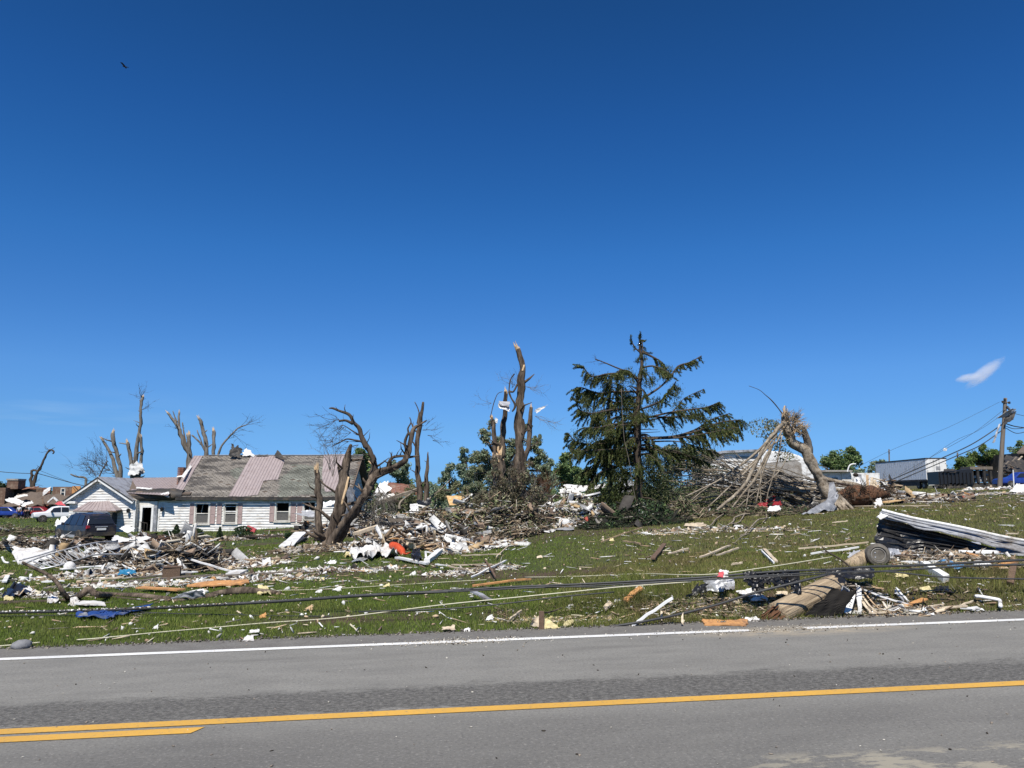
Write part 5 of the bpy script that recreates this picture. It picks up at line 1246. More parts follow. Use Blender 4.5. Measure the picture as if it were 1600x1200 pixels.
# fallen brushy tree
FY0 = 35
F_ = thing('fallen_tree', 'fallen tree, a fan of bare pale branches between spruce and Y shaped trunk', 'tree', P(1200, 805, 38.5).xy.to_3d() + Vector((0, 0, gzf(P(1200, 805, 38.5).x, 38.5))))
limb('trunk', [(1372, 775, 16), (1350, 765, 12), (1330, 757, 9), (1300, 752, 8), (1278, 745, 7)], 34.5, 'bark_pale', F_)
for k in range(72):
    y0 = rnd.uniform(754, 794); sx = rnd.uniform(1190, 1345); ex = rnd.uniform(1030, 1180); ey = rnd.uniform(700, 805) if k % 3 else rnd.uniform(716, 750); bow = rnd.uniform(-8, 10)
    yy = 35.5 + rnd.uniform(-1.4, 1.8); w = rnd.choice([1.4, 1.8, 2.4, 3.2, 4.4, 5.6]); n = 6; L = []
    for i in range(n + 1):
        t_ = i / n; L.append((sx + (ex - sx) * t_, y0 + (ey - y0) * t_ - bow * math.sin(t_ * math.pi) + rnd.uniform(-3, 3), max(w * (1 - .75 * t_), .9), rnd.uniform(-.3, .3)))
    p, r = tpx(L, yy, 1, sub=3)
    p = [Vector((v.x, v.y, max(v.z, gzf(v.x, v.y) + .03))) for v in p]
    mb = MB().tube(p, r, 6, .35)
    for _ in range(rnd.randint(1, 3)):
        i = rnd.randint(4, len(p) - 4); q = p[i]; d = (p[i + 2] - p[i]).normalized(); d = (d + Vector((rnd.uniform(-.5, .5), rnd.uniform(-.6, .3), rnd.uniform(-.7, .9)))).normalized(); L_ = rnd.uniform(.5, 2.2)
        m_ = q + d * L_ * .5; e = q + d * L_ + Vector((rnd.uniform(-.4, 0), 0, rnd.uniform(-.4, .15))); m_.z = max(m_.z, gzf(m_.x, m_.y) + .03); e.z = max(e.z, gzf(e.x, e.y) + .03)
        mb.tube([q, m_, e], [r[i] * .7, r[i] * .45, .006], 5, .3)
    mb.build('branch', rnd.choice(['bark_pale', 'bark_pale', 'bark_pale', 'bark_grey']), F_, smooth=True)
pl = [(P(rnd.uniform(1050, 1300), rnd.uniform(715, 800), 35.5 + rnd.uniform(-1.5, 1)), (-1, 0, 0)) for _ in range(46)]
pl = [(Vector((q.x, q.y, max(q.z, gzf(q.x, q.y) + .1))), d) for q, d in pl]
twigs(pl, 'twigs', 'bark_grey', F_, .5, 3, 1.2, .010, seed=31, up=0)
b = Bits()
for c, r_, n_ in (((1048, 705), 14, 1200), ((1075, 708), 16, 1500), ((1105, 712), 16, 1100), ((1060, 725), 22, 1800), ((1095, 735), 22, 1300), ((1040, 745), 26, 1800), ((1085, 765), 24, 1200), ((1060, 785), 24, 1400), ((1130, 770), 26, 700), ((1160, 780), 22, 500), ((1130, 740), 24, 500), ((1028, 775), 24, 1200), ((1104, 790), 24, 900)):
    q = P(*c, 40); leafball(b, tuple(q), (r_ * mpp(40), 1.0, r_ * mpp(40) * .75), n_, GOLIVE + GDARK, .13, hollow=.1)
o = b.build('leaves', 'leaf', F_); o['kind'] = 'stuff'
Fr = [[(1118, 802, 2), (1095, 795, 1.8), (1080, 800, 1.6), (1060, 808, 1.2), (1040, 816, 1)], [(1200, 795, 2.4), (1180, 803, 2.4), (1162, 808, 2.2), (1148, 815, 2), (1146, 822, 1.6), (1130, 832, 1)], [(1200, 814, 2.4), (1186, 820, 2.2), (1176, 830, 2), (1165, 838, 1.4), (1156, 842, 1)], [(1140, 800, 2), (1120, 815, 1.8), (1110, 830, 1.4), (1085, 838, 1)], [(1190, 790, 2), (1170, 800, 1.6), (1156, 818, 1.2), (1140, 826, 1)], [(1172, 840, 1.6), (1160, 846, 1.2), (1148, 852, 1)], [(1196, 800, 2), (1198, 812, 1.6), (1192, 820, 1)]]
for L in Fr:
    pts = [G(a, b_) + Vector((0, 0, .05 + .12 * rnd.random())) for a, b_, w in L]; p, r = smooth_path(pts, [w * mpp(pts[0].y) / 2 for _, _, w in L], 3)
    MB().tube(p, r, 5, .2).build('branch', 'bark_pale', F_, smooth=True)
STUB = .22
# root ball and stump
rb = MB(); q0 = P(1340, 776, 34); N = 22
ico = MB(); 
for i in range(N + 1):
    for j in range(13):
        th = j / 12 * math.pi; ph = i / N * 2 * math.pi; d = Vector((math.sin(th) * math.cos(ph), math.sin(th) * math.sin(ph), math.cos(th)))
        k = 1 + .35 * mnoise.noise(d * 2.3) + .2 * mnoise.noise(d * 6); ico.v.append(tuple(q0 + Vector((d.x * 1.25 * k, d.y * .8 * k, d.z * .42 * k + .12 * d.x))))
for i in range(N):
    for j in range(12): a = i * 13 + j; ico.f.append((a, a + 1, a + 14, a + 13))
RB = thing('root_ball', 'upturned brown root ball of the fallen tree, dark hollow beneath it', 'tree root', (q0.x, q0.y, gzf(q0.x, q0.y)))
ico.build('soil', 'rootball', RB, smooth=True)
twigs([(q0 + Vector((rnd.uniform(-1.2, 1.3), -.5, rnd.uniform(-.3, .3))), (0, -1, 0)) for _ in range(22)], 'roots', 'bark', RB, 1.0, 4, .5, .018, seed=77)
S_ = thing('tree_stump', 'pale fibrous stump between the grey tarp and the root ball', 'tree stump', G(1305, 798))
sy = G(1305, 798).y; 
for k in range(9):
    x = 1296 + k * 3.2; limb('root', [(x + rnd.uniform(-10, 14), 800 + rnd.uniform(-2, 2), 5, -.3), (x, 785, 6), (1303 + k, 772 + rnd.uniform(-4, 4), 5)], sy, 'bark_pale', S_)
# shrubs in front of the house
for (px, py, w, h, pt_, lab) in ((275, 836, 20, 20, 1, 'pointed evergreen shrub, leftmost along the white house front'), (303, 838, 24, 16, 0, 'wide ragged shrub under the first shuttered window'), (343, 838, 12, 18, 1, 'narrow pointed shrub under the second window'), (379, 839, 25, 20, 0, 'round clipped dark green bush in front of the white house'), (452, 838, 14, 9, 0, 'small low shrub near the right end of the house front'), (262, 838, 14, 12, 0, 'low shrub beside the front door')):
    g = G(px, py + 4); Y = g.y; r = w * mpp(Y) / 2; H = h * mpp(Y)
    t = thing('shrub', lab, 'shrub', g)
    b = Bits(); n = 1500
    z = nr.uniform(0, 1, n); rr_ = r * (np.sqrt(np.clip(1 - (z * 2 - 1) ** 2, 0, 1)) * .95 + .12 if not pt_ else (1.05 - z) * 1.0) * nr.uniform(.7, 1.08, n) * (1 + .15 * np.sin(z * 17))
    a = nr.uniform(0, 6.28, n); c = np.stack([g.x + rr_ * np.cos(a), g.y + rr_ * np.sin(a), g.z + z * H], 1)
    b.leaves(c, nr.uniform(.06, .12, n), nr.uniform(.03, .07, n), rdir(n), nr.uniform(0, 6, n), pal(GDARK + [(.05, .09, .03, 3)], n))
    o = b.build('foliage', 'leaf', t); o['kind'] = 'stuff'
    MB().tube([g, g + Vector((0, 0, H * .8))], [.04, .015], 5).build('stem', 'bark_dark', t)

# ================================================================== FAR LEFT: brick ruin, vehicles, people
BY = 112
br = thing('brick_house', 'ruined brown brick house at the far left with torn roof and a square chimney', 'house', P(60, 790, BY))
def bxp(name, px0, px1, py0, py1, Y, dep, m, par, bev=0):
    a, c = P(px0, py1, Y), P(px1, py0, Y); return MB().bx(a.x, c.x, Y, Y + dep, a.z, c.z).build(name, m, par)
bxp('end_wall', -12, 9, 762, 800, BY - 2, 8, 'brick_brown', br)
bxp('wall', 9.1, 79, 762, 800, BY + 1.5, .3, 'brick', br)
bxp('wall', 79.1, 118, 760.5, 800, BY, .3, 'brick_brown', br)
bxp('plywood_panel', 112, 126, 759.5, 771, BY - .12, .1, 'plank_orange', br)
c_ = bxp('chimney', 10, 29, 749, 764, BY - 1, 1.7, 'brick_brown', br)
a, c = P(10.3, 750.5, BY - 1), P(29.2, 748, BY - 1); MB().bx(a.x, c.x, BY - 1.1, BY + .8, c.z, a.z).build('chimney_cap', 'concrete', c_)
wn_ = rect(94.5, 103, 762.5, 775.5, BY)
w = MB().bx(wn_[0], wn_[0] + .13, BY - .1, BY - .01, wn_[2], wn_[3]).bx(wn_[1] - .13, wn_[1], BY - .1, BY - .01, wn_[2], wn_[3]).bx(wn_[0] + .13, wn_[1] - .13, BY - .1, BY - .01, wn_[2], wn_[2] + .13).bx(wn_[0] + .13, wn_[1] - .13, BY - .1, BY - .01, wn_[3] - .13, wn_[3]).bx(wn_[0] + .13, wn_[1] - .13, BY - .1, BY - .01, (wn_[2] + wn_[3]) / 2 - .05, (wn_[2] + wn_[3]) / 2 + .05).build('window', 'trim', br)
MB().bx(wn_[0] + .13, wn_[1] - .13, BY - .05, BY - .02, wn_[2] + .13, wn_[3] - .13).build('pane', 'glass', w)
for (cor, m, amp, sd_, nm) in (([(2, 790, BY - 4), (70, 792, BY - 4), (68, 770, BY - .5), (28, 772, BY - .5)], 'roof_brown', .6, 81, 'roof_slope'), ([(66, 790, BY - 5), (122, 786, BY - 5), (112, 774, BY - .5), (70, 772, BY - .5)], 'roof_brown', .5, 82, 'roof_slope'),
                      ([(22, 779, BY - 4.4), (43, 775, BY - 4), (43, 772, BY - 3), (26, 774, BY - 3)], 'trim', .3, 83, 'torn_trim'), ([(66, 776, BY - 1), (78, 766, BY - 1), (79, 760, BY - .8), (68, 766, BY - .8)], 'foam', .6, 84, 'hanging_insulation'),
                      ([(34, 766, BY - .2), (60, 761, BY - .2), (60, 759, BY + 1), (32, 761, BY + 1)], 'brick', .3, 85, 'broken_wall_top'), ([(12, 775, BY), (58, 775, BY), (58, 764, BY), (12, 764, BY)], 'void', .1, 86, 'opening_shade'),  # the near-black sheet paints the shade of an opening in the wall
                      ([(54, 775, BY - .5), (68, 775, BY - .5), (66, 762, BY - .3), (58, 761, BY - .3)], 'plank_brown', .4, 87, 'broken_framing'), ([(66, 790, BY - 5.2), (68.5, 790, BY - 5.2), (68.5, 776, BY - 2), (66, 776, BY - 2)], 'plank_brown', .1, 88, 'broken_post')):
    sheet(nm, cor, m, None, None, amp, sd_, parent=br, freq=.5, nu=14, nv=8, th=.08)
for s_ in ([(75, 785), (84, 777), (90, 783)],):
    for i in range(2): MB().beam(P(*s_[i], BY - 6), P(*s_[i + 1], BY - 6), .25, .18).build('rake_board', 'white', br)
sheet('white_sheeting', [(8, 782, 104), (30, 790, 103), (38, 784, 104), (15, 776, 105)], 'foam', 'long white metal sheet drooping from the brick ruin, left of the people', 'sheeting', .5, 91, freq=.4, nu=14)
sheet('white_sheeting', [(34, 792, 103), (52, 786, 103), (50, 782, 104), (33, 787, 104)], 'foam', 'white metal sheet behind the two people standing by the brick ruin', 'sheeting', .4, 92, freq=.5)
sheet('red_sheeting', [(86, 788, 101), (103, 791, 101), (98, 785, 102), (92, 784, 102)], 'pink', 'bright pink red sheet on the red vehicle, above the white pickup', 'sheeting', .4, 93, freq=.6)

# ---- vehicles
def loft_car(root, org, ang, st, W, paint, name='body', S=1.0):
    """st: stations (x, z_bottom, z_belt, z_top, half_belt, half_top)"""
    Rz = Matrix.Rotation(ang, 3, 'Z'); org = Vector(org)
    def T(x, y, z): return org + Rz @ Vector((x, y, z)) * S
    mb = MB(); rows = []
    for (x, zb_, zl, zt_, hb, ht) in st:
        r = [(x, -hb * .86, zb_), (x, -hb, zb_ + .15), (x, -hb * 1.0, (zb_ + zl) / 2 + .05), (x, -hb * .97, zl), (x, -ht, zt_ - .04), (x, -ht * .85, zt_), (x, 0, zt_ + .02), (x, ht * .85, zt_), (x, ht, zt_ - .04), (x, hb * .97, zl), (x, hb, (zb_ + zl) / 2 + .05), (x, hb, zb_ + .15), (x, hb * .86, zb_)]
        rows.append([T(*q) for q in r])
    k = len(rows[0]); vs = [v for r in rows for v in r]; fs = []
    for i in range(len(rows) - 1):
        for j in range(k - 1): fs.append((i * k + j, (i + 1) * k + j, (i + 1) * k + j + 1, i * k + j + 1))
    fs.append(tuple(range(k))[::-1]); fs.append(tuple((len(rows) - 1) * k + j for j in range(k)))
    mb.add(vs, fs); o = mb.build(name, paint, root, smooth=False)
    bv = o.modifiers.new('bevel', 'BEVEL'); bv.width = .03; bv.segments = 2; bv.limit_method = 'ANGLE'; bv.angle_limit = R(25)
    return T, o
def wheel(root, T, x, y, r, w, hub='rim'):
    c = T(x, y, r); ax = (T(x, y + 1, r) - c) * (1 if y > 0 else -1)
    t = MB().lathe(c - ax * w / 2, ax, [(0, r * .6), (0, r * .92), (w * .15, r), (w * .85, r), (w, r * .92), (w, r * .62)], 20).build('wheel', 'rubber', root, smooth=False)
    rm = MB().lathe(c + ax * (w / 2 - .04), ax, [(0, r * .62), (.035, r * .62), (.01, r * .5), (.03, r * .15), (.05, r * .12)], 14)
    for k in range(5):
        a = k * 2 * math.pi / 5; v = (T(x + math.cos(a) * r * .36, y, r + math.sin(a) * r * .36) - c); rm.beam(c + ax * (w / 2 + .0) + v * .2, c + ax * (w / 2 + .0) + v * 1.5, .06, .03)
    rm.build('rim', hub, t)
def glassq(root, T, pts, name='window', m='glass', th=.012):
    q = [T(*p) for p in pts]; n = (q[1] - q[0]).cross(q[-1] - q[0]).normalized()
    return MB().prism([v for v in q], n * th).build(name, m, root)
# dark blue SUV, rear towards the camera
sg = P(131, 846, 43); sg.z = gzf(sg.x, 43); SUV = thing('parked_car', 'mud spattered dark blue SUV parked in front of the house wing, rear hatch facing us', 'car', sg)
ang = R(141)
st = [(-2.25, .42, .95, 1.0, .86, .80), (-2.2, .32, .98, 1.05, .9, .80), (-2.05, .28, 1.0, 1.42, .92, .66), (-1.75, .25, 1.0, 1.66, .93, .64), (-1.0, .25, .98, 1.72, .94, .65), (0.0, .25, .97, 1.71, .94, .65), (.55, .25, .97, 1.62, .94, .64), (1.15, .25, 1.0, 1.10, .93, .74), (1.9, .27, .95, .99, .90, .74), (2.25, .32, .75, .85, .82, .68)]
so = sg + (Matrix.Rotation(ang, 3, 'Z') @ Vector((1.2, -.5, 0)))
T, body = loft_car(SUV, so, ang, st, 1.86, 'navy', 'body', .92)
for x in (-1.42, 1.42):
    for y in (-.86, .86): wheel(SUV, T, x, y, .36, .24, 'dusty_tyre' if x < 0 else 'rim')
for s_ in (-1, 1):
    for (x0, x1, x2, x3) in ((-1.75, -1.0, -.95, -1.62), (-.9, .0, .0, -.88), (.08, .95, .45, .06)):
        glassq(SUV, T, [(x0, s_ * .925, 1.02), (x1, s_ * .925, 1.02), (x2, s_ * .70, 1.60 if x2 < .3 else 1.55), (x3, s_ * .70, 1.60)])
    MB().beam(T(-1.6, s_ * .6, 1.76), T(.4, s_ * .6, 1.76), .05, .05).build('roof_rail', 'silver', SUV)
    MB().beam(T(.62, s_ * .98, 1.05), T(.62, s_ * 1.12, 1.08), .12, .14).build('mirror', 'navy', SUV)
    glassq(SUV, T, [(-2.215, s_ * .88, .82), (-2.13, s_ * .55, .86), (-2.12, s_ * .55, 1.0), (-2.18, s_ * .86, 1.0)], 'tail_light', 'tail_red', .09)
    MB().beam(T(-1.0, s_ * .95, .36), T(1.0, s_ * .95, .36), .05, .14).build('side_skirt', 'galv', SUV)
glassq(SUV, T, [(-2.19, -.7, 1.06), (-2.19, .7, 1.06), (-1.93, .58, 1.52), (-1.93, -.58, 1.52)], 'rear_window', 'glass', -.05)
glassq(SUV, T, [(1.12, -.72, 1.12), (1.12, .72, 1.12), (.62, .6, 1.6), (.62, -.6, 1.6)], 'windscreen')
glassq(SUV, T, [(-2.27, -.26, .72), (-2.27, .26, .72), (-2.27, .26, .84), (-2.27, -.26, .84)], 'licence_plate', 'white', -.02)
MB().beam(T(-2.28, -.8, .5), T(-2.28, .8, .5), .08, .2).build('bumper', 'metal_dark', SUV)
MB().beam(T(-2.26, -.35, .92), T(-2.26, .35, .92), .04, .05).build('hatch_trim', 'silver', SUV)
# white pickup
pg = P(92, 812, 84); pg.z = gzf(pg.x, 84)
PK = thing('pickup_truck', 'white pickup truck with dark windows behind the left corner of the house', 'truck', pg)
T, body = loft_car(PK, pg, R(218), [(-2.8, .55, 1.1, 1.16, .92, .86), (-1.0, .5, 1.1, 1.16, .95, .88), (-.95, .5, 1.12, 1.80, .95, .70), (.2, .5, 1.12, 1.86, .95, .72), (.75, .5, 1.12, 1.74, .95, .72), (1.35, .5, 1.14, 1.22, .94, .82), (2.5, .5, 1.05, 1.12, .9, .82), (2.7, .55, .95, 1.0, .86, .78)], 2, 'car_white', 'body', .92)
for x in (-1.8, 1.75):
    for y in (-.86, .86): wheel(PK, T, x, y, .42, .28)
for s_ in (-1, 1):
    for q in ([(-.85, 1.18), (-.08, 1.18), (-.08, 1.72), (-.8, 1.70)], [(.0, 1.18), (1.05, 1.18), (.72, 1.64), (.0, 1.72)]):
        glassq(PK, T, [(x, s_ * (.95 if z < 1.3 else .765), z) for x, z in q])
    glassq(PK, T, [(-2.7, s_ * .965, .62), (-1.1, s_ * .965, .62), (-1.1, s_ * .965, 1.05), (-2.7, s_ * .965, 1.05)], 'bed_side', 'metal_dark')
    MB().beam(T(.95, s_ * 1.0, 1.2), T(.95, s_ * 1.2, 1.25), .14, .2).build('mirror', 'black', PK)
    glassq(PK, T, [(2.72, s_ * .5, .85), (2.72, s_ * .82, .85), (2.69, s_ * .82, 1.0), (2.69, s_ * .5, 1.0)], 'headlight', 'silver', .03)
def simple_car(label, px, py, Y, ang, paint, cat='car', tall=0, L=1.0, name='parked_car'):
    g = P(px, py, Y); g.z = gzf(g.x, Y); t = thing(name, label, cat, g)
    T, body = loft_car(t, g, R(ang), [(-2.2 * L, .4, .85, .92, .8, .72), (-1.7 * L, .28, .9, 1.0 + tall, .86, .72), (-1.1 * L, .28, .92, 1.42 + tall, .88, .6), (.3 * L, .28, .92, 1.45 + tall, .88, .6), (1.0 * L, .28, .92, 1.0, .87, .7), (2.1 * L, .3, .8, .85, .8, .68), (2.25 * L, .35, .65, .7, .74, .6)], 1.8, paint)
    for x in (-1.35 * L, 1.4 * L):
        for y in (-.8, .8): wheel(t, T, x, y, .33, .22)
    for s_ in (-1, 1):
        glassq(t, T, [(-1.5 * L, s_ * .87, .96), (-.45, s_ * .87, .96), (-.45, s_ * .66, 1.36 + tall), (-1.1 * L, s_ * .66, 1.34 + tall)])
        glassq(t, T, [(-.38, s_ * .87, .96), (.85 * L, s_ * .87, .96), (.35 * L, s_ * .66, 1.34 + tall), (-.38, s_ * .66, 1.36 + tall)])
    return t
simple_car('blue car with white scraps round it, left of the two people', 12, 798, 104, 5, 'blue_car')
simple_car('crushed dark red car under the brick ruin, nearest the two people', 62, 797, 106, 3, 'red')
simple_car('red car half hidden by the white pickup and pink sheet', 84, 797, 108, 182, 'red')
simple_car('blue car at the right edge behind the white tarp', 1596, 768, 74, 178, 'blue_car')
# ---- people
def person(label, px, py, Y, shirt, trous, ang, stride=.18, seed=0, arms=0):
    g = P(px, py, Y); g.z = gzf(g.x, Y); t = thing('person', label, 'person', g); Rz = Matrix.Rotation(R(ang), 3, 'Z')
    def sk(name, verts, edges, rad, m, lv=2):
        me = bpy.data.meshes.new(name); me.from_pydata([tuple(Rz @ Vector(v)) for v in verts], edges, []); me.materials.append(M[m])
        o = bpy.data.objects.new(name, me); link(o); o.parent = t
        s_ = o.modifiers.new('skin', 'SKIN'); s_.use_smooth_shade = True
        for i, sv in enumerate(me.skin_vertices[0].data): sv.radius = (rad[i], rad[i] * (.75 if name != 'body' else .85)); sv.use_root = (i == 0)
        o.modifiers.new('subsurf', 'SUBSURF').levels = 1; o.modifiers['subsurf'].render_levels = 1
        return o
    s_ = stride
    J = [(0, 0, .95), (0, 0, 1.12), (0, 0, 1.35), (0, .0, 1.47), (0, -.02, 1.56), (0, -.03, 1.70),
         (.10, 0, .90), (.11, s_ * .6, .50), (.11, s_, .08), (.11, s_ - .16, .04), (-.10, 0, .90), (-.11, -s_ * .3, .50), (-.11, -s_, .08), (-.11, -s_ - .16, .04),
         (.19, 0, 1.40), (.25, .02, 1.13), (.22, -.14 - arms, .95 + arms), (.21, -.2 - arms, .88 + arms), (-.19, 0, 1.40), (-.26, .02, 1.13), (-.24, -.12, .93), (-.23, -.16, .85)]
    E = [(0, 1), (1, 2), (2, 3), (3, 4), (4, 5), (0, 6), (6, 7), (7, 8), (8, 9), (0, 10), (10, 11), (11, 12), (12, 13), (2, 14), (14, 15), (15, 16), (16, 17), (2, 18), (18, 19), (19, 20), (20, 21)]
    Rr = [.13, .12, .14, .07, .065, .10, .085, .06, .045, .035, .085, .06, .045, .035, .06, .045, .035, .03, .06, .045, .035, .03]
    sk('body', J, E, Rr, 'skin')
    sk('shirt', [J[0], J[1], J[2], (0, 0, 1.42), J[14], J[15], J[18], J[19]], [(0, 1), (1, 2), (2, 3), (2, 4), (4, 5), (2, 6), (6, 7)], [.16, .15, .17, .09, .09, .07, .09, .07], shirt)
    sk('trousers', [J[0], J[6], J[7], (J[8][0], J[8][1], .14), J[10], J[11], (J[12][0], J[12][1], .14)], [(0, 1), (1, 2), (2, 3), (0, 4), (4, 5), (5, 6)], [.155, .11, .085, .07, .11, .085, .07], trous)
    sk('hair', [(0, .01, 1.74), (0, .04, 1.68)], [(0, 1)], [.105, .10], 'hair', 1)
    return t
person('person in a white shirt and dark trousers, left of the two by the brick ruin', 29, 808, 98, 'cloth_white', 'cloth_dark', 20, .2)
person('person in dark clothes, right of the two people by the brick ruin', 39.5, 808.5, 97, 'cloth_dark', 'cloth_dark', -30, .12)
person('person in a pale top half hidden behind the dark clothed one', 44.5, 807.5, 99, 'cloth_white', 'cloth_dark', 60, .22)
# ---- wires and poles
def wire(label, pts, rad, m='cable', cat='power line', name='power_line', group=None, lim=False):
    p, r = smooth_path([GP(*q) if lim else P(*q) for q in pts], [rad] * len(pts), 6)
    return single(name, MB().tube(p, r, 5), m, label, cat, group, smooth=True)
wire('sagging power line at the far left running to the hooked pole tree', [(-40, 732, 120), (0, 737, 120), (25, 739, 120), (49, 740, 120)], .05)
wire('power line dropping right from the hooked pole tree to the gable', [(60, 740, 119), (85, 747, 116), (110, 754, 112), (135, 760, 110)], .05)
wire('thinner upper line dropping right from the hooked pole tree', [(62, 735, 119), (82, 743, 116), (100, 750, 113), (120, 757, 110)], .025)
pd = thing('utility_pole', 'weathered wooden utility pole at the right with a metal sheet wrapped near its top', 'utility pole', P(1562, 768, 66).xy.to_3d() + Vector((0, 0, gzf(P(1562, 768, 66).x, 66))))
PY = 66
limb('pole', [(1562, 772, 7.5), (1564, 720, 7), (1568, 670, 6), (1571, 622, 5)], PY, 'pole_grey', pd, True, wob=.05)
for (x, y) in ((1570, 624), (1577, 629), (1574, 636), (1577, 640), (1567, 628)):
    q = P(x, y, PY - .2); MB().lathe(q, (0, 0, 1), [(-.12, .03), (-.08, .10), (0, .08), (.02, .12), (.1, .04)], 8).build('insulator', 'metal_dark', pd)
MB().beam(P(1565, 627, PY - .15), P(1578, 630, PY - .15), .08, .08).build('bracket', 'pole_grey', pd)
MB().beam(P(1568, 641, PY - .15), P(1578, 637, PY - .15), .06, .06).build('bracket', 'pole_grey', pd)
sheet('wrapped_metal', [(1557, 654, PY - .6), (1580, 638, PY - .8), (1588, 640, PY - .5), (1570, 652, PY - .3)], 'galv', 'grey blue metal sheet wrapped round the utility pole near its top', 'sheet metal', .25, 101, freq=1.2, nu=16, nv=8, fix=False)
sheet('wrapped_metal', [(1569, 664, PY - .4), (1584, 655, PY - .6), (1588, 642, PY - .5), (1571, 648, PY - .3)], 'metal_dark', 'dark hanging part of the metal sheet on the right of the utility pole', 'sheet metal', .25, 102, freq=1.2, nu=12, nv=8, fix=False)
sheet('hanging_strip', [(1551, 692, PY - .5), (1555, 691, PY - .5), (1564, 660, PY - .4), (1560, 664, PY - .4)], 'galv', 'narrow twisted strip dangling left from the utility pole sheet', 'strip', .12, 103, freq=1.2, nu=5, nv=14, fix=False)
for i, (a, b_, c_, rd) in enumerate([((1562, 628), (1400, 700), (1330, 735), .011), ((1566, 642), (1480, 700), (1405, 742), .014), ((1566, 648), (1490, 690), (1425, 735), .012), ((1566, 663), (1480, 712), (1380, 755), .045), ((1566, 672), (1500, 710), (1370, 765), .04)]):
    m_ = ((a[0] + b_[0]) / 2, (a[1] + b_[1]) / 2 + 4)
    wire(['topmost thin line running left from the utility pole', 'second thin line running left from the utility pole', 'third thin line from the utility pole passing over the semi trailer', 'thick black line from the utility pole crossing the semi trailer', 'lowest thick black line from the utility pole to the debris by the root ball'][i], [(*a, PY), (*m_, PY), (*b_, PY - 2), (*c_, PY - 4)], rd)
for i, (pts, rd) in enumerate([([(1572, 662), (1585, 666), (1605, 669)], .045), ([(1572, 666), (1585, 670), (1605, 668)], .03), ([(1572, 669), (1588, 677), (1605, 674)], .03), ([(1580, 645), (1605, 651)], .02)]):
    wire(['thick line leaving the utility pole to the right edge', 'middle line leaving the utility pole to the right edge', 'lowest sagging line leaving the utility pole to the right edge', 'thin highest line leaving the utility pole to the right edge'][i], [(*q, PY) for q in pts], rd)
for (px, top, bot, Y, lab) in ((1389, 702, 745, 160, 'small distant utility pole above the semi trailer'), (1496, 707, 745, 140, 'short distant utility pole above the black dumper')):
    q = P(px, bot, Y); t = thing('utility_pole', lab, 'utility pole', (q.x, Y, gzf(q.x, Y)))
    MB().tube([(q.x, Y, gzf(q.x, Y)), P(px, top, Y)], [.17, .13], 7).build('pole', 'pole_grey', t)
    MB().beam(P(px - 1.5, top + 4, Y - .2), P(px + 1.5, top + 5, Y - .2), .12, .12).build('crossarm', 'pole_grey', t)
q = P(1476, 702, 65); sheet('white_scrap', [(1473, 704, 65), (1479, 705, 65), (1480, 700, 65), (1475, 700, 65)], 'foam', 'white scrap hanging on the thin line above the semi trailer', 'scrap', .15, 104, freq=2, fix=False)
# ---- semi trailer
A0 = P(1450, 765, 105); tz0, tz1 = A0.z + .0, P(1450, 717, 105).z
SM = thing('semi_trailer', 'white box semi trailer parked at the right, rear doors facing us', 'semi trailer', (A0.x, 105, gzf(A0.x, 105)))
bz = P(1450, 750, 105).z; L_ = 14.6
MB().bx(A0.x, A0.x + 2.75, 105, 105 + L_, bz, tz1).build('box', 'white', SM)
sd_ = MB()
for k in range(24): 
    y = 105.05 + k * L_ / 24; MB().bx(A0.x - .05, A0.x - .004, y, y + L_ / 24 - .06, bz + .05, tz1 - .1).build('side_panel', 'trailer_skin', SM)
MB().bx(A0.x - .07, A0.x + 2.82, 105 - .05, 105 + L_ + .05, tz1 + .003, tz1 + .14).build('top_rail', 'metal_dark', SM)
MB().bx(A0.x - .08, A0.x - .055, 105, 105 + L_, bz - .15, bz + .1).build('side_rail', 'metal_dark', SM)
for k in range(2):
    d0 = A0.x + .06 + k * 1.33; dr_ = MB().bx(d0, d0 + 1.3, 105 - .06, 105 - .01, bz + .05, tz1 - .05).build('rear_door', 'white', SM)
    for z_ in (.2, 1.2, 2.2): MB().bx(d0 + (0 if k == 0 else 1.15), d0 + (.15 if k == 0 else 1.3), 105 - .09, 105 - .062, bz + z_, bz + z_ + .08).build('hinge', 'silver', dr_)
    MB().tube([(d0 + .35 + .6 * (1 - k), 105 - .1, bz - .05), (d0 + .35 + .6 * (1 - k), 105 - .1, tz1 - .1)], .02, 5).build('lock_rod', 'silver', dr_)
MB().bx(A0.x + 1.25, A0.x + 1.85, 105 - .085, 105 - .065, bz + 1.35, bz + 1.85).build('placard', 'galv', SM)
MB().bx(A0.x + .2, A0.x + 2.6, 105 - .02, 105 + .2, bz - .7, bz - .55).build('underride_bar', 'white', SM)
MB().bx(A0.x + .5, A0.x + 1.6, 105 + .3, 105 + .6, bz - .5, bz - .05).build('tail_lamp_box', 'tail_red', SM)
MB().bx(A0.x + .3, A0.x + 2.5, 105.4, 105 + L_ - .3, bz - .35, bz - .01).build('chassis', 'metal_dark', SM)
MB().bx(A0.x - .02, A0.x + .04, 107, 112, bz - .75, bz - .1).build('side_skirt', 'metal_dark', SM)
for y in (106.2, 107.6, 117.5):
    for x in (.1, 2.3):
        c = Vector((A0.x + x, y, gzf(A0.x, y) + .5)); w = MB().lathe(c, (1, 0, 0), [(0, .3), (0, .48), (.3, .48), (.3, .3)], 14).build('wheel', 'rubber', SM)
        MB().lathe(c - Vector((.01, 0, 0)), (1, 0, 0), [(0, .26), (.32, .26)], 12).build('rim', 'rim', w)
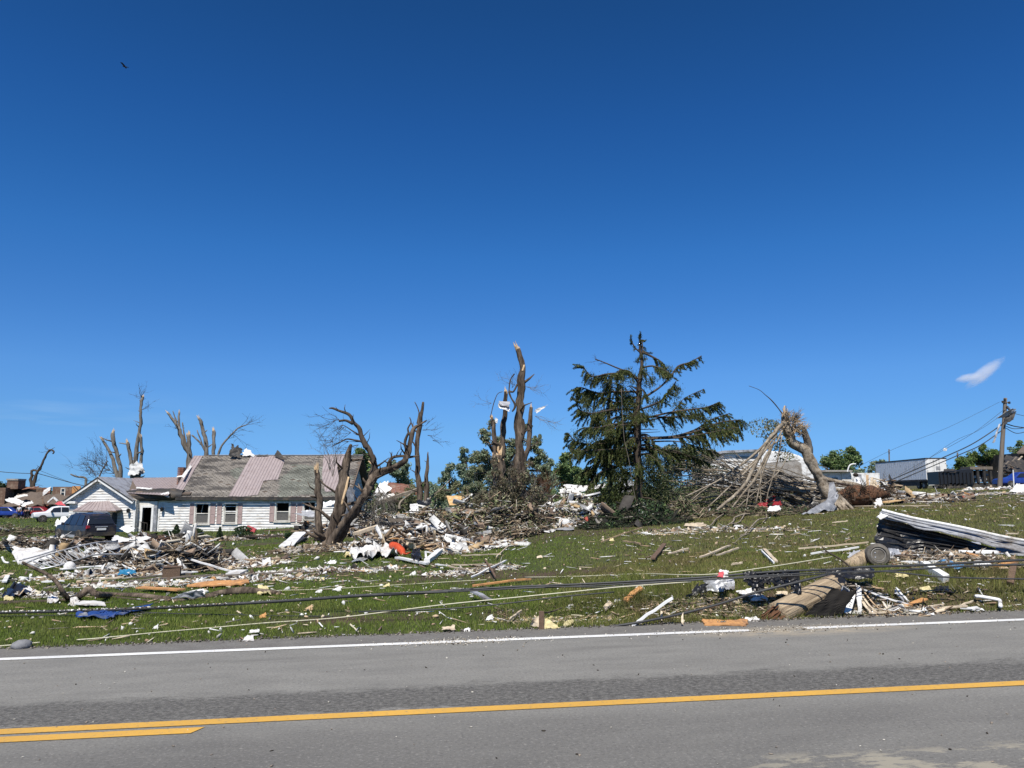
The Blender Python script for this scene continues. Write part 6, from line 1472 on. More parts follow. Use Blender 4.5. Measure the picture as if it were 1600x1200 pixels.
# ---- black dumper trailer
B0 = P(1468, 765, 88); DT = thing('dump_trailer', 'black open topped dump trailer in front of the green bush at the right', 'trailer', (B0.x, 88, gzf(B0.x, 88)))
zt_, zb2 = P(1468, 737, 88).z, P(1468, 757, 88).z; xr = P(1519, 740, 88).x; zt2 = P(1520, 733, 88).z
MB().prism([(B0.x, 88, zb2), (xr, 88, zb2), (xr, 88, zt2), (B0.x, 88, zt_)], (0, 2.4, 0)).build('tub', 'black', DT)
for k in range(9):
    x = B0.x + .2 + k * (xr - B0.x - .4) / 8; MB().bx(x - .06, x + .06, 87.88, 87.99, zb2, zt_ - .1).build('rib', 'black', DT)
for x in (1484, 1491, 1498, 1504):
    c = P(x, 761, 88.3); MB().lathe(c, (0, -1, 0), [(0, .3), (0, .46), (.3, .46), (.3, .25), (.26, .2)], 14).build('wheel', 'rubber', DT)
sheet('load_tarp', [(1472, 739, 87.8), (1500, 737, 87.8), (1500, 734, 89), (1476, 732, 89)], 'metal_dark', None, None, .3, 107, parent=DT, freq=1)
T0 = P(1517, 765, 90); TR = thing('wrecked_truck', 'dark burnt looking wrecked truck with a grey bar across it, right of the dump trailer', 'truck', (T0.x, 90, gzf(T0.x, 90)))
def bxt(nm, a, c, d, e, Y, dep, m): return bxp(nm, a, c, d, e, Y, dep, m, TR)
bxt('grey_bar', 1516, 1551, 729, 733.5, 89.5, 2, 'pole_grey'); bxt('frame', 1520, 1556, 754, 762, 89.8, 2.5, 'metal_dark'); bxt('cab', 1519, 1549, 735, 753, 91.5, 1.2, 'void')
for x in (1519, 1528, 1538, 1548): bxt('post', x, x + 1.6, 733.6, 754, 89.6, .25, 'metal_dark')
for (x, y) in ((1528, 745), (1538, 748), (1544, 742), (1532, 751)): bxt('engine_part', x - 3, x + 4, y - 2, y + 2, 90 + .1 * (x % 3), .6, 'galv')
for x in (1524, 1547):
    c = P(x, 762, 90); MB().lathe(c, (0, -1, 0), [(0, .3), (0, .46), (.3, .46), (.3, .25)], 12).build('wheel', 'rubber', TR)
# stacked rubble behind the trailer and grey house at the right edge
HR = thing('grey_house', 'damaged dark grey house at the right edge with a hipped roof above it', 'house', P(1592, 765, 92))
bxp('wall', 1597, 1640, 708, 765, 94, 6, 'metal_dark', HR)
a = [P(1589, 709, 92), P(1645, 709, 92), P(1640, 694, 95), P(1600, 698, 95)]; MB().prism(a, (0, 0, .15)).build('roof', 'roof_brown', HR)
sheet('collapsed_roof', [(1566, 735, 86), (1606, 745, 86), (1600, 718, 89), (1572, 712, 89)], 'metal_dark', None, None, .7, 109, parent=HR, freq=.7, nu=20, nv=14, th=.1)
for k in range(12):
    x = rnd.uniform(1568, 1600); y = rnd.uniform(712, 745); MB().beam(P(x, y, 86.5), P(x + rnd.uniform(-16, 16), y + rnd.uniform(-6, 8), 86.2), .16, .08).build('rafter', rnd.choice(['plank_brown', 'pole_grey', 'plank_pale']), HR)
# white post and tarp, right
q = P(1585, 771, 60); single('marker_post', MB().tube([(q.x, 60, gzf(q.x, 60)), P(1583, 734, 60)], [.045, .04], 6), 'white', 'thin white post standing in front of the blue car at the right', 'post')
sheet('white_tarp', [(1576, 772, 62), (1606, 771, 62), (1600, 757, 63), (1588, 757, 63)], 'foam', 'white tarp draped low beside the white post at the right edge', 'tarp', .35, 111, freq=1.3, nu=14)
# ---- overturned white camper behind the fallen tree
CY_ = 58; CM = thing('overturned_camper', 'white camper trailer lying behind the fan of fallen branches, rounded white corner at its right', 'camper', P(1170, 762, CY_).xy.to_3d() + Vector((0, 0, gzf(P(1170, 762, CY_).x, CY_))))
def pz(px, py, Y): return P(px, py, Y)
prof = [(1092, 762), (1092, 712), (1120, 706), (1180, 703), (1232, 706), (1250, 712), (1262, 720), (1271, 732), (1274, 762)]
MB().prism([P(a, b_, CY_) for a, b_ in prof], (0, 2.4, 0)).build('shell', 'white', CM, bevel=.12)
MB().prism([P(a, b_, CY_ - .06) for a, b_ in [(1186, 760), (1192, 724), (1243, 718), (1252, 724), (1256, 760)]], (0, .05, 0)).build('grey_panel', 'concrete', CM)
MB().prism([P(a, b_, CY_ - .3) for a, b_ in [(1090, 713), (1130, 704), (1185, 702), (1186, 705), (1130, 708), (1092, 716)]], (0, 2.9, 0)).build('roof_edge', 'galv', CM)
for (a, b_, c, d) in ((1150, 713, 1190, 716), (1110, 708, 1132, 711)): bxp('window', a, c, b_, d, CY_ - .05, .04, 'glass', CM)
for k in range(4): MB().beam(P(1094, 722 + 10 * k, CY_ - .02), P(1185, 720 + 10 * k, CY_ - .02), .03, .05).build('body_rib', 'trim', CM)
# low white building right of the torn tree
LB = thing('low_building', 'low white flat roofed building behind the root ball', 'building', P(1330, 765, 75).xy.to_3d() + Vector((0, 0, gzf(P(1330, 765, 75).x, 75))))
bxp('wall', 1284, 1317, 738, 775, 75, 4, 'white', LB); bxp('wall', 1317.2, 1330, 737, 775, 74.8, 4, 'trim', LB); bxp('wall', 1330.2, 1374, 739, 775, 75, 4, 'white', LB)
bxp('roof', 1282, 1332, 734.5, 737, 74.3, 5, 'concrete', LB); bxp('window', 1301, 1309, 746, 750, 74.9, .08, 'glass', LB); bxp('door', 1340, 1346, 741, 765, 74.9, .08, 'galv', LB)
p, r = smooth_path([P(1324, 737, 72), (P(1327, 728, 72)), P(1332, 725, 72), P(1337, 725, 72)], [.06] * 4, 4); single('bent_pipe', MB().tube(p, r, 6), 'white', 'white bent pipe curving up above the low white building', 'pipe')
# more houses/rubble in the middle background
MR = thing('collapsed_house', 'collapsed house with a dull red brown roof behind the thin upright trunk', 'house', P(620, 785, 58).xy.to_3d() + Vector((0, 0, gzf(P(620, 785, 58).x, 58))))
a = [P(600, 780, 56), P(652, 773, 56), P(646, 760, 60), P(604, 755, 60)]
for k in range(6):
    q = [a[0].lerp(a[1], k / 6 + .005), a[0].lerp(a[1], (k + 1) / 6), a[3].lerp(a[2], (k + 1) / 6), a[3].lerp(a[2], k / 6 + .005)]
    MB().prism(q, (0, 0, .08 + .03 * (k % 2))).build('roof_panel', 'brick', MR)
MB().prism([P(606, 800, 57), P(655, 800, 57), P(653, 776, 57), P(606, 780, 57)], (0, 3, 0)).build('wall', 'void', MR)

# ================================================================== DEBRIS
WOODS = [(.50, .38, .25, 3), (.62, .52, .38, 3), (.34, .24, .16, 3), (.18, .13, .10, 3), (.26, .23, .20, 2)]
MIX = [(.78, .77, .74, 2.4), (.60, .58, .53, 1.6), (.50, .38, .25, 2.4), (.30, .22, .15, 3), (.14, .10, .075, 3), (.05, .045, .04, 1.6), (.42, .40, .37, 1.6), (.52, .28, .12, .5), (.10, .14, .22, .15), (.35, .08, .06, .12)]
BROWN = [(.28, .21, .14, 3), (.17, .125, .085, 3), (.07, .055, .04, 3), (.44, .36, .25, 2), (.60, .55, .46, 1.4), (.36, .34, .31, 1.5), (.03, .028, .025, 2)]
BRUSH = [(.22, .17, .12, 3), (.13, .10, .07, 3), (.33, .27, .19, 2), (.10, .12, .05, 2), (.16, .17, .08, 1.5)]
WHITES = [(.82, .82, .80, 4), (.68, .66, .62, 2), (.72, .66, .48, 1), (.5, .48, .44, 1)]
def _place(n, g, w, dpt, h, pw_=.8, shape=1.0):
    a = nr.uniform(0, 2 * math.pi, n); r = nr.uniform(0, 1, n) ** .55
    x = g.x + np.cos(a) * r * w; y = g.y + np.sin(a) * r * dpt
    f_ = 2.2 / max(w, .5); lump = np.clip(.62 + 1.0 * np.array([mnoise.noise(Vector((p * f_, q * f_, 4.2))) + .5 * mnoise.noise(Vector((p * f_ * 2.3, q * f_ * 2.3, 9))) for p, q in zip(x, y)]), .12, 1.25)
    H = h * (1 - r ** 2) ** pw_ * lump
    z = gz(x, y) + np.maximum(H, .02) * nr.uniform(0, 1, n) ** shape
    return np.stack([x, y, z], 1), r
def mound(name, label, px, py, wpx, hpx, dpt, n=1, pal_=MIX, sticks=1.0, boards=1.0, chunks=1.0, leaves=0.0, leafpal=None, cat='debris', scale=1.0, Y=None, shape=.6, maxL=1.0):
    if 'strip' in name: n *= .55; scale *= .8; dpt *= .7
    elif hpx < 17: n *= .6; scale *= .8
    dpt *= .75; fl = .10 if hpx < 10 else (.18 if hpx < 30 else .30); hpx *= .82
    g = P(px, py, Y) if Y else G(px, py)
    Y2 = g.y + dpt * .8; g.x *= Y2 / g.y; g.y = Y2
    g.z = gzf(g.x, g.y); w = wpx / 2 * mpp(g.y); h = hpx * mpp(g.y); b = Bits(); N = int(1000 * n)
    k = int(N * .45 * sticks)
    if k:
        c, r = _place(k, g, w, dpt, h, shape=shape); L = nr.uniform(.2, maxL, k) ** 2 * .5 * scale
        b.boxes(c, np.stack([L, nr.uniform(.005, .016, k) * scale, nr.uniform(.004, .012, k) * scale], 1), rdir(k, fl), nr.uniform(0, 3, k), pal(pal_, k, .3))
    k = int(N * .18 * boards)
    if k:
        c, r = _place(k, g, w, dpt, h, shape=shape * .8); L = nr.uniform(.25, .95, k) ** 2 * .7 * scale
        b.boxes(c, np.stack([L, nr.uniform(.02, .07, k) * scale, nr.uniform(.006, .014, k) * scale], 1), rdir(k, fl * .7), nr.uniform(-.9, .9, k), pal(pal_, k, .25))
    k = int(N * .30 * chunks)
    if k:
        c, r = _place(k, g, w, dpt, h, shape=shape); s_ = nr.uniform(.01, .055, (k, 1)) * scale
        b.blobs(c, s_ * nr.uniform(.25, 1.3, (k, 3)), rdir(k), nr.uniform(0, 6, k), pal(pal_, k, .3))
    k = int(N * .14 * chunks)
    if k:   # torn sheets
        c, r = _place(k, g, w, dpt, h, shape=shape * .7)
        b.boxes(c, np.stack([nr.uniform(.03, .22, k), nr.uniform(.03, .13, k), np.full(k, .005)], 1) * np.array([[scale, scale, 1]]), rdir(k, .5), nr.uniform(0, 6, k), pal(pal_, k, .2))
    k = int(N * leaves * 1.6)
    if k:
        c, r = _place(k, g, w, dpt, h * 1.1, shape=shape)
        b.leaves(c, nr.uniform(.06, .15, k), nr.uniform(.03, .08, k), rdir(k), nr.uniform(0, 6, k), pal(leafpal or GOLIVE, k, .35))
    k = int(N * .028 * boards)
    if k and hpx > 8 and scale > .6:   # bigger mixed panels, siding lengths and torn sheets
        c, r = _place(k, g, w, dpt, h, shape=.35)
        b.boxes(c, np.stack([nr.uniform(.2, .62, k), nr.uniform(.05, .19, k), np.full(k, .008)], 1) * np.array([[scale, scale, 1]]), rdir(k, .35), nr.uniform(-1.2, 1.2, k), pal([(.74, .74, .72, 4), (.5, .5, .5, 1.5), (.06, .055, .05, 2.5), (.5, .36, .2, 1), (.3, .22, .16, 2)], k, .15))
    k = int(N * .10 * chunks)
    if k:   # fluffy insulation
        c, r = _place(k, g, w, dpt, h, shape=.35); s_ = nr.uniform(.02, .06, (k, 1)) * scale
        b.blobs(c, s_ * nr.uniform(.5, 1.6, (k, 3)), rdir(k), nr.uniform(0, 6, k), pal([(.75, .74, .70, 3), (.68, .62, .42, 1)], k, .12))
    o = b.build(name, 'debris', base=(g.x, g.y, g.z)); return tag(o, label, cat, kind='stuff')

# heaps from left to right
mound('debris_heap', 'heap of brown sticks and splintered boards at the left, beside the parked SUV', 70, 858, 150, 26, 2.4, 3.0, BROWN, 1.4, .9, .7)
mound('brush_pile', 'thin leafless brush at the far left edge on the lawn', 20, 838, 90, 22, 4, 1.2, BRUSH, 1.6, .2, .2, .3)
mound('debris_heap', 'dark heap of bent metal and boards behind the white truss, in front of the SUV', 195, 882, 220, 26, 2.6, 5.0, [(.05, .045, .04, 3), (.14, .11, .09, 3), (.30, .25, .2, 2), (.7, .69, .66, 1.2)], 1, 1.3, .8)
mound('debris_heap', 'tall heap of twigs and broken boards in front of the front door and shrubs', 278, 896, 130, 54, 2.8, 6.0, BROWN + [(.75, .74, .71, 1.2)], 1.6, 1, .5)
mound('debris_heap', 'brown heap of soil and rubble just in front of the house door', 232, 858, 110, 24, 2.2, 1.6, [(.12, .07, .05, 4), (.22, .13, .09, 2), (.06, .045, .04, 2), (.55, .52, .48, 1)], .7, 1, 1.2)
mound('debris_heap', 'low tangle of pale sticks on the lawn right of the tall twig heap', 390, 888, 120, 12, 1.4, 1.6, WOODS + WHITES, 1.6, .6, .7)
mound('debris_strip', 'strip of torn white and brown scraps across the lawn behind the fallen log', 300, 915, 420, 5, 1.0, 2.4, MIX + WHITES, .8, .8, 1.4, scale=.75)
mound('debris_strip', 'strip of white scraps across the lawn, right of the orange plywood', 470, 895, 330, 4, .6, 1.7, MIX + WHITES, 1.0, .5, 1.3, scale=.7)
mound('debris_strip', 'scattered white and tan scraps between the fallen log and the white truss', 130, 905, 240, 5, 1.6, 1.6, MIX + WHITES, .8, .6, 1.3, scale=.7)
mound('debris_strip', 'litter and rubble along the foot of the white house', 400, 843, 330, 8, 1.6, 4.5, MIX + BROWN, .8, 1, 1.2)
mound('debris_heap', 'litter of shredded bark and soil round the base of the leaning tree', 505, 862, 150, 9, 1.6, 2.2, BROWN, 1.4, .5, 1.1)
mound('debris_heap', 'heap of torn metal and splintered wood under the last window of the house', 490, 840, 70, 26, 1.6, 1.2, MIX, 1, 1, .7)
mound('debris_heap', 'grey and brown wreckage heap directly behind the leaning tree', 590, 838, 120, 46, 2.6, 4.0, MIX + BROWN, 1.2, 1.1, .7, .3)
mound('debris_heap', 'wreckage heap of boards, black plastic and white pipe right of the leaning tree', 640, 859, 190, 40, 2.2, 4.6, MIX + BROWN, 1.0, 1.2, .8)
mound('debris_heap', 'tangled heap of broken wood behind the white pipes near the thin trunk', 665, 838, 150, 52, 3.0, 4.0, BROWN + MIX, 1.4, .8, .6, .3)
mound('brush_pile', 'grey green brush heap between the thin upright trunk and the tall broken trunks', 725, 845, 130, 62, 2.8, 5.0, BRUSH + MIX, 1.7, .4, .5, .8)
mound('brush_pile', 'brown vine covered brush heap round the base of the tall broken trunks', 795, 842, 120, 78, 1.8, 5.0, BRUSH + BROWN, 2.0, .2, .3, .8)
mound('debris_heap', 'rubble of white scraps at the foot of the tall broken trunks', 745, 862, 150, 14, 1.6, 2.0, MIX + WHITES, 1, .6, 1)
mound('debris_heap', 'pale heap of shredded insulation and branches between the broken trunks and spruce', 885, 824, 120, 66, 3.0, 4.6, MIX + WHITES + BRUSH, 1.2, .5, .9, .5)
mound('brush_pile', 'dark green shaded brush under the spruce', 990, 822, 170, 36, 1.8, 2.6, [(.03, .035, .018, 3), (.07, .06, .04, 2), (.02, .02, .015, 2), (.3, .28, .24, .3)], 1.4, .1, .2, 2.6, leafpal=GDARK)  # shade under the spruce is put into this very dark palette
mound('brush_pile', 'leafy olive brush between the spruce and the fallen branches', 1062, 812, 110, 34, 1.6, 1.5, BRUSH, 1.6, .1, .2, 1.6, leafpal=GOLIVE + GDARK)
mound('brush_pile', 'dark twiggy brush under the fan of fallen branches', 1190, 806, 230, 14, 1.4, 2.0, BRUSH + [(.04, .035, .03, 3)], 2.0, .1, .2, .5, leafpal=GDARK)
mound('debris_strip', 'litter of pale twigs and scraps on the lawn below the fallen branches', 1120, 832, 260, 4, 2.4, 1.6, WOODS + WHITES + BRUSH, 1.4, .4, .8, scale=.8)
mound('debris_heap', 'scattered boards and rubble behind the root ball, in front of the semi trailer', 1420, 786, 160, 13, 4.0, 2.4, MIX + BROWN, 1, 1.4, .8, scale=1.3)
mound('debris_heap', 'splintered pale wood heap against the right of the root ball', 1385, 780, 40, 34, 1.4, 1.2, WOODS, 1.4, 1, .3, scale=1.1)
mound('debris_strip', 'far litter of boards on the grass below the dump trailer', 1500, 776, 230, 3, 6.0, 1.4, MIX, 1, 1.5, .6, scale=1.4)
mound('debris_strip', 'white scraps along the foot of the wrecked truck', 1545, 766, 90, 5, 2.0, .7, WHITES + MIX, .4, 1, 1.2, scale=1.6)
mound('debris_heap', 'stacked grey boards between the semi trailer and the green bush', 1492, 762, 40, 26, 2.5, 1.6, [(.25, .23, .22, 3), (.4, .38, .36, 2), (.1, .09, .08, 2)], .5, 2, .2, Y=96, scale=1.8)
mound('debris_heap', 'brown rubble heap at the foot of the brick ruin', 60, 800, 120, 9, 4, 1.2, MIX + BROWN, .6, 1.3, 1, Y=103, scale=1.8)
mound('debris_heap', 'dark tangle of cables, roots and splinters beside the broken pole', 1318, 952, 96, 14, .5, 1.5, [(.035, .03, .028, 4), (.12, .09, .07, 3), (.35, .3, .25, 1.6), (.7, .69, .66, .7)], 1.8, .6, .5, scale=.55)
mound('debris_heap', 'heap of splintered boards and sticks along the road edge at the right', 1400, 968, 160, 15, .45, 2.6, WOODS + WHITES + BROWN, 1.5, 1.3, .5, scale=.5)
mound('debris_heap', 'splintered planks and pipe fragments between the dark metal wall and the cables', 1490, 888, 230, 14, 1.2, 3.0, MIX + BROWN, 1.3, 1.2, .8, scale=.65)
mound('debris_heap', 'twisted wires and rubble behind the car wheel', 1420, 890, 110, 16, 1.0, 1.8, MIX + BROWN, 1.5, .8, .6, scale=.6)
mound('debris_strip', 'splinters and dry stalks on the bank left of the broken pole', 1110, 965, 240, 7, .5, 2.6, WOODS + BRUSH, 1.8, .3, .5, scale=.45)
mound('debris_strip', 'litter of sticks beside the tan plank at the bottom of the slope', 735, 898, 150, 7, 1.0, 1.5, BROWN + WHITES, 1.5, .5, .8, scale=.7)
mound('debris_strip', 'crumbled insulation and chips on the verge beside the yellow foam', 870, 978, 190, 2, .35, .9, WOODS + [(.6, .52, .25, 2)], .9, .3, 1.4, scale=.35)
mound('debris_strip', 'dead grass and splinters round the left end of the fallen log', 60, 935, 170, 6, .8, 1.2, BROWN + WHITES, 1.5, .4, .8, scale=.6)

mound('debris_heap', 'low heap of dark mud caked sticks against the side of the SUV', 150, 857, 110, 12, 1.0, 2.2, [(.09, .065, .045, 3), (.05, .04, .03, 3), (.3, .26, .2, 1)], 1.4, .8, .5)
mound('debris_heap', 'heap of grey boards and black sheeting between the white globe and the twig heap', 200, 900, 150, 14, 1.4, 2.6, MIX + BROWN, 1, 1.2, .8, scale=.8)
# ground litter everywhere
def litter(name, label, zones, pal_, smin, smax, stick=.4):
    b = Bits()
    for (x0, x1, y0, y1, n) in zones:
        px = nr.uniform(x0, x1, n); py = nr.uniform(y0, y1, n); c = []
        for a, q in zip(px, py):
            g = G(a, q); t_, s_ = road_ts(g.x, g.y)
            if s_ > S_EDGE + .05 and g.y < 200: c.append((g.x, g.y, g.z + .025))
        c = np.array(c); N = len(c); m_ = nr.uniform(0, 1, N) < stick; A = c[m_]; B = c[~m_]
        sc = (1 + A[:, 1] / 30)
        b.boxes(A, np.stack([nr.uniform(.03, .22, len(A)) ** 1.4 * sc, nr.uniform(.003, .010, len(A)) * sc, nr.uniform(.003, .006, len(A)) * sc], 1), rdir(len(A), .12), nr.uniform(-.5, .5, len(A)), pal(WOODS + WHITES, len(A)))
        sc = (1 + B[:, 1:2] / 30); s_ = nr.uniform(smin, smax, (len(B), 1)) ** 1.0 * sc * nr.choice([.5, .8, 1, 1.6], (len(B), 1))
        b.blobs(B, s_ * nr.uniform(.3, 1.3, (len(B), 3)) * np.array([[1, 1, .5]]), rdir(len(B), .2), nr.uniform(0, 6, len(B)), pal(pal_, len(B), .2))
    return tag(b.build(name, 'debris'), label, 'litter', kind='stuff')
litter('lawn_litter', 'white flecks of insulation and chips scattered on the left lawn', [(0, 760, 850, 925, 1100), (0, 760, 925, 1005, 420)], WHITES + WOODS, .008, .032, .3)
litter('slope_litter', 'pale flecks and straws scattered over the right slope', [(760, 1330, 830, 900, 620), (760, 1330, 900, 975, 700), (1330, 1600, 900, 965, 400)], WHITES + WOODS + BRUSH, .007, .022, .3)
litter('field_litter', 'sparse scraps on the far right lawn', [(1180, 1600, 790, 870, 320), (1300, 1600, 768, 800, 220)], WHITES + WOODS, .01, .035, .45)

# ---- single pieces one can point at
def board(label, a, b_, w, t, m='plank', name='board', cat='board', lift=.04, up=(0, 0, 1)):
    pa, pb = seat([a, b_], lift)
    d = (pb - pa); L = d.length; d.normalize(); u = Vector(up)
    if abs(d.dot(u)) > .97: u = Vector((0, 1, 0))
    r = d.cross(u).normalized(); u = r.cross(d); mb = MB(); n = 6; vs = []
    for i in range(n + 1):
        c = pa + d * L * i / n + u * (mnoise.noise(pa + Vector((i * .7, 0, 0))) * .02)
        ww = w * (1 + .12 * mnoise.noise(Vector((i * 1.3, pa.x, 2)))); e = (.0 if 0 < i < n else rnd.uniform(-.06, .06))
        for s_, q in ((-1, -1), (1, -1), (1, 1), (-1, 1)): vs.append(c + r * s_ * ww / 2 + u * q * t / 2 + d * e * s_)
    fs = [(0, 1, 2, 3)[::-1], tuple(n * 4 + k for k in range(4))]
    for i in range(n):
        for k in range(4): fs.append((i * 4 + k, i * 4 + (k + 1) % 4, i * 4 + 4 + (k + 1) % 4, i * 4 + 4 + k))
    mb.add(vs, fs); return single(name, mb, m, label, cat)
def pipe(label, pts, r, m='white', name='pipe', cat='pipe', lift=.04, sides=10, wob=0):
    p, rr = smooth_path(seat(pts, lift), [r] * len(pts), 3)
    return single(name, MB().tube(p, rr, sides, wob), m, label, cat, smooth=True)
# right foreground
bp_ = thing('broken_pole', 'thick broken wooden utility pole lying with its splintered foot at the road edge', 'utility pole', G(1225, 972))
by0 = 11.85
e_ = P(1308, 911, by0 + .95); s_0 = P(1214, 960, by0 + .1); pth = [s_0, s_0.lerp(e_, .5), e_]
p_, r_ = smooth_path(pth, [.2, .19, .175], 8)
ax0 = (p_[-1] - p_[0]).normalized(); rot0 = ax0.to_track_quat('Z', 'Y'); Lp = (p_[-1] - p_[0]).length; ps = MB(); NS = 44
for i in range(13):
    for j in range(NS):
        th = 2 * math.pi * j / NS; rr0 = (.18 - .012 * i / 12) * (1 + .10 * mnoise.noise(Vector((math.cos(th) * 5, math.sin(th) * 5, i * .12)) * .35) - .10 * .6 * max(0, mnoise.noise(Vector((math.cos(th) * 9, math.sin(th) * 9, i * .06 + 4)))))
        ps.v.append((math.cos(th) * rr0, math.sin(th) * rr0, Lp * i / 12))
for i in range(12):
    for j in range(NS): ps.f.append((i * NS + j, i * NS + (j + 1) % NS, (i + 1) * NS + (j + 1) % NS, (i + 1) * NS + j))
ps.f.append(tuple(12 * NS + j for j in range(NS))); ps.f.append(tuple(j for j in range(NS))[::-1])
me = bpy.data.meshes.new('shaft'); me.from_pydata(ps.v, [], ps.f); me.materials.append(M['pole_wood']); so_ = bpy.data.objects.new('shaft', me); link(so_); so_.parent = bp_
so_.location = p_[0] - ORG[bp_.name]; so_.rotation_euler = rot0.to_euler(); me.polygons.foreach_set('use_smooth', [True] * len(me.polygons))
dax = (p_[0] - p_[1]).normalized(); sp = MB()
for k in range(64):
    a = k / 64 * 6.283 * 3; rad_ = rnd.uniform(.25, 1.0); off = Vector((math.cos(a) * .8, math.cos(a) * -.45, math.sin(a))) * .155 * rad_; ln = rnd.uniform(.06, .3) * (1.1 - .5 * rad_ * math.sin(a))
    w_ = rnd.uniform(.015, .035); sp.tube([p_[0] + off - dax * .2, p_[0] + off + dax * ln * .5, p_[0] + off * 1.15 + dax * ln + Vector((0, 0, -.04))], [w_, w_ * .7, w_ * .12], 5, .4)
for v_ in range(len(sp.v)):
    x, y, z = sp.v[v_]; sp.v[v_] = (x, y, max(z, gzf(x, y) + .01))
sp.build('splintered_foot', 'rootball', bp_)
MB().lathe(p_[-1], (p_[-1] - p_[-2]), [(-.16, .169), (-.05, .177), (.03, .169)], 18).build('dark_band', 'black', bp_)
p2 = thing('pole_section', 'short sawn looking pole section lying against the car wheel', 'utility pole', G(1340, 885))
a = P(1326, 886, 14.0); c = P(1364, 867, 14.6); MB().tube([a, a.lerp(c, .5), c], [.12, .15, .15], 16, .1).build('shaft', 'pole_wood', p2, smooth=True)
wh = thing('car_wheel', 'dusty car wheel with tyre lying upright near the dark metal wall', 'wheel', G(1378, 884))
wc = P(1372, 867, 14.05); ax = Vector((-.28, -1, .10)).normalized()
t_ = MB().lathe(wc, ax, [(-.34, .12), (-.34, .17), (-.28, .195), (-.19, .2), (-.18, .185), (-.16, .185), (-.15, .2), (-.02, .205), (.04, .185), (.06, .14), (.03, .12)], 28).build('tyre', 'dusty_tyre', wh)
MB().lathe(wc, ax, [(.0, .125), (.035, .125), (.045, .11), (.0, .09), (-.02, .05), (.01, .045), (.02, .02)], 24).build('rim', 'rim', wh)
for k in range(5):
    a_ = k / 5 * 6.283; MB().lathe(wc + ax * .0 + Vector((math.cos(a_) * .068, 0, math.sin(a_) * .068)), ax, [(-.02, .012), (.022, .012)], 6).build('wheel_nut', 'silver', wh)
sheet('axle_cover', [(1384, 878, 14.1), (1408, 876, 14.3), (1404, 858, 14.4), (1388, 856, 14.2)], 'galv', 'crushed pale metal drum behind the dusty car wheel', 'metal scrap', .12, 131, freq=4, nu=16, nv=12, fold=.1)
# dark metal wall section
MW = thing('metal_wall_section', 'long overturned metal wall section with dark underside and white folded rim', 'wall section', G(1480, 862))
Yw = 15.9
q1 = [P(1372, 806, Yw), P(1562, 858, Yw - .3), P(1556, 868, Yw - .6), P(1366, 863, Yw - .1)]
patch([q1[3], q1[2], q1[1], q1[0]], 30, 12, .10, .02, 1.6, 7, .04).build('underside', 'black', MW)
for k in range(5):
    t = (k + .6) / 5.4; MB().beam(q1[3].lerp(q1[0], t) + Vector((0, -.06, 0)), q1[2].lerp(q1[1], t) + Vector((0, -.06, 0)), .03, .02).build('batten', 'metal_dark', MW)
patch([P(1370, 806, Yw - .1), P(1604, 864, Yw - .9), P(1604, 846, Yw - .5), P(1380, 797, Yw + .3)], 36, 6, .06, .02, 2.2, 8, .02).build('rim_panel', 'galv', MW)
for (d0, d1, w_) in ((797, 845, .05), (801, 851, .035), (805, 858, .035)):
    pts = [P(1378 + (1604 - 1378) * t, d0 + (d1 - d0) * t ** .92 + .8 * math.sin(t * 9), Yw - .15 - .6 * t) for t in (0, .2, .4, .6, .8, 1)]
    p, r = smooth_path(pts, [w_ * .6] * 6, 3); MB().tube(p, r, 6).build('rim_fold', 'white' if d0 == 797 else 'galv', MW, smooth=True)
patch([P(1371, 808, Yw - .2), P(1380, 799, Yw - .1), P(1388, 806, Yw - .2), P(1376, 812, Yw - .3)], 6, 6, .04, .015, 3, 9).build('end_cap', 'white', MW)
sheet('sheet_metal', [(1468, 861, 15.6), (1540, 864, 15.2), (1530, 846, 15.8), (1500, 848, 15.9)], 'silver', 'grey triangular metal sheet leaning in front of the dark metal wall', 'sheet metal', .04, 141, freq=1.5)
sheet('sheet_metal', [(1555, 868, 15.2), (1606, 874, 14.6), (1606, 852, 15.2), (1556, 852, 15.6)], 'galv', 'grey flat panel at the right edge joined to the metal wall end', 'sheet metal', .03, 142, freq=1.5)
sheet('metal_scrap', [(1324, 880, 15), (1348, 882, 14.8), (1344, 860, 15.2), (1328, 862, 15.2)], 'galv', 'crumpled grey scrap left of the car wheel', 'metal scrap', .16, 143, freq=3.5, edge=.3)
sheet('scrap', [(1360, 855, 14.6), (1376, 853, 14.6), (1374, 848, 14.7), (1362, 849, 14.7)], 'foam', 'white foam scrap on top of the car wheel', 'scrap', .05, 144, freq=5, edge=.4)
board('long white pipe piece pointing down the slope right of the car wheel', (1444, 890, 13.4), (1478, 913, 12.6), .13, .12, 'white', 'broken_column', 'column')
board('white bar lying flat along the cables right of the car wheel', (1412, 886, 13.6), (1470, 878, 13.8), .06, .05, 'white')
pipe('white pipe lying before the dark metal wall, angled up right', [(1498, 862, 15), (1530, 871, 14.8)], .035)
pipe('thick white tube stub beside the grey panel at the right', [(1532, 871, 14.6), (1558, 865, 14.8)], .06)
pipe('white elbow pipe end below the blue sheets at the right', [(1522, 890, 13.2), (1540, 890, 13.2), (1550, 885, 13.3)], .04)
sheet('blue_sheet', [(1466, 884, 13.6), (1490, 886, 13.5), (1482, 877, 13.9), (1468, 878, 13.9)], 'blue_light', 'small light blue sheet left of the darker blue one among the splinters', 'sheet', .08, 145, freq=3)
sheet('blue_sheet', [(1478, 892, 13.0), (1524, 894, 12.9), (1512, 886, 13.3), (1480, 886, 13.3)], 'blue_light', 'folded dark blue and light blue sheet below the cables at the right', 'sheet', .12, 146, freq=3, edge=.2)
board('short upright weathered board standing in the slope at the right edge', (1578, 918, 12.0), (1584, 882, 12.6), .10, .03, 'plank_brown')
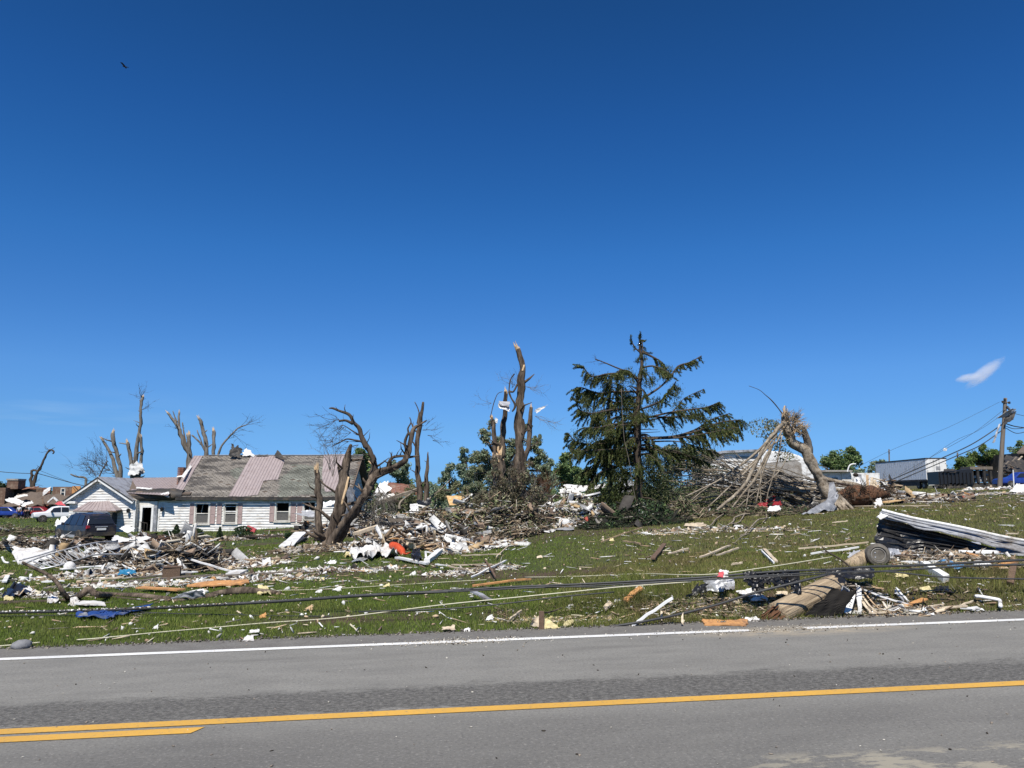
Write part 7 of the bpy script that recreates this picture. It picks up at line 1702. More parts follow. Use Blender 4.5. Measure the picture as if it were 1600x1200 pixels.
board('pale plank lying at the right edge beside the upright board', (1582, 888), (1606, 893), .09, .02, 'plank_pale')
board('reddish brown rotten plank by the pale plank at the right edge', (1555, 892), (1585, 886), .12, .03, 'plank_orange')
for i, (a, c, w, m, lab) in enumerate([((1480, 872, 14.4), (1540, 880, 13.8), .08, 'plank', 'tan plank crossing below the white tube stub'), ((1470, 868, 14.8), (1515, 876, 14.2), .06, 'plank_pale', 'pale narrow plank before the leaning metal sheet'),
        ((1400, 866, 14.6), (1448, 874, 14.2), .05, 'plank_brown', 'dark stick pile plank right of the car wheel'), ((1402, 860, 14.9), (1428, 868, 14.5), .05, 'white', 'white bent strip hanging off the splinters right of the wheel'),
        ((1350, 930, 11.0), (1422, 954, 10.7), .06, 'white', 'long white pole sloping down right to the road edge'), ((1360, 967), (1475, 953), .07, 'plank_pale', 'long pale board along the road edge, right of the broken pole'),
        ((1408, 957), (1445, 944), .11, 'plank_orange', 'orange brown broken plank crossing the white pole'), ((1425, 962), (1510, 955), .10, 'plank_pale', 'wide pale flat board at the road edge below the orange plank'),
        ((1350, 940, 11), (1368, 966, 10.4), .05, 'plank_pale', 'pale curved splinter right of the wooden frames'), ((1398, 930, 11.2), (1412, 948, 10.8), .03, 'galv', 'thin grey metal strip above the long white pole'),
        ((1402, 928, 11.2), (1418, 948, 10.7), .03, 'white', 'thin white strip beside the grey metal strip'), ((1356, 921, 11.3), (1381, 921, 11.2), .05, 'plank', 'short tan slat above the long white pole'), ((1495, 955), (1520, 948), .03, 'plank_pale', 'thin pale stick beside the bent white pipe'),
        ((1510, 960), (1528, 958), .13, 'foam', 'small flat white slab at the road edge left of the white tile')]):
    board(lab, a, c, w, .02, m)
pipe('bent white plastic pipe with two elbows at the road edge', [(1524, 943), (1530, 943), (1558, 948), (1562, 950), (1563, 959)], .028, lift=.07)
sheet('white_tile', [(1524, 960), (1538, 959), (1534, 950, 10.9), (1525, 953, 10.9)], 'foam', 'tilted white tile between the slab and the bent white pipe', 'tile', .01, 147)
sheet('black_sheet', [(1456, 930), (1490, 932), (1482, 921), (1464, 921)], 'black', 'flat black rubber sheet on the slope at the right', 'sheet', .05, 148, freq=3, edge=.3)
sheet('yellow_foam', [(1438, 930), (1456, 930), (1452, 922), (1437, 923)], 'insul', 'yellow foam slab left of the flat black rubber sheet', 'foam', .05, 149, freq=4, edge=.3, th=.03)
sheet('insulation', [(1398, 906), (1420, 908), (1416, 902), (1400, 901)], 'insul', 'yellow insulation tuft on the slope below the car wheel', 'insulation', .08, 150, freq=4, edge=.5, th=.02)
# window frame with slats by the pole
WF = thing('window_frame', 'narrow broken window frame leaning beside the fallen pole', 'window frame', G(1312, 965))
def quadframe(par, tl, tr, br_, bl, w, m, pane):
    q = [P(*v) for v in (tl, tr, br_, bl)]
    for i in range(4): MB().beam(q[i], q[(i + 1) % 4], w, w, (0, 1, 0)).build('frame_side', m, par)
    if pane: MB().prism([q[0].lerp(q[2], .04), q[1].lerp(q[3], .04), q[2].lerp(q[0], .04), q[3].lerp(q[1], .04)], (0, .01, 0)).build('pane', pane, par)
fy = 12.0
quadframe(WF, (1317, 915, fy + .3), (1327, 922, fy + .3), (1316, 958, fy), (1306, 954, fy), .012, 'galv', 'glass')
MB().prism([P(1318, 923, fy + .22), P(1324, 926, fy + .22), P(1322, 934, fy + .15), P(1316, 931, fy + .15)], (0, .015, 0)).build('upper_slat', 'white', WF)
MB().prism([P(1313, 938, fy + .1), P(1319, 941, fy + .1), P(1314, 958, fy), (P(1307, 955, fy))], (0, .015, 0)).build('lower_slat', 'white', WF)
WF2 = thing('sign_panel', 'white panel with small dark marks in a dark frame beside the window frame', 'panel', G(1325, 967))
quadframe(WF2, (1328, 925, fy + .3), (1338, 928, fy + .3), (1329, 962, fy - .05), (1317, 958, fy - .05), .012, 'metal_dark', None)
q = [P(1329, 927, fy + .28), P(1337, 929, fy + .28), P(1329, 960, fy - .03), P(1319, 957, fy - .03)]
MB().prism(q, (0, .012, 0)).build('panel', 'white', WF2)
for k, (u0, v0, w_, h_) in enumerate([(.42, .22, .3, .05), (.40, .40, .18, .04), (.60, .41, .14, .04), (.34, .50, .2, .04), (.6, .52, .12, .05), (.42, .60, .22, .05)]):
    def uv(u, v): return q[0].lerp(q[1], u).lerp(q[3].lerp(q[2], u), v) + Vector((0, -.004, 0))
    MB().prism([uv(u0, v0), uv(u0 + w_, v0), uv(u0 + w_, v0 + h_), uv(u0, v0 + h_)], (0, .002, 0)).build('mark', 'metal_dark', WF2)
sheet('white_strip', [(1340, 963, 10.4), (1345, 964, 10.4), (1346, 920, 10.9), (1337, 912, 11.1)], 'foam', 'tall crumpled white strip standing right of the marked panel', 'strip', .03, 151, freq=6, nu=5, nv=20, edge=.2)
for i, (x0, y0, x1, y1, w) in enumerate([(1346, 930, 1366, 964, .03), (1350, 925, 1374, 962, .02), (1344, 935, 1360, 966, .04), (1354, 942, 1372, 966, .025)]):
    board(['leftmost', 'longest', 'widest', 'rightmost'][i] + ' pale splinter of the four beside the white strip', (x0, y0, 10.9), (x1, y1, 10.35), w, .015, ['plank_pale', 'plank', 'plank_pale', 'plank_brown'][i], 'splinter', 'splinter')
sheet('black_tarp', [(1298, 902, 12.7), (1364, 908, 12.7), (1366, 888, 12.9), (1300, 888, 12.8)], 'black', 'black sheathing bundle over the upper end of the broken pole', 'sheathing', .16, 152, freq=3, nu=26, nv=10, edge=.2, fold=.1, fix=False)
sheet('pole_shade', [(1258, 969), (1316, 967), (1336, 926, 11.4), (1302, 918, 11.4)], 'void', 'near black sheet standing in for the shade under the broken pole', 'sheet', .1, 153, freq=3, nu=16, nv=12, edge=.2)  # added sheet: its flat black is the painted shade beneath the pole
br1 = thing('branch', 'thin bare dark branch sticking up left of the broken pole top', 'branch', G(1330, 888))
limb('stem', [(1334, 890, 3), (1316, 876, 2.6), (1300, 866, 2.2), (1290, 860, 2), (1284, 853, 1.4)], 12.3, 'bark_dark', br1)
limb('twig', [(1292, 862, 1.6), (1286, 862, 1.2), (1283, 860, 1)], 12.3, 'bark_dark', br1)
# crumpled metal and black hanging tarp on the cables
sheet('crumpled_foil', [(1098, 928), (1130, 931), (1134, 906, 12.3), (1102, 905, 12.3)], 'silver', 'crumpled silver grey sheet below the cables in the middle of the slope', 'sheet metal', .16, 161, freq=3, nu=22, nv=14, edge=.2, fold=.12)
sheet('crumpled_foil', [(1132, 928, 12), (1148, 920, 12), (1147, 904, 12.3), (1130, 902, 12.3)], 'galv', 'smaller grey sheet right of the crumpled silver one', 'sheet metal', .1, 162, freq=3, nu=12, nv=12, edge=.2, fold=.1)
sheet('black_scrap', [(1074, 938), (1104, 932), (1104, 912, 12.2), (1088, 914, 12.3)], 'black', 'black torn plastic left of the crumpled silver sheet', 'plastic', .16, 163, freq=3.5, nu=16, nv=12, edge=.4, fold=.1)
sheet('pink_scrap', [(1121, 902, 12.2), (1137, 902, 12.2), (1138, 891, 12.4), (1125, 890, 12.4)], 'foam', 'small pink and white crumpled scrap above the silver sheet', 'scrap', .1, 164, freq=4, edge=.3, fix=False)
sheet('pink_scrap', [(1121, 901, 12.15), (1130, 902, 12.15), (1131, 892, 12.3), (1124, 893, 12.3)], 'pink', 'pink corner of the crumpled scrap above the silver sheet', 'scrap', .06, 165, freq=4, edge=.3, fix=False)
HT = []
for k in range(17):
    x = 1160 + k * 4.9; L = [20, 26, 36, 42, 36, 28, 22, 24, 20, 24, 28, 22, 30, 26, 34, 36, 44][k]
    q = [P(x, 894 - k * .2, 12.25), P(x + 8.5, 894 - k * .2, 12.25), P(x + 9 + (5 if L > 30 else 0), 894 + L * .9, 12.15), P(x + 2 + (4 if L > 30 else 0), 894 + L * .82, 12.15)]
    HT.append(patch([q[3], q[2], q[1], q[0]], 5, 10, .05, .006, 5, k, .1, fold=.08))
HG = thing('hanging_plastic', 'shredded black plastic hanging from the cables above the white tiles', 'plastic', G(1200, 925))
for h in HT: h.build('strip', 'black', HG)
for cor, lab, sd_ in (([(1160, 936), (1196, 938), (1180, 924), (1150, 928)], 'larger white tile lying on the slope under the black plastic', 171), ([(1172, 945), (1200, 944), (1198, 939), (1176, 939)], 'white tile piece below the larger one on the slope', 172),
                      ([(1212, 936), (1232, 936), (1230, 929), (1214, 930)], 'rounded pale stone coloured slab left of the broken pole', 173), ([(1163, 976), (1188, 977), (1182, 970), (1164, 971)], 'small bluish white sheet at the road edge by the splintered pole foot', 174)):
    sheet('white_slab', cor, 'foam' if sd_ != 173 else 'plank_pale', lab, 'slab', .03, sd_, freq=3, edge=.15, th=.025)
sheet('tan_plank', [(1100, 983), (1166, 984), (1168, 975), (1097, 973)], 'plank_orange', 'orange tan broken plywood slab lying at the road edge', 'plywood', .03, 175, freq=4, edge=.08, th=.04, nu=20)
board('long white stick leaning on the bank left of the plywood slab', (992, 983), (1051, 934, 12.0), .05, .03, 'white')
board('pale stick at the foot of the bank right of the yellow foam', (1066, 984), (1066, 962, 11.2), .03, .02, 'plank_pale')
board('thin upright stick in the bank between the white stick and plywood', (1033, 978), (1034, 955, 11.2), .03, .02, 'plank_pale')
# post with foam
pq = G(846, 988); single('marker_post', MB().box(pq + Vector((0, 0, .12)), (.035, .035, .17)), 'plank_brown', 'short dark wooden post standing at the road edge in front of yellow foam', 'post')
sheet('foam_slab', [(848, 989), (876, 988), (858, 968, 10.8), (848, 966, 10.8)], 'insul', 'yellow triangular foam slab leaning behind the short post', 'foam', .02, 181, freq=5, th=.05)
sheet('carpet_roll', [(828, 984), (846, 988), (845, 962, 10.9), (832, 968, 10.8)], 'plank_pale', 'curled white and grey carpet piece left of the short post', 'carpet', .10, 182, freq=4, fold=.12, th=.02, nu=14, nv=14)
sheet('foam_slab', [(880, 984), (896, 981), (896, 973), (882, 978)], 'insul', 'flat yellow foam piece right of the short post', 'foam', .02, 183, freq=5, th=.03)
pipe('bent dead stick over the curled carpet beside the post', [(850, 966, 10.7), (862, 964, 10.8), (878, 958, 11)], .012, 'bark_dark', 'stick', 'stick')
for i, (a, c, w, m, lab) in enumerate([((738, 922, 12.6), (826, 904, 13.4), .09, 'plank_orange', 'long tan wooden beam resting on the cables in the middle'), ((736, 923, 12.2), (766, 945, 11.6), .10, 'galv', 'grey board slanting down under the tan beam'),
    ((708, 888), (768, 888), .05, 'plank_pale', 'long pale board lying left of the dark leaning stick'), ((736, 908), (790, 882), .04, 'white', 'pale pole sloping up right behind the dark leaning stick'), ((722, 873), (780, 871), .05, 'plank_pale', 'straight pale lath right of the white roll'),
    ((758, 874, 16.5), (774, 908, 13.6), .04, 'plank_brown', 'thin dark stick leaning over the litter left of the tan beam'), ((776, 875), (795, 858), .03, 'plank_pale', 'small light stick standing off the straight pale lath'), ((700, 890), (734, 897), .04, 'plank_pale', 'short pale board below the long pale one'),
    ((796, 977), (815, 962), .03, 'plank_pale', 'light stick on the verge left of the carpet piece'), ((754, 852), (798, 849), .07, 'white', 'white gutter piece right of the white roll'), ((940, 851), (1004, 829), .02, 'plank', 'thin straight stick up the crest of the slope'), ((942, 850, 24), (942, 838, 24), .05, 'plank_pale', 'tiny upright stake beside the thin straight stick'),
    ((974, 851), (1000, 855), .05, 'plank', 'small brown board lying on the crest of the slope'), ((1194, 865), (1212, 884), .07, 'plank_pale', 'pale plank lying on the slope above the black plastic'), ((1190, 868), (1209, 886), .03, 'white', 'thin white strip beside the pale plank on the slope'),
    ((1046, 871), (1076, 863), .04, 'plank_pale', 'small pale board on the slope left of the twin sticks'), ((1094, 878), (1140, 858), .05, 'plank_pale', 'left of twin pale sticks lying across the slope'), ((1122, 874), (1154, 862), .04, 'plank_pale', 'right of twin pale sticks lying across the slope'),
    ((1250, 864), (1356, 854), .025, 'plank_pale', 'upper long thin lath reaching to the car wheel'), ((1268, 871), (1342, 862), .04, 'white', 'lower white lath reaching to the grey scrap'), ((1144, 889), (1160, 886), .04, 'plank_pale', 'short pale chip above the hanging black plastic'),
    ((1020, 880), (1038, 856), .10, 'plank_brown', 'rusty brown strip lying on the slope left of the silver sheet'), ((976, 945), (1002, 926), .10, 'plank_orange', 'rusty broken board on the bank above the white stick'), ((944, 958), (955, 950), .10, 'plank_pale', 'small round pale slab on the bank left of the rusty board'),
    ((1280, 795), (1450, 794), .05, 'plank_pale', 'very long thin pale lath in front of the root ball'), ((1302, 821), (1324, 819), .03, 'plank_pale', 'short thin lath on the lawn left of the metal wall'), ((1380, 789), (1408, 785), .5, 'osb', 'orange chipboard piece right of the root ball'),
    ((1492, 775), (1520, 771), .5, 'metal_dark', 'dark mat lying on the far grass below the dump trailer'), ((1528, 776), (1545, 775), .10, 'plank_pale', 'pale plank on the far grass right of the dark mat'), ((1470, 779), (1490, 779), .10, 'plank_pale', 'pale plank on the far grass left of the dark mat'),
    ((1572, 840), (1590, 839), .03, 'plank_pale', 'thin lath on the lawn behind the metal wall at the right')]):
    board(lab, a, c, w, .03, m)
# left foreground
LB_ = thing('fallen_log', 'bent brown fallen log lying across the left lawn', 'log', G(200, 938))
def glimb(name, pts, m, par, sides=9, wob=.4, lift=.5):
    pp = []; rr = []
    for q in pts:
        g = G(q[0], q[1]) if len(q) == 3 else P(q[0], q[1], q[3]); r = q[2] * mpp(g.y) / 2; pp.append(g + Vector((0, 0, r * lift if len(q) == 3 else 0))); rr.append(r)
    p, r = smooth_path(pp, rr, 4); return MB().tube(p, r, sides, wob).build(name, m, par, smooth=True)
glimb('trunk', [(105, 940, 8), (118, 937, 10), (130, 927, 10, 15.2), (140, 921, 9, 15.2), (152, 929, 9, 15), (175, 932, 9), (210, 933, 9), (245, 936, 8), (270, 938, 7)], 'bark', LB_)
glimb('branch', [(107, 938, 7), (98, 926, 6.5, 15), (90, 912, 6, 15.1), (74, 898, 5.5, 15.2), (54, 888, 5, 15.3), (36, 879, 4.5, 15.5)], 'bark', LB_)
glimb('branch', [(150, 936, 3), (170, 933, 3), (195, 936, 3.5), (240, 940, 4)], 'bark_dark', LB_)
L2 = thing('fallen_log', 'straight dark log at the far left edge joining the bent log', 'log', G(40, 944)); glimb('trunk', [(-20, 946, 8), (20, 944, 7), (60, 942, 6), (110, 939, 6)], 'bark_dark', L2)
L3 = thing('fallen_log', 'shredded log with a dark underside, right end of the left debris', 'log', G(380, 932)); glimb('trunk', [(320, 934, 5), (345, 930, 9), (380, 928, 12), (410, 928, 9), (438, 930, 7)], 'bark', L3, lift=.8)
glimb('branch', [(240, 938, 5), (275, 940, 6), (310, 936, 6), (340, 932, 5)], 'bark', L3)
sheet('insulation', [(402, 930), (424, 932), (418, 922), (404, 921)], 'insul', 'yellowish insulation tuft on the right end of the shredded log', 'insulation', .06, 191, freq=5, edge=.4, th=.03)
sheet('plywood', [(292, 920), (378, 918), (392, 911), (318, 913)], 'plank_orange', 'large orange plywood sheet lying above the shredded log', 'plywood', .05, 192, freq=2, edge=.1, th=.025, nu=20)
board('thin orange board lying left of the large plywood sheet', (219, 924), (284, 928), .22, .03, 'plank_orange')
sheet('grey_sheet', [(268, 940), (322, 938), (316, 922, 14.8), (290, 925, 14.8)], 'fabric_grey', 'crumpled grey and white sheet between the orange board and the log', 'sheet', .12, 193, freq=4, nu=20, nv=12, edge=.3, fold=.12)
sheet('grey_sheet', [(292, 934), (322, 934), (318, 920, 14.6), (296, 923, 14.6)], 'foam', 'bright white torn strips over the crumpled grey sheet', 'sheet', .14, 194, freq=6, nu=20, nv=12, edge=.6, fold=.1, th=.004)
sheet('white_slab', [(116, 950), (166, 949), (160, 944), (126, 944)], 'foam', 'long white foam slab behind the thick cable, above the blue tarp', 'foam', .03, 195, freq=3, edge=.2, th=.05)
sheet('white_cloth', [(108, 948), (124, 947), (122, 939), (112, 940)], 'foam', 'small white bundle at the left end of the foam slab', 'cloth', .10, 196, freq=5, edge=.3)
sheet('white_cloth', [(74, 945), (92, 944), (90, 937), (76, 936)], 'foam', 'white scrap on the straight dark log at the left', 'cloth', .06, 197, freq=5, edge=.3)
sheet('dark_cloth', [(4, 938), (44, 934), (46, 921), (18, 922)], 'black', 'black plastic heap at the far left of the lawn', 'plastic', .14, 198, freq=3, edge=.4, fold=.1)
sheet('white_cloth', [(32, 932), (60, 932), (46, 922), (34, 924)], 'foam', 'white crumpled sheet beside the black plastic heap', 'cloth', .10, 199, freq=3, edge=.4)
sheet('yellow_scrap', [(6, 943), (22, 943), (20, 936), (8, 937)], 'insul', 'pale yellow foam scrap at the far left on the dark log', 'foam', .06, 200, freq=5, edge=.3)
sheet('blue_tarp', [(118, 970), (180, 971), (178, 962), (128, 963)], 'blue', 'crumpled blue tarp lying on the lawn, wide left part', 'tarp', .10, 201, freq=3, nu=24, nv=10, edge=.35, fold=.08)
sheet('blue_tarp', [(168, 970), (236, 956), (232, 951), (170, 963)], 'blue', 'narrow right arm of the blue tarp reaching to the cable', 'tarp', .06, 202, freq=3, nu=24, nv=8, edge=.25, fold=.06)
sheet('grey_cloth', [(120, 969), (138, 970), (136, 956, 13.2), (126, 958, 13.2)], 'fabric_grey', 'grey blue cloth hump on the left end of the blue tarp', 'cloth', .10, 203, freq=4, nu=12, nv=12, edge=.2)
sheet('blue_tarp', [(184, 903), (214, 902), (210, 891, 20), (188, 890, 20)], 'cyan', 'bright light blue crumpled tarp by the long white strips', 'tarp', .16, 204, freq=3, nu=18, nv=12, edge=.4, fold=.1)
for i, (a, c, w, lab) in enumerate([((96, 894), (160, 889), .28, 'wide white board right of the metal truss'), ((160, 890), (184, 887), .22, 'short white board continuing towards the blue tarp'), ((70, 915), (100, 913), .12, 'white slat near the bent log branch'), ((120, 914), (190, 908), .12, 'pale slat behind the bend of the log'),
      ((130, 898), (182, 898), .06, 'cream strip below the wide white board'), ((166, 922), (190, 922), .05, 'short white rod behind the bent log'), ((70, 925), (92, 922), .04, 'thin cream stick left of the bent log'), ((200, 914), (330, 904), .14, 'long grey weathered board lying behind the orange plywood'), ((330, 905), (470, 899), .10, 'long grey board right of the weathered one'),
      ((210, 908), (300, 902), .08, 'dark grey lath behind the weathered board'), ((278, 900), (305, 899), .10, 'short white slat in front of the tall twig heap'), ((7, 915), (12, 905), .10, 'short white stub standing at the far left'), ((0, 908), (18, 902), .14, 'pale broken board at the far left edge')]):
    board(lab, a, c, w, .03, 'white' if 'white' in lab else ('pole_grey' if 'grey' in lab else 'plank_pale'))
board('long white pole sloping down from the tall twig heap', (290, 872, 22), (368, 900), .05, .04, 'white'); board('white shredded rag end at the foot of the sloping white pole', (364, 902), (378, 897), .35, .05, 'foam', 'rag', 'rag')
for k in range(3): board(['top', 'middle', 'bottom'][k] + ' white board of three stacked on the tall twig heap', (284 + 2 * k, 869 + 4 * k, 23.4 - .3 * k), (312 + 3 * k, 866 + 4 * k, 23.4 - .3 * k), .45, .03, 'white')
sheet('white_sheet', [(272, 856, 26), (296, 862, 25.5), (294, 848, 26.5), (268, 845, 26.5)], 'white', 'crumpled white panel on top of the tall twig heap', 'panel', .2, 211, freq=1.5, nu=16, edge=.2)
sheet('white_sheet', [(176, 846, 34), (232, 848, 34), (228, 838, 35), (178, 840, 35)], 'foam', 'long torn white sheet in front of the house door and SUV', 'sheet', .35, 212, freq=1.3, nu=22, edge=.3)
sheet('dark_sheet', [(172, 870, 30), (262, 866, 30), (262, 846, 32), (190, 848, 32)], 'metal_dark', 'dark collapsed sheet below the torn white one', 'sheet', .3, 213, freq=1, nu=22, edge=.1)
sheet('white_sheet', [(302, 850), (320, 852), (318, 845, 34), (306, 844, 34)], 'foam', 'small tent shaped white sheet on the lawn in front of the shrubs', 'sheet', .15, 214, freq=2, edge=.2)
tb = G(45, 878); TS = thing('metal_truss', 'white sheet roof and silver lattice truss collapsed at the left', 'truss', tb)
patch([P(27, 884, 26.6), P(100, 884, 26.3), P(134, 863, 28.6), P(18, 855, 32)], 22, 14, .12, .012, 1.2, 220, .05).build('white_sheet', 'foam', TS)
ch1 = [(34, 882, 23.2), (70, 868, 23.6), (110, 857, 24), (150, 848, 25), (180, 846, 26)]; ch2 = [(60, 890, 23), (90, 884, 23.2), (124, 874, 23.8), (160, 866, 24.6), (250, 868, 26)]
for c, r0, m in ((ch1, .028, 'galv'), (ch2, .024, 'silver'), ([(30, 876, 24), (60, 868, 24.4), (92, 858, 25)], .022, 'galv')):
    p, r = smooth_path([P(*q) for q in c], [r0] * len(c), 4); MB().tube(p, r, 7).build('chord', m, TS, smooth=True)
A_, _ = smooth_path([P(*q) for q in ch1], [1] * 5, 4); B__, _ = smooth_path([P(*q) for q in ch2], [1] * 5, 4)
for i in range(1, 13):
    MB().tube([A_[i], B__[i]], .012, 5).build('strut', 'silver', TS); MB().tube([A_[i], B__[min(i + 1, 16)]], .012, 5).build('strut', 'silver', TS)
single('globe', MB().lathe(G(108, 893) + Vector((0, 0, .14)), (0, 0, 1), [(-.14, .02), (-.11, .1), (-.04, .155), (.04, .16), (.11, .11), (.15, .03)], 16), 'foam', 'round white globe like a ball below the silver truss', 'ball', smooth=True)
sheet('white_scrap', [(2, 852), (12, 851), (9, 840, 34), (4, 842, 34)], 'white', 'tall white scrap at the far left edge', 'scrap', .1, 221, freq=2)
pipe('curved white strip at the far left behind the truss sheet', [(3, 870, 28), (7, 878, 28), (14, 884, 28)], .035)
board('long orange board behind the truss at the left', (20, 847), (68, 843), .3, .05, 'plank_orange'); board('grey slab of paving left behind the white truss sheet', (-5, 855), (60, 852), 1.4, .05, 'concrete', 'paving_slab', 'slab')
board('white leaning post beside the front wheel of the SUV', (84, 848, 40), (93, 838, 40), .25, .1, 'trim')
sheet('white_sheet', [(86, 826, 50), (106, 828, 50), (102, 807, 51), (88, 813, 51)], 'foam', 'crumpled white sheet between the white pickup and the SUV', 'sheet', .4, 222, freq=1, edge=.3)
sheet('tilted_panel', [(186, 826, 53), (200, 833, 53), (211, 826, 53), (197, 820, 53.5)], 'white', 'tilted white panel leaning below the wall lamp', 'panel', .05, 223, freq=1)
single('dark_box', MB().box(G(268, 904) + Vector((0, 0, .15)), (.2, .14, .13), Matrix.Rotation(.3, 3, 'Z')).box(G(268, 904) + Vector((.02, 0, .29)), (.21, .15, .012), Matrix.Rotation(.34, 3, 'Z')), 'plank_brown', 'brown box with a lid in front of the tall twig heap', 'box')
board('dark fallen shutter board at the foot of the house wall', (418, 832, 55.6), (463, 830, 55.6), .5, .06, 'plank_brown')
board('thin dark board along the house foundation', (350, 842), (440, 841), .25, .08, 'bark_dark')
single('red_scrap', MB().box(G(392, 833.5) + Vector((0, 0, .25)), (.3, .1, .16), Matrix.Rotation(.4, 3, 'Y')), 'pink', 'small red scrap beside the round bush', 'scrap')
# middle pile pieces
sheet('white_sheet', [(548, 876), (622, 872), (612, 856), (548, 860)], 'foam', 'large crumpled white plastic sheet on the lawn right of the leaning tree', 'sheet', .28, 231, freq=2, nu=30, nv=16, edge=.25, fold=.2)
sheet('grey_sheet', [(550, 882), (578, 876), (584, 864, 24), (562, 870, 24)], 'silver', 'grey fold of metal at the left of the large white plastic sheet', 'sheet metal', .08, 232, freq=2, edge=.15)
sheet('cream_foam', [(538, 872), (562, 872), (560, 860, 26), (544, 862, 26)], 'insul', 'cream foam piece at the left end of the white plastic sheet', 'foam', .1, 233, freq=3, edge=.3)
p, r = smooth_path([P(612, 852, 24.6), P(620, 854, 24.4), P(628, 861, 24.2), P(630, 868, 24)], [.11, .12, .11, .07], 4); single('orange_pipe', MB().tube(p, r, 10), 'orange', 'curved bright orange plastic piece in the middle wreckage', 'pipe', smooth=True)
pipe('thin red hose below the orange plastic piece', [(632, 866, 23.9), (636, 870, 23.8), (642, 868, 23.8)], .025, 'orange', 'hose', 'hose')
sheet('black_bag', [(642, 882), (660, 884), (656, 858, 24.2), (644, 860, 24.2)], 'black', 'black bag standing right of the orange piece', 'bag', .16, 234, freq=3, nu=14, nv=14, fold=.12)
sheet('plywood', [(655, 860, 25), (690, 858, 25), (690, 848, 26.4), (668, 850, 26.4)], 'plank', 'yellow tan plywood sheet right of the black bag', 'plywood', .05, 235, freq=2, edge=.15)
board('tan plank across the yellow plywood', (648, 856, 25), (676, 850, 25.6), .16, .03, 'plank'); board('left tan board above the orange piece', (582, 856, 26), (618, 845, 26.6), .2, .04, 'plank'); board('right tan board above the orange piece', (594, 858, 25.5), (620, 848, 26), .14, .04, 'plank_orange')
sheet('white_roll', [(702, 864), (730, 861), (728, 848, 25.6), (704, 850, 25.4)], 'white', 'white ribbed metal piece lying right of the yellow plywood', 'sheet metal', .1, 236, freq=3, nu=16, nv=10, fold=.12)
board('thick white post leaning right of the black bag', (667, 882), (688, 860, 23.6), .16, .1, 'white'); board('upright white stick left of the leaning post', (666, 880, 23), (665, 861, 23), .05, .04, 'white'); board('white brace behind the leaning post', (668, 868, 23.4), (680, 864, 23.6), .07, .04, 'white')
board('white curb board below the black bag', (620, 876), (668, 886), .14, .05, 'white'); board('white lath continuing right of the curb board', (680, 887), (700, 890), .06, .03, 'white')
pipe('white bent tube frame arching over the middle wreckage', [(642, 836, 27), (664, 822, 27), (667, 826, 27), (665, 842, 27)], .04); board('white board slanting left of the tube frame', (626, 826, 27.2), (642, 836, 27), .14, .04, 'white')
board('long pale beam on the wreckage right of the leaning tree', (555, 834, 27.4), (590, 822, 28), .22, .1, 'plank_pale'); board('dark beam across the wreckage behind the tube frame', (586, 818, 29.5), (646, 820, 29.5), .2, .12, 'metal_dark')
board('pale grey beam behind the dark beam', (585, 812, 31), (640, 813, 31), .25, .12, 'pole_grey')
sheet('black_sheet', [(632, 848, 27), (682, 850, 26.6), (672, 838, 28), (636, 832, 28)], 'black', 'black plastic sheet under the white tube frame', 'plastic', .2, 237, freq=2, nu=20, fold=.1)
for i, (px, py, Y, lab) in enumerate([(628, 848, 26, 'left'), (638, 850, 25.6, 'middle'), (644, 856, 25.2, 'right')]): sheet('rag', [(px - 6, py + 5, Y), (px + 6, py + 6, Y), (px + 5, py - 8, Y), (px - 5, py - 7, Y)], 'plank_pale', lab + ' of three crumpled cream rags above the orange piece', 'rag', .12, 240 + i, freq=3, edge=.3)
board('white panel slanting at the foot of the leaning tree, left side', (447, 858), (470, 832, 36), .5, .06, 'white'); board('dark edge board under the slanting white panel', (449, 860), (476, 840, 34), .2, .06, 'metal_dark')
sheet('white_sheet', [(553, 826, 40), (574, 822, 40), (570, 815, 41), (558, 817, 41)], 'foam', 'white sheet seen between the stems of the leaning tree', 'sheet', .2, 244, freq=1.5, edge=.2); sheet('blue_sheet', [(551, 817, 42), (571, 818, 42), (571, 811, 42.4), (552, 812, 42.4)], 'cyan', 'dark teal sheet behind the leaning tree near the white sheet', 'sheet', .1, 245, freq=1.5)
sheet('broken_sheet', [(582, 776, 44), (612, 768, 44), (606, 752, 45), (592, 757, 45)], 'white', 'broken white panel above the wreckage left of the red brown roof', 'panel', .4, 246, freq=1, edge=.3); sheet('plaster_panel', [(590, 784, 43), (616, 776, 43), (616, 770, 43.6), (588, 779, 43.6)], 'trim', 'long pale broken panel below the red brown roof', 'panel', .15, 247, freq=1, edge=.2)
sheet('osb_panel', [(702, 789, 42), (728, 789, 42), (737, 775, 42.6), (698, 775, 42.6)], 'osb', 'orange yellow chipboard panel in front of the green thicket', 'panel', .06, 248, freq=1); sheet('white_box', [(706, 803, 38), (722, 802, 38), (722, 792, 38.3), (706, 793, 38.3)], 'foam', 'white block below the chipboard panel', 'block', .1, 249, freq=1)
board('long pale branch stripped of bark crossing behind the thin trunk', (590, 786, 40), (655, 764, 42), .22, .16, 'bark_pale', 'stripped_branch', 'branch')
for i, (pts, lab) in enumerate([([(624, 796, 4), (626, 786, 4), (634, 778, 3.5), (642, 772, 3)], 'forked pale branch left of the black tarp'), ([(700, 800, 3), (712, 794, 3), (726, 795, 3), (732, 797, 2.5)], 'curved dead branch below the chipboard panel'), ([(660, 790, 2.5), (676, 775, 2), (690, 764, 2), (705, 748, 1.2)], 'thin pale arching branch right of the thin trunk')]):
    t = thing('dead_branch', lab, 'branch', P(pts[0][0], pts[0][1], 38)); limb('stem', pts, 38, 'bark_pale', t)
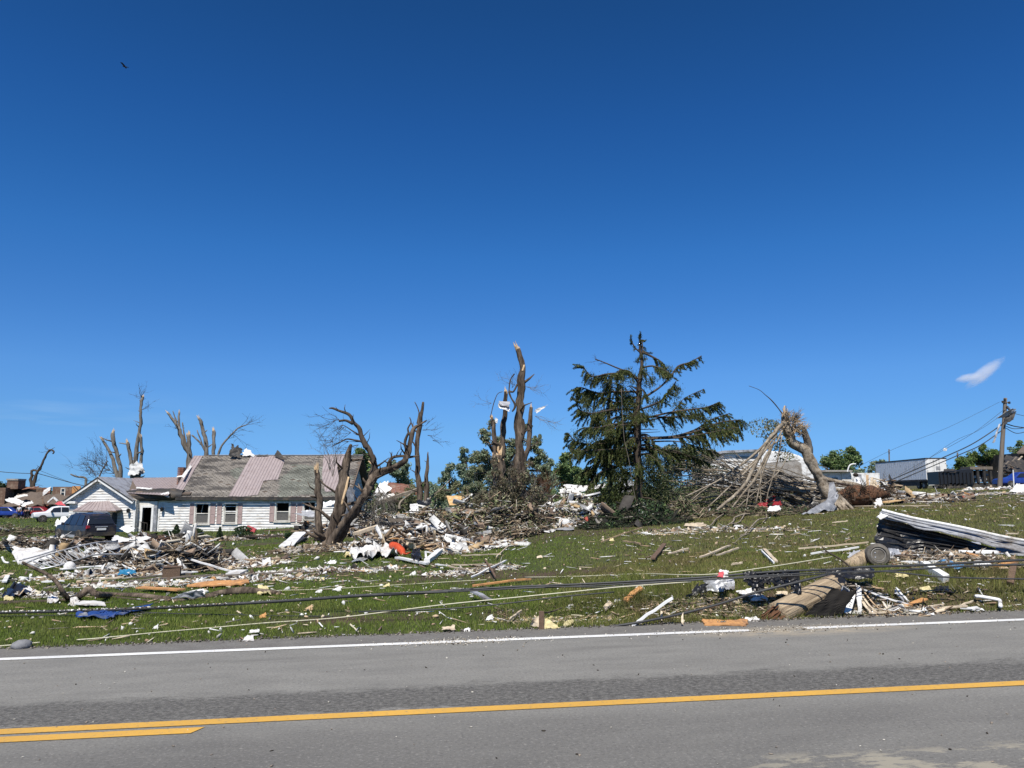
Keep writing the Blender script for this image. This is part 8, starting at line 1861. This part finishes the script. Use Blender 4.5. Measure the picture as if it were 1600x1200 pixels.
# between trunks and spruce
sheet('sheet_metal', [(853, 832), (897, 830), (896, 816, 32.5), (856, 816, 33)], 'silver', 'pale ribbed metal sheet lying at the crest between trunks and spruce', 'sheet metal', .08, 251, freq=2, nu=20); sheet('white_sheet', [(851, 834), (866, 832), (864, 824, 31), (854, 826, 31)], 'foam', 'white torn corner left of the pale ribbed metal sheet', 'sheet', .06, 252, freq=2, edge=.3)
sheet('white_sheet', [(920, 778, 36), (944, 785, 36), (946, 770, 36.5), (926, 769, 36.5)], 'foam', 'smooth white panel left of the spruce foot', 'panel', .1, 253, freq=1); sheet('white_sheet', [(884, 764, 42), (945, 762, 42), (946, 757, 43), (880, 760, 43)], 'foam', 'long narrow white roof strip behind the pale heap', 'sheet', .2, 254, freq=1, edge=.1)
sheet('white_sheet', [(874, 775, 38), (910, 778, 38), (908, 764, 38.6), (876, 762, 38.6)], 'foam', 'torn white sheeting draped over the pale heap', 'sheet', .5, 255, freq=1.4, nu=22, nv=12, edge=.4, fold=.2)
sheet('grey_sheet', [(962, 770, 42), (992, 768, 42), (990, 752, 43), (966, 744, 43)], 'galv', 'grey panel glimpsed behind the spruce trunk', 'panel', .1, 256, freq=1)
t = thing('brown_shrub', 'reddish brown dead shrub on the pale heap', 'shrub', P(852, 770, 37)); twigs([(P(850 + k * 3, 772, 37), (0, 0, 1)) for k in range(4)], 'twigs', 'rootball', t, .7, 7, .8, .014, seed=61)
for (px, py, lab, m) in ((938, 814, 'small white rag at the foot of the slim pale trunk', 'foam'), (916, 808, 'reddish scrap on the dark fallen limb', 'plank_orange'), (1060, 786, 'left white rag at the dark foliage right of the spruce', 'foam'), (1070, 786, 'right white rag at the dark foliage right of the spruce', 'foam')):
    sheet('rag', [(px - 5, py + 6, 35), (px + 5, py + 6, 35), (px + 4, py - 6, 35.3), (px - 4, py - 5, 35.3)], m, lab, 'rag', .15, px, freq=3, edge=.4)
# red sheeting under the fallen branches
sheet('red_sheet', [(1182, 794, 31.8), (1200, 793, 31.9), (1198, 785, 32.2), (1184, 786, 32.2)], 'red', 'left red sheet under the fallen branches', 'sheet', .2, 261, freq=2, edge=.3, fix=False); sheet('red_sheet', [(1206, 790, 32.2), (1221, 789, 32.2), (1219, 782, 32.6), (1210, 784, 32.6)], 'red', 'right red sheet under the fallen branches', 'sheet', .15, 262, freq=2, edge=.3, fix=False)
sheet('red_sheet', [(1196, 784, 34.0), (1212, 783, 34.0), (1210, 775, 34.4), (1200, 776, 34.4)], 'red', 'upper dark red sheet behind the two lower red ones', 'sheet', .15, 263, freq=2, edge=.3, fix=False); sheet('white_cloth', [(1200, 799, 29.8), (1220, 798, 29.8), (1218, 790, 30.2), (1202, 791, 30.2)], 'foam', 'white cloth below the red sheets', 'cloth', .15, 264, freq=2, edge=.4, fix=False)
sheet('foam_scrap', [(1070, 826), (1104, 826), (1098, 820), (1072, 821)], 'plank_pale', 'cream foam scraps on the lawn below the fallen branches', 'foam', .06, 265, freq=3, edge=.4); sheet('white_sheet', [(1146, 827), (1162, 827), (1160, 824), (1148, 824)], 'foam', 'flat white piece among the lawn twigs', 'sheet', .03, 266, freq=3)
sheet('white_cloth', [(1366, 793, 37.5), (1380, 793, 37.5), (1376, 778, 37.8), (1369, 780, 37.8)], 'foam', 'white torn cloth at the right foot of the root ball', 'cloth', .2, 267, freq=2, edge=.4); sheet('blue_cloth', [(1339, 757, 38), (1348, 756, 38), (1343, 745, 38.3), (1337, 746, 38.3)], 'cloth_white', 'pale grey cloth bundle standing on the root ball', 'cloth', .1, 268, freq=3)
single('dark_bundle', MB().lathe(P(1337, 742, 38), (0, 0, 1), [(-.1, .03), (-.05, .12), (.03, .13), (.09, .06)], 10), 'hair', 'small dark bundle above the pale grey cloth on the root ball', 'bundle', smooth=True)
for i in range(5):
    x = 1356 + i * 4; board(['first', 'second', 'third', 'fourth', 'fifth'][i] + ' splintered upright lath from the left behind the root ball', (x, 768, 38.6), (x + rnd.uniform(-2, 4), 742 + 4 * i, 38.8), .12, .05, rnd.choice(['plank_pale', 'plank', 'plank_pale']), 'lath', 'lath')
sheet('leaning_plywood', [(1388, 783, 42), (1407, 783, 42), (1405, 775, 42.6), (1390, 775, 42.6)], 'plank_orange', 'orange tan panel leaning on rubble right of the root ball', 'panel', .08, 269, freq=1)
# road edge odds
sheet('white_chip', [(379, 1008), (397, 1008), (396, 999), (386, 1000)], 'foam', 'white angular foam chunk on the grass edge of the road', 'foam', .02, 271, freq=6, th=.06); sheet('white_chip', [(390, 995), (405, 994), (406, 990), (391, 991)], 'foam', 'small flat white strip above the foam chunk', 'foam', .01, 272, th=.02)
sheet('cream_chip', [(690, 990), (710, 991), (711, 984), (692, 985)], 'plank_pale', 'cream foam lump on the verge in the middle', 'foam', .03, 273, freq=6, edge=.3, th=.04)
rk = MB(); q0 = G(33, 1017) + Vector((0, 0, .07))
for i in range(17):
    for j in range(9):
        th, ph = j / 8 * math.pi, i / 16 * 2 * math.pi; d = Vector((math.sin(th) * math.cos(ph), math.sin(th) * math.sin(ph), math.cos(th))); k = 1 + .3 * mnoise.noise(d * 2) + .14 * mnoise.noise(d * 7); rk.v.append(tuple(q0 + Vector((d.x * .125 * k, d.y * .1 * k, d.z * .075 * k))))
for i in range(16):
    for j in range(8): a = i * 9 + j; rk.f.append((a, a + 1, a + 10, a + 9))
single('stone', rk, 'stone', 'rounded grey stone at the left road edge', 'stone', smooth=True)
def bits_on_lawn(lst):
    for i, (px, py, s_, m, lab, cat) in enumerate(lst):
        k = s_ * mpp(G(px, py).y); g = G(px, py); e = [g + Vector((-k, -k * .4, .01)), g + Vector((k, -k * .3, .01)), g + Vector((k * .7, k * .6, .05 + k * .5)), g + Vector((-k * .6, k * .5, .03 + k * .3))]
        single('scrap', patch(e, 7, 5, k * .35, .008, 7, 300 + i, .4, fold=k * .3), m, lab, cat)
bits_on_lawn([(518, 881, 7, 'foam', 'white scrap on the lawn below the leaning tree', 'scrap'), (508, 890, 6, 'foam', 'white scrap just below and left of the one under the leaning tree', 'scrap'), (475, 890, 5, 'insul', 'cream scrap in the strip of litter, left of the white scraps', 'scrap'), (527, 924, 7, 'foam', 'torn white rag on the lawn above the thick cable', 'rag'),
    (498, 927, 5, 'foam', 'small white rag left of the torn one above the cable', 'rag'), (604, 918, 5, 'insul', 'single cream foam lump on open lawn in the middle', 'scrap'), (645, 899, 5, 'foam', 'left of two tiny scraps on the lawn below the black bag', 'scrap'), (662, 901, 5, 'foam', 'right of two tiny scraps on the lawn below the black bag', 'scrap'), (503, 908, 4, 'insul', 'cream scrap on the lawn between litter strip and rag', 'scrap'),
    (482, 955, 7, 'plank', 'brown root lump at the left of the bare soil patch', 'lump'), (410, 966, 6, 'plank_orange', 'small orange brown wood chip on the lawn', 'chip'), (765, 970, 6, 'foam', 'white rag on the verge left of the carpet piece', 'rag'), (730, 989, 6, 'foam', 'thin white rag close to the road edge in the middle', 'rag'), (890, 952, 7, 'foam', 'white rag on the bank above the flat yellow foam', 'rag'),
    (965, 942, 6, 'white', 'small white splinter on the bank below the cables', 'splinter'), (1000, 920, 7, 'foam', 'white rag caught just under the cables on the slope', 'rag'), (843, 873, 5, 'plank_pale', 'cream chip on the left of the grassy slope', 'chip'), (955, 846, 5, 'insul', 'cream lump at the start of the thin straight stick', 'lump'), (243, 984, 4, 'foam', 'tiny white scrap on the lawn near the long cord', 'scrap')])
# ---- cables and cords
def cable(label, pts, rad, m='cable', name='cable', cat='cable', sub=5):
    pp = []
    for q in pts:
        v = P(*q) if len(q) == 3 else G(*q) + Vector((0, 0, rad + .02)); g = gzf(v.x, v.y) + rad + .01
        if v.z < g: v = G(q[0], q[1]) + Vector((0, 0, rad + .02))
        pp.append(v)
    p, r = smooth_path(pp, [rad] * len(pp), sub); p = [Vector((v.x, v.y, max(v.z, gzf(v.x, v.y) + rad * .6))) for v in p]
    return single(name, MB().tube(p, r, 7, .06), m, label, cat, smooth=True)
cable('thick dirty black cable bundle lying across the whole left lawn', [(-60, 959, 13.2), (0, 957, 13.2), (100, 955, 13.2), (240, 950, 13.2), (340, 945, 13.1), (460, 938, 13), (560, 931, 12.8), (660, 926, 12.7), (740, 921, 12.6)], .026)
cable('thickest black cable of the bundle from the middle to the broken pole', [(720, 922, 12.6), (800, 917, 12.6), (900, 913, 12.5), (1000, 908, 12.4), (1100, 902, 12.3), (1200, 894, 12.2), (1290, 890, 12.2)], .017)
cable('second black cable just under the thickest one in the middle', [(700, 925, 12.5), (800, 920, 12.4), (900, 916, 12.4), (1000, 911, 12.3), (1100, 905, 12.2), (1200, 899, 12.1), (1300, 893, 12.1)], .011)
cable('grey cable crossing under the bundle in the middle', [(600, 927, 12.5), (700, 925, 12.5), (850, 917, 12.4), (950, 917, 12.2), (1060, 908, 12.1), (1290, 897, 12.0)], .010, 'cable')
cable('thick black cable running right from the broken pole past the wheel', [(1280, 892, 12.2), (1350, 886, 12.3), (1420, 884, 12.4), (1500, 880, 12.5), (1620, 874, 12.6)], .020)
cable('second black cable running right below the wheel', [(1290, 896, 12.0), (1380, 893, 12.1), (1480, 902, 12.0), (1620, 905, 12.0)], .012)
cable('third black cable sagging low at the right', [(1330, 896, 12.2), (1420, 890, 12.3), (1520, 884, 12.3), (1620, 882, 12.3)], .016)
cable('thin dark cable sloping from the road edge up to the broken pole', [(950, 984), (1000, 972, 11.4), (1060, 960, 11.5), (1120, 945, 11.6), (1180, 926, 11.7), (1240, 911, 11.7), (1292, 898, 11.8)], .018)
cable('thin dark cable low across the middle lawn', [(560, 956, 12.0), (700, 951, 12.0), (790, 943, 12.0), (880, 932, 12.0), (960, 925, 12.1)], .010)
cable('thin dark cable on the left lawn below the blue tarp', [(200, 958), (260, 961), (340, 963), (430, 965), (520, 966)], .009)
cable('second thin dark wire on the far left lawn', [(-20, 966), (80, 964), (180, 962), (260, 960)], .007)
cable('faint thin wire above the thick cable on the lawn', [(430, 925), (520, 922), (620, 916), (720, 910), (760, 908)], .007, 'cord')
cable('thin wire along the slope above the cable bundle', [(820, 904), (900, 903), (1000, 899), (1100, 898, 12.8), (1200, 886, 13), (1300, 870, 13.6)], .008, 'cord', cat='wire', name='wire')
cable('long pale cord stretched low above the lawn from left to the middle', [(120, 1003), (160, 1000), (250, 991), (330, 984), (420, 976), (520, 966, 12.2), (620, 954, 12.1), (700, 944, 12.0), (800, 934, 12.0), (900, 924, 12.0), (970, 917, 12.1), (1080, 909, 12.1)], .0085, 'cord', 'cord', 'cord')
cable('short pale cord end lying by the grey stone', [(-30, 1015), (20, 1011), (62, 1007)], .008, 'cord', 'cord', 'cord')
cable('black tangled wire curling on the shoulder near the white line gap', [(700, 1003), (720, 1001), (740, 999), (765, 998), (790, 995), (800, 991)], .006)
cable('thin stick like wire lying on the asphalt at the right', [(1533, 1092), (1552, 1095), (1570, 1100)], .006)
for pt, (t_, s_) in ():
    pass
# dirt crust and shreds sticking to the thick cable
b = Bits(); n = 420; px = nr.uniform(0, 740, n); c = []
for x in px:
    y = np.interp(x, [0, 100, 240, 340, 460, 560, 660, 740], [957, 955, 950, 945, 938, 931, 926, 921]); v = P(x, y - 1.6, 13.1); c.append((v.x, v.y + rnd.uniform(-.04, .02), max(v.z, gzf(v.x, v.y) + .05)))
c = np.array(c); b.blobs(c, nr.uniform(.005, .022, (n, 3)), rdir(n), nr.uniform(0, 6, n), pal(WHITES + BROWN, n)); tag(b.build('cable_crumbs', 'debris'), 'crumbs of insulation stuck along the thick black cable', 'litter', kind='stuff')
# ---- bird and cloud
BQ = P(195, 104, 58); bd = thing('bird', 'small dark bird gliding high in the upper left sky', 'bird', BQ)
MB().lathe(BQ, (1, .2, -.25), [(-.2, .005), (-.12, .05), (0, .065), (.1, .05), (.16, .015)], 8).build('body', 'bird', bd, smooth=True)
for s_ in (-1, 1): MB().prism([BQ + Vector((-.08, .02 * s_, .02)), BQ + Vector((.06, .02 * s_, .02)), BQ + Vector((-.02, .35 * s_, .12)), BQ + Vector((-.14, .5 * s_, .08))], (0, 0, .012)).build('wing', 'bird', bd)
MB().prism([BQ + Vector((.12, -.03, -.03)), BQ + Vector((.12, .03, -.03)), BQ + Vector((.3, .06, -.08)), BQ + Vector((.3, -.06, -.08))], (0, 0, .01)).build('tail', 'bird', bd)
vm = bpy.data.materials.new('cloud_vapour'); vm.use_nodes = True; n_, l_ = vm.node_tree.nodes, vm.node_tree.links; n_.remove(n_['Principled BSDF'])
pv = n_.new('ShaderNodeVolumePrincipled'); pv.inputs['Color'].default_value = (.95, .96, 1, 1); pv.inputs['Anisotropy'].default_value = -.2
tc = n_.new('ShaderNodeTexCoord'); nz_ = n_.new('ShaderNodeTexNoise'); nz_.inputs['Scale'].default_value = 1.7; nz_.inputs['Detail'].default_value = 6; nz_.inputs['Roughness'].default_value = .6; l_.new(tc.outputs['Object'], nz_.inputs['Vector'])
ln = n_.new('ShaderNodeVectorMath'); ln.operation = 'LENGTH'; l_.new(tc.outputs['Object'], ln.inputs[0])
f1 = n_.new('ShaderNodeMapRange'); f1.inputs[1].default_value = 1.0; f1.inputs[2].default_value = .25; l_.new(ln.outputs['Value'], f1.inputs[0])
f2 = n_.new('ShaderNodeMath'); f2.operation = 'ADD'; l_.new(f1.outputs[0], f2.inputs[0]); l_.new(nz_.outputs[0], f2.inputs[1])
f3 = n_.new('ShaderNodeMapRange'); f3.inputs[1].default_value = .78; f3.inputs[2].default_value = 1.35; f3.inputs[4].default_value = .016; l_.new(f2.outputs[0], f3.inputs[0])
f4 = n_.new('ShaderNodeMath'); f4.operation = 'MULTIPLY'; l_.new(f3.outputs[0], f4.inputs[0])
st_ = n_.new('ShaderNodeMapRange'); st_.inputs[1].default_value = 1.0; st_.inputs[2].default_value = .92; l_.new(ln.outputs['Value'], st_.inputs[0]); l_.new(st_.outputs[0], f4.inputs[1])
l_.new(f4.outputs[0], pv.inputs['Density']); l_.new(pv.outputs[0], n_['Material Output'].inputs['Volume'])
CD = 2600; cm = MB(); 
for j in range(13):
    for i in range(20):
        th, ph = j / 12 * math.pi, i / 20 * 2 * math.pi; cm.v.append((math.sin(th) * math.cos(ph), math.sin(th) * math.sin(ph), math.cos(th)))
for j in range(12):
    for i in range(20): cm.f.append((j * 20 + i, (j + 1) * 20 + i, (j + 1) * 20 + (i + 1) % 20, j * 20 + (i + 1) % 20))
me = bpy.data.meshes.new('cloud'); me.from_pydata(cm.v, [], cm.f); me.materials.append(vm)
def cloud(px, py, wpx, hpx, roll, lab):
    o = bpy.data.objects.new('cloud', me); link(o); o.location = P(px, py, CD); k = CD / FPX; o.scale = (wpx * k, 60, hpx * k); o.rotation_euler = (0, roll, 0); tag(o, lab, 'cloud')
cloud(1538, 583, 48, 13, R(-38), 'small white puff of cloud low in the right sky')
cloud(1512, 590, 22, 9, R(-10), 'faint wisp left of the small white cloud')
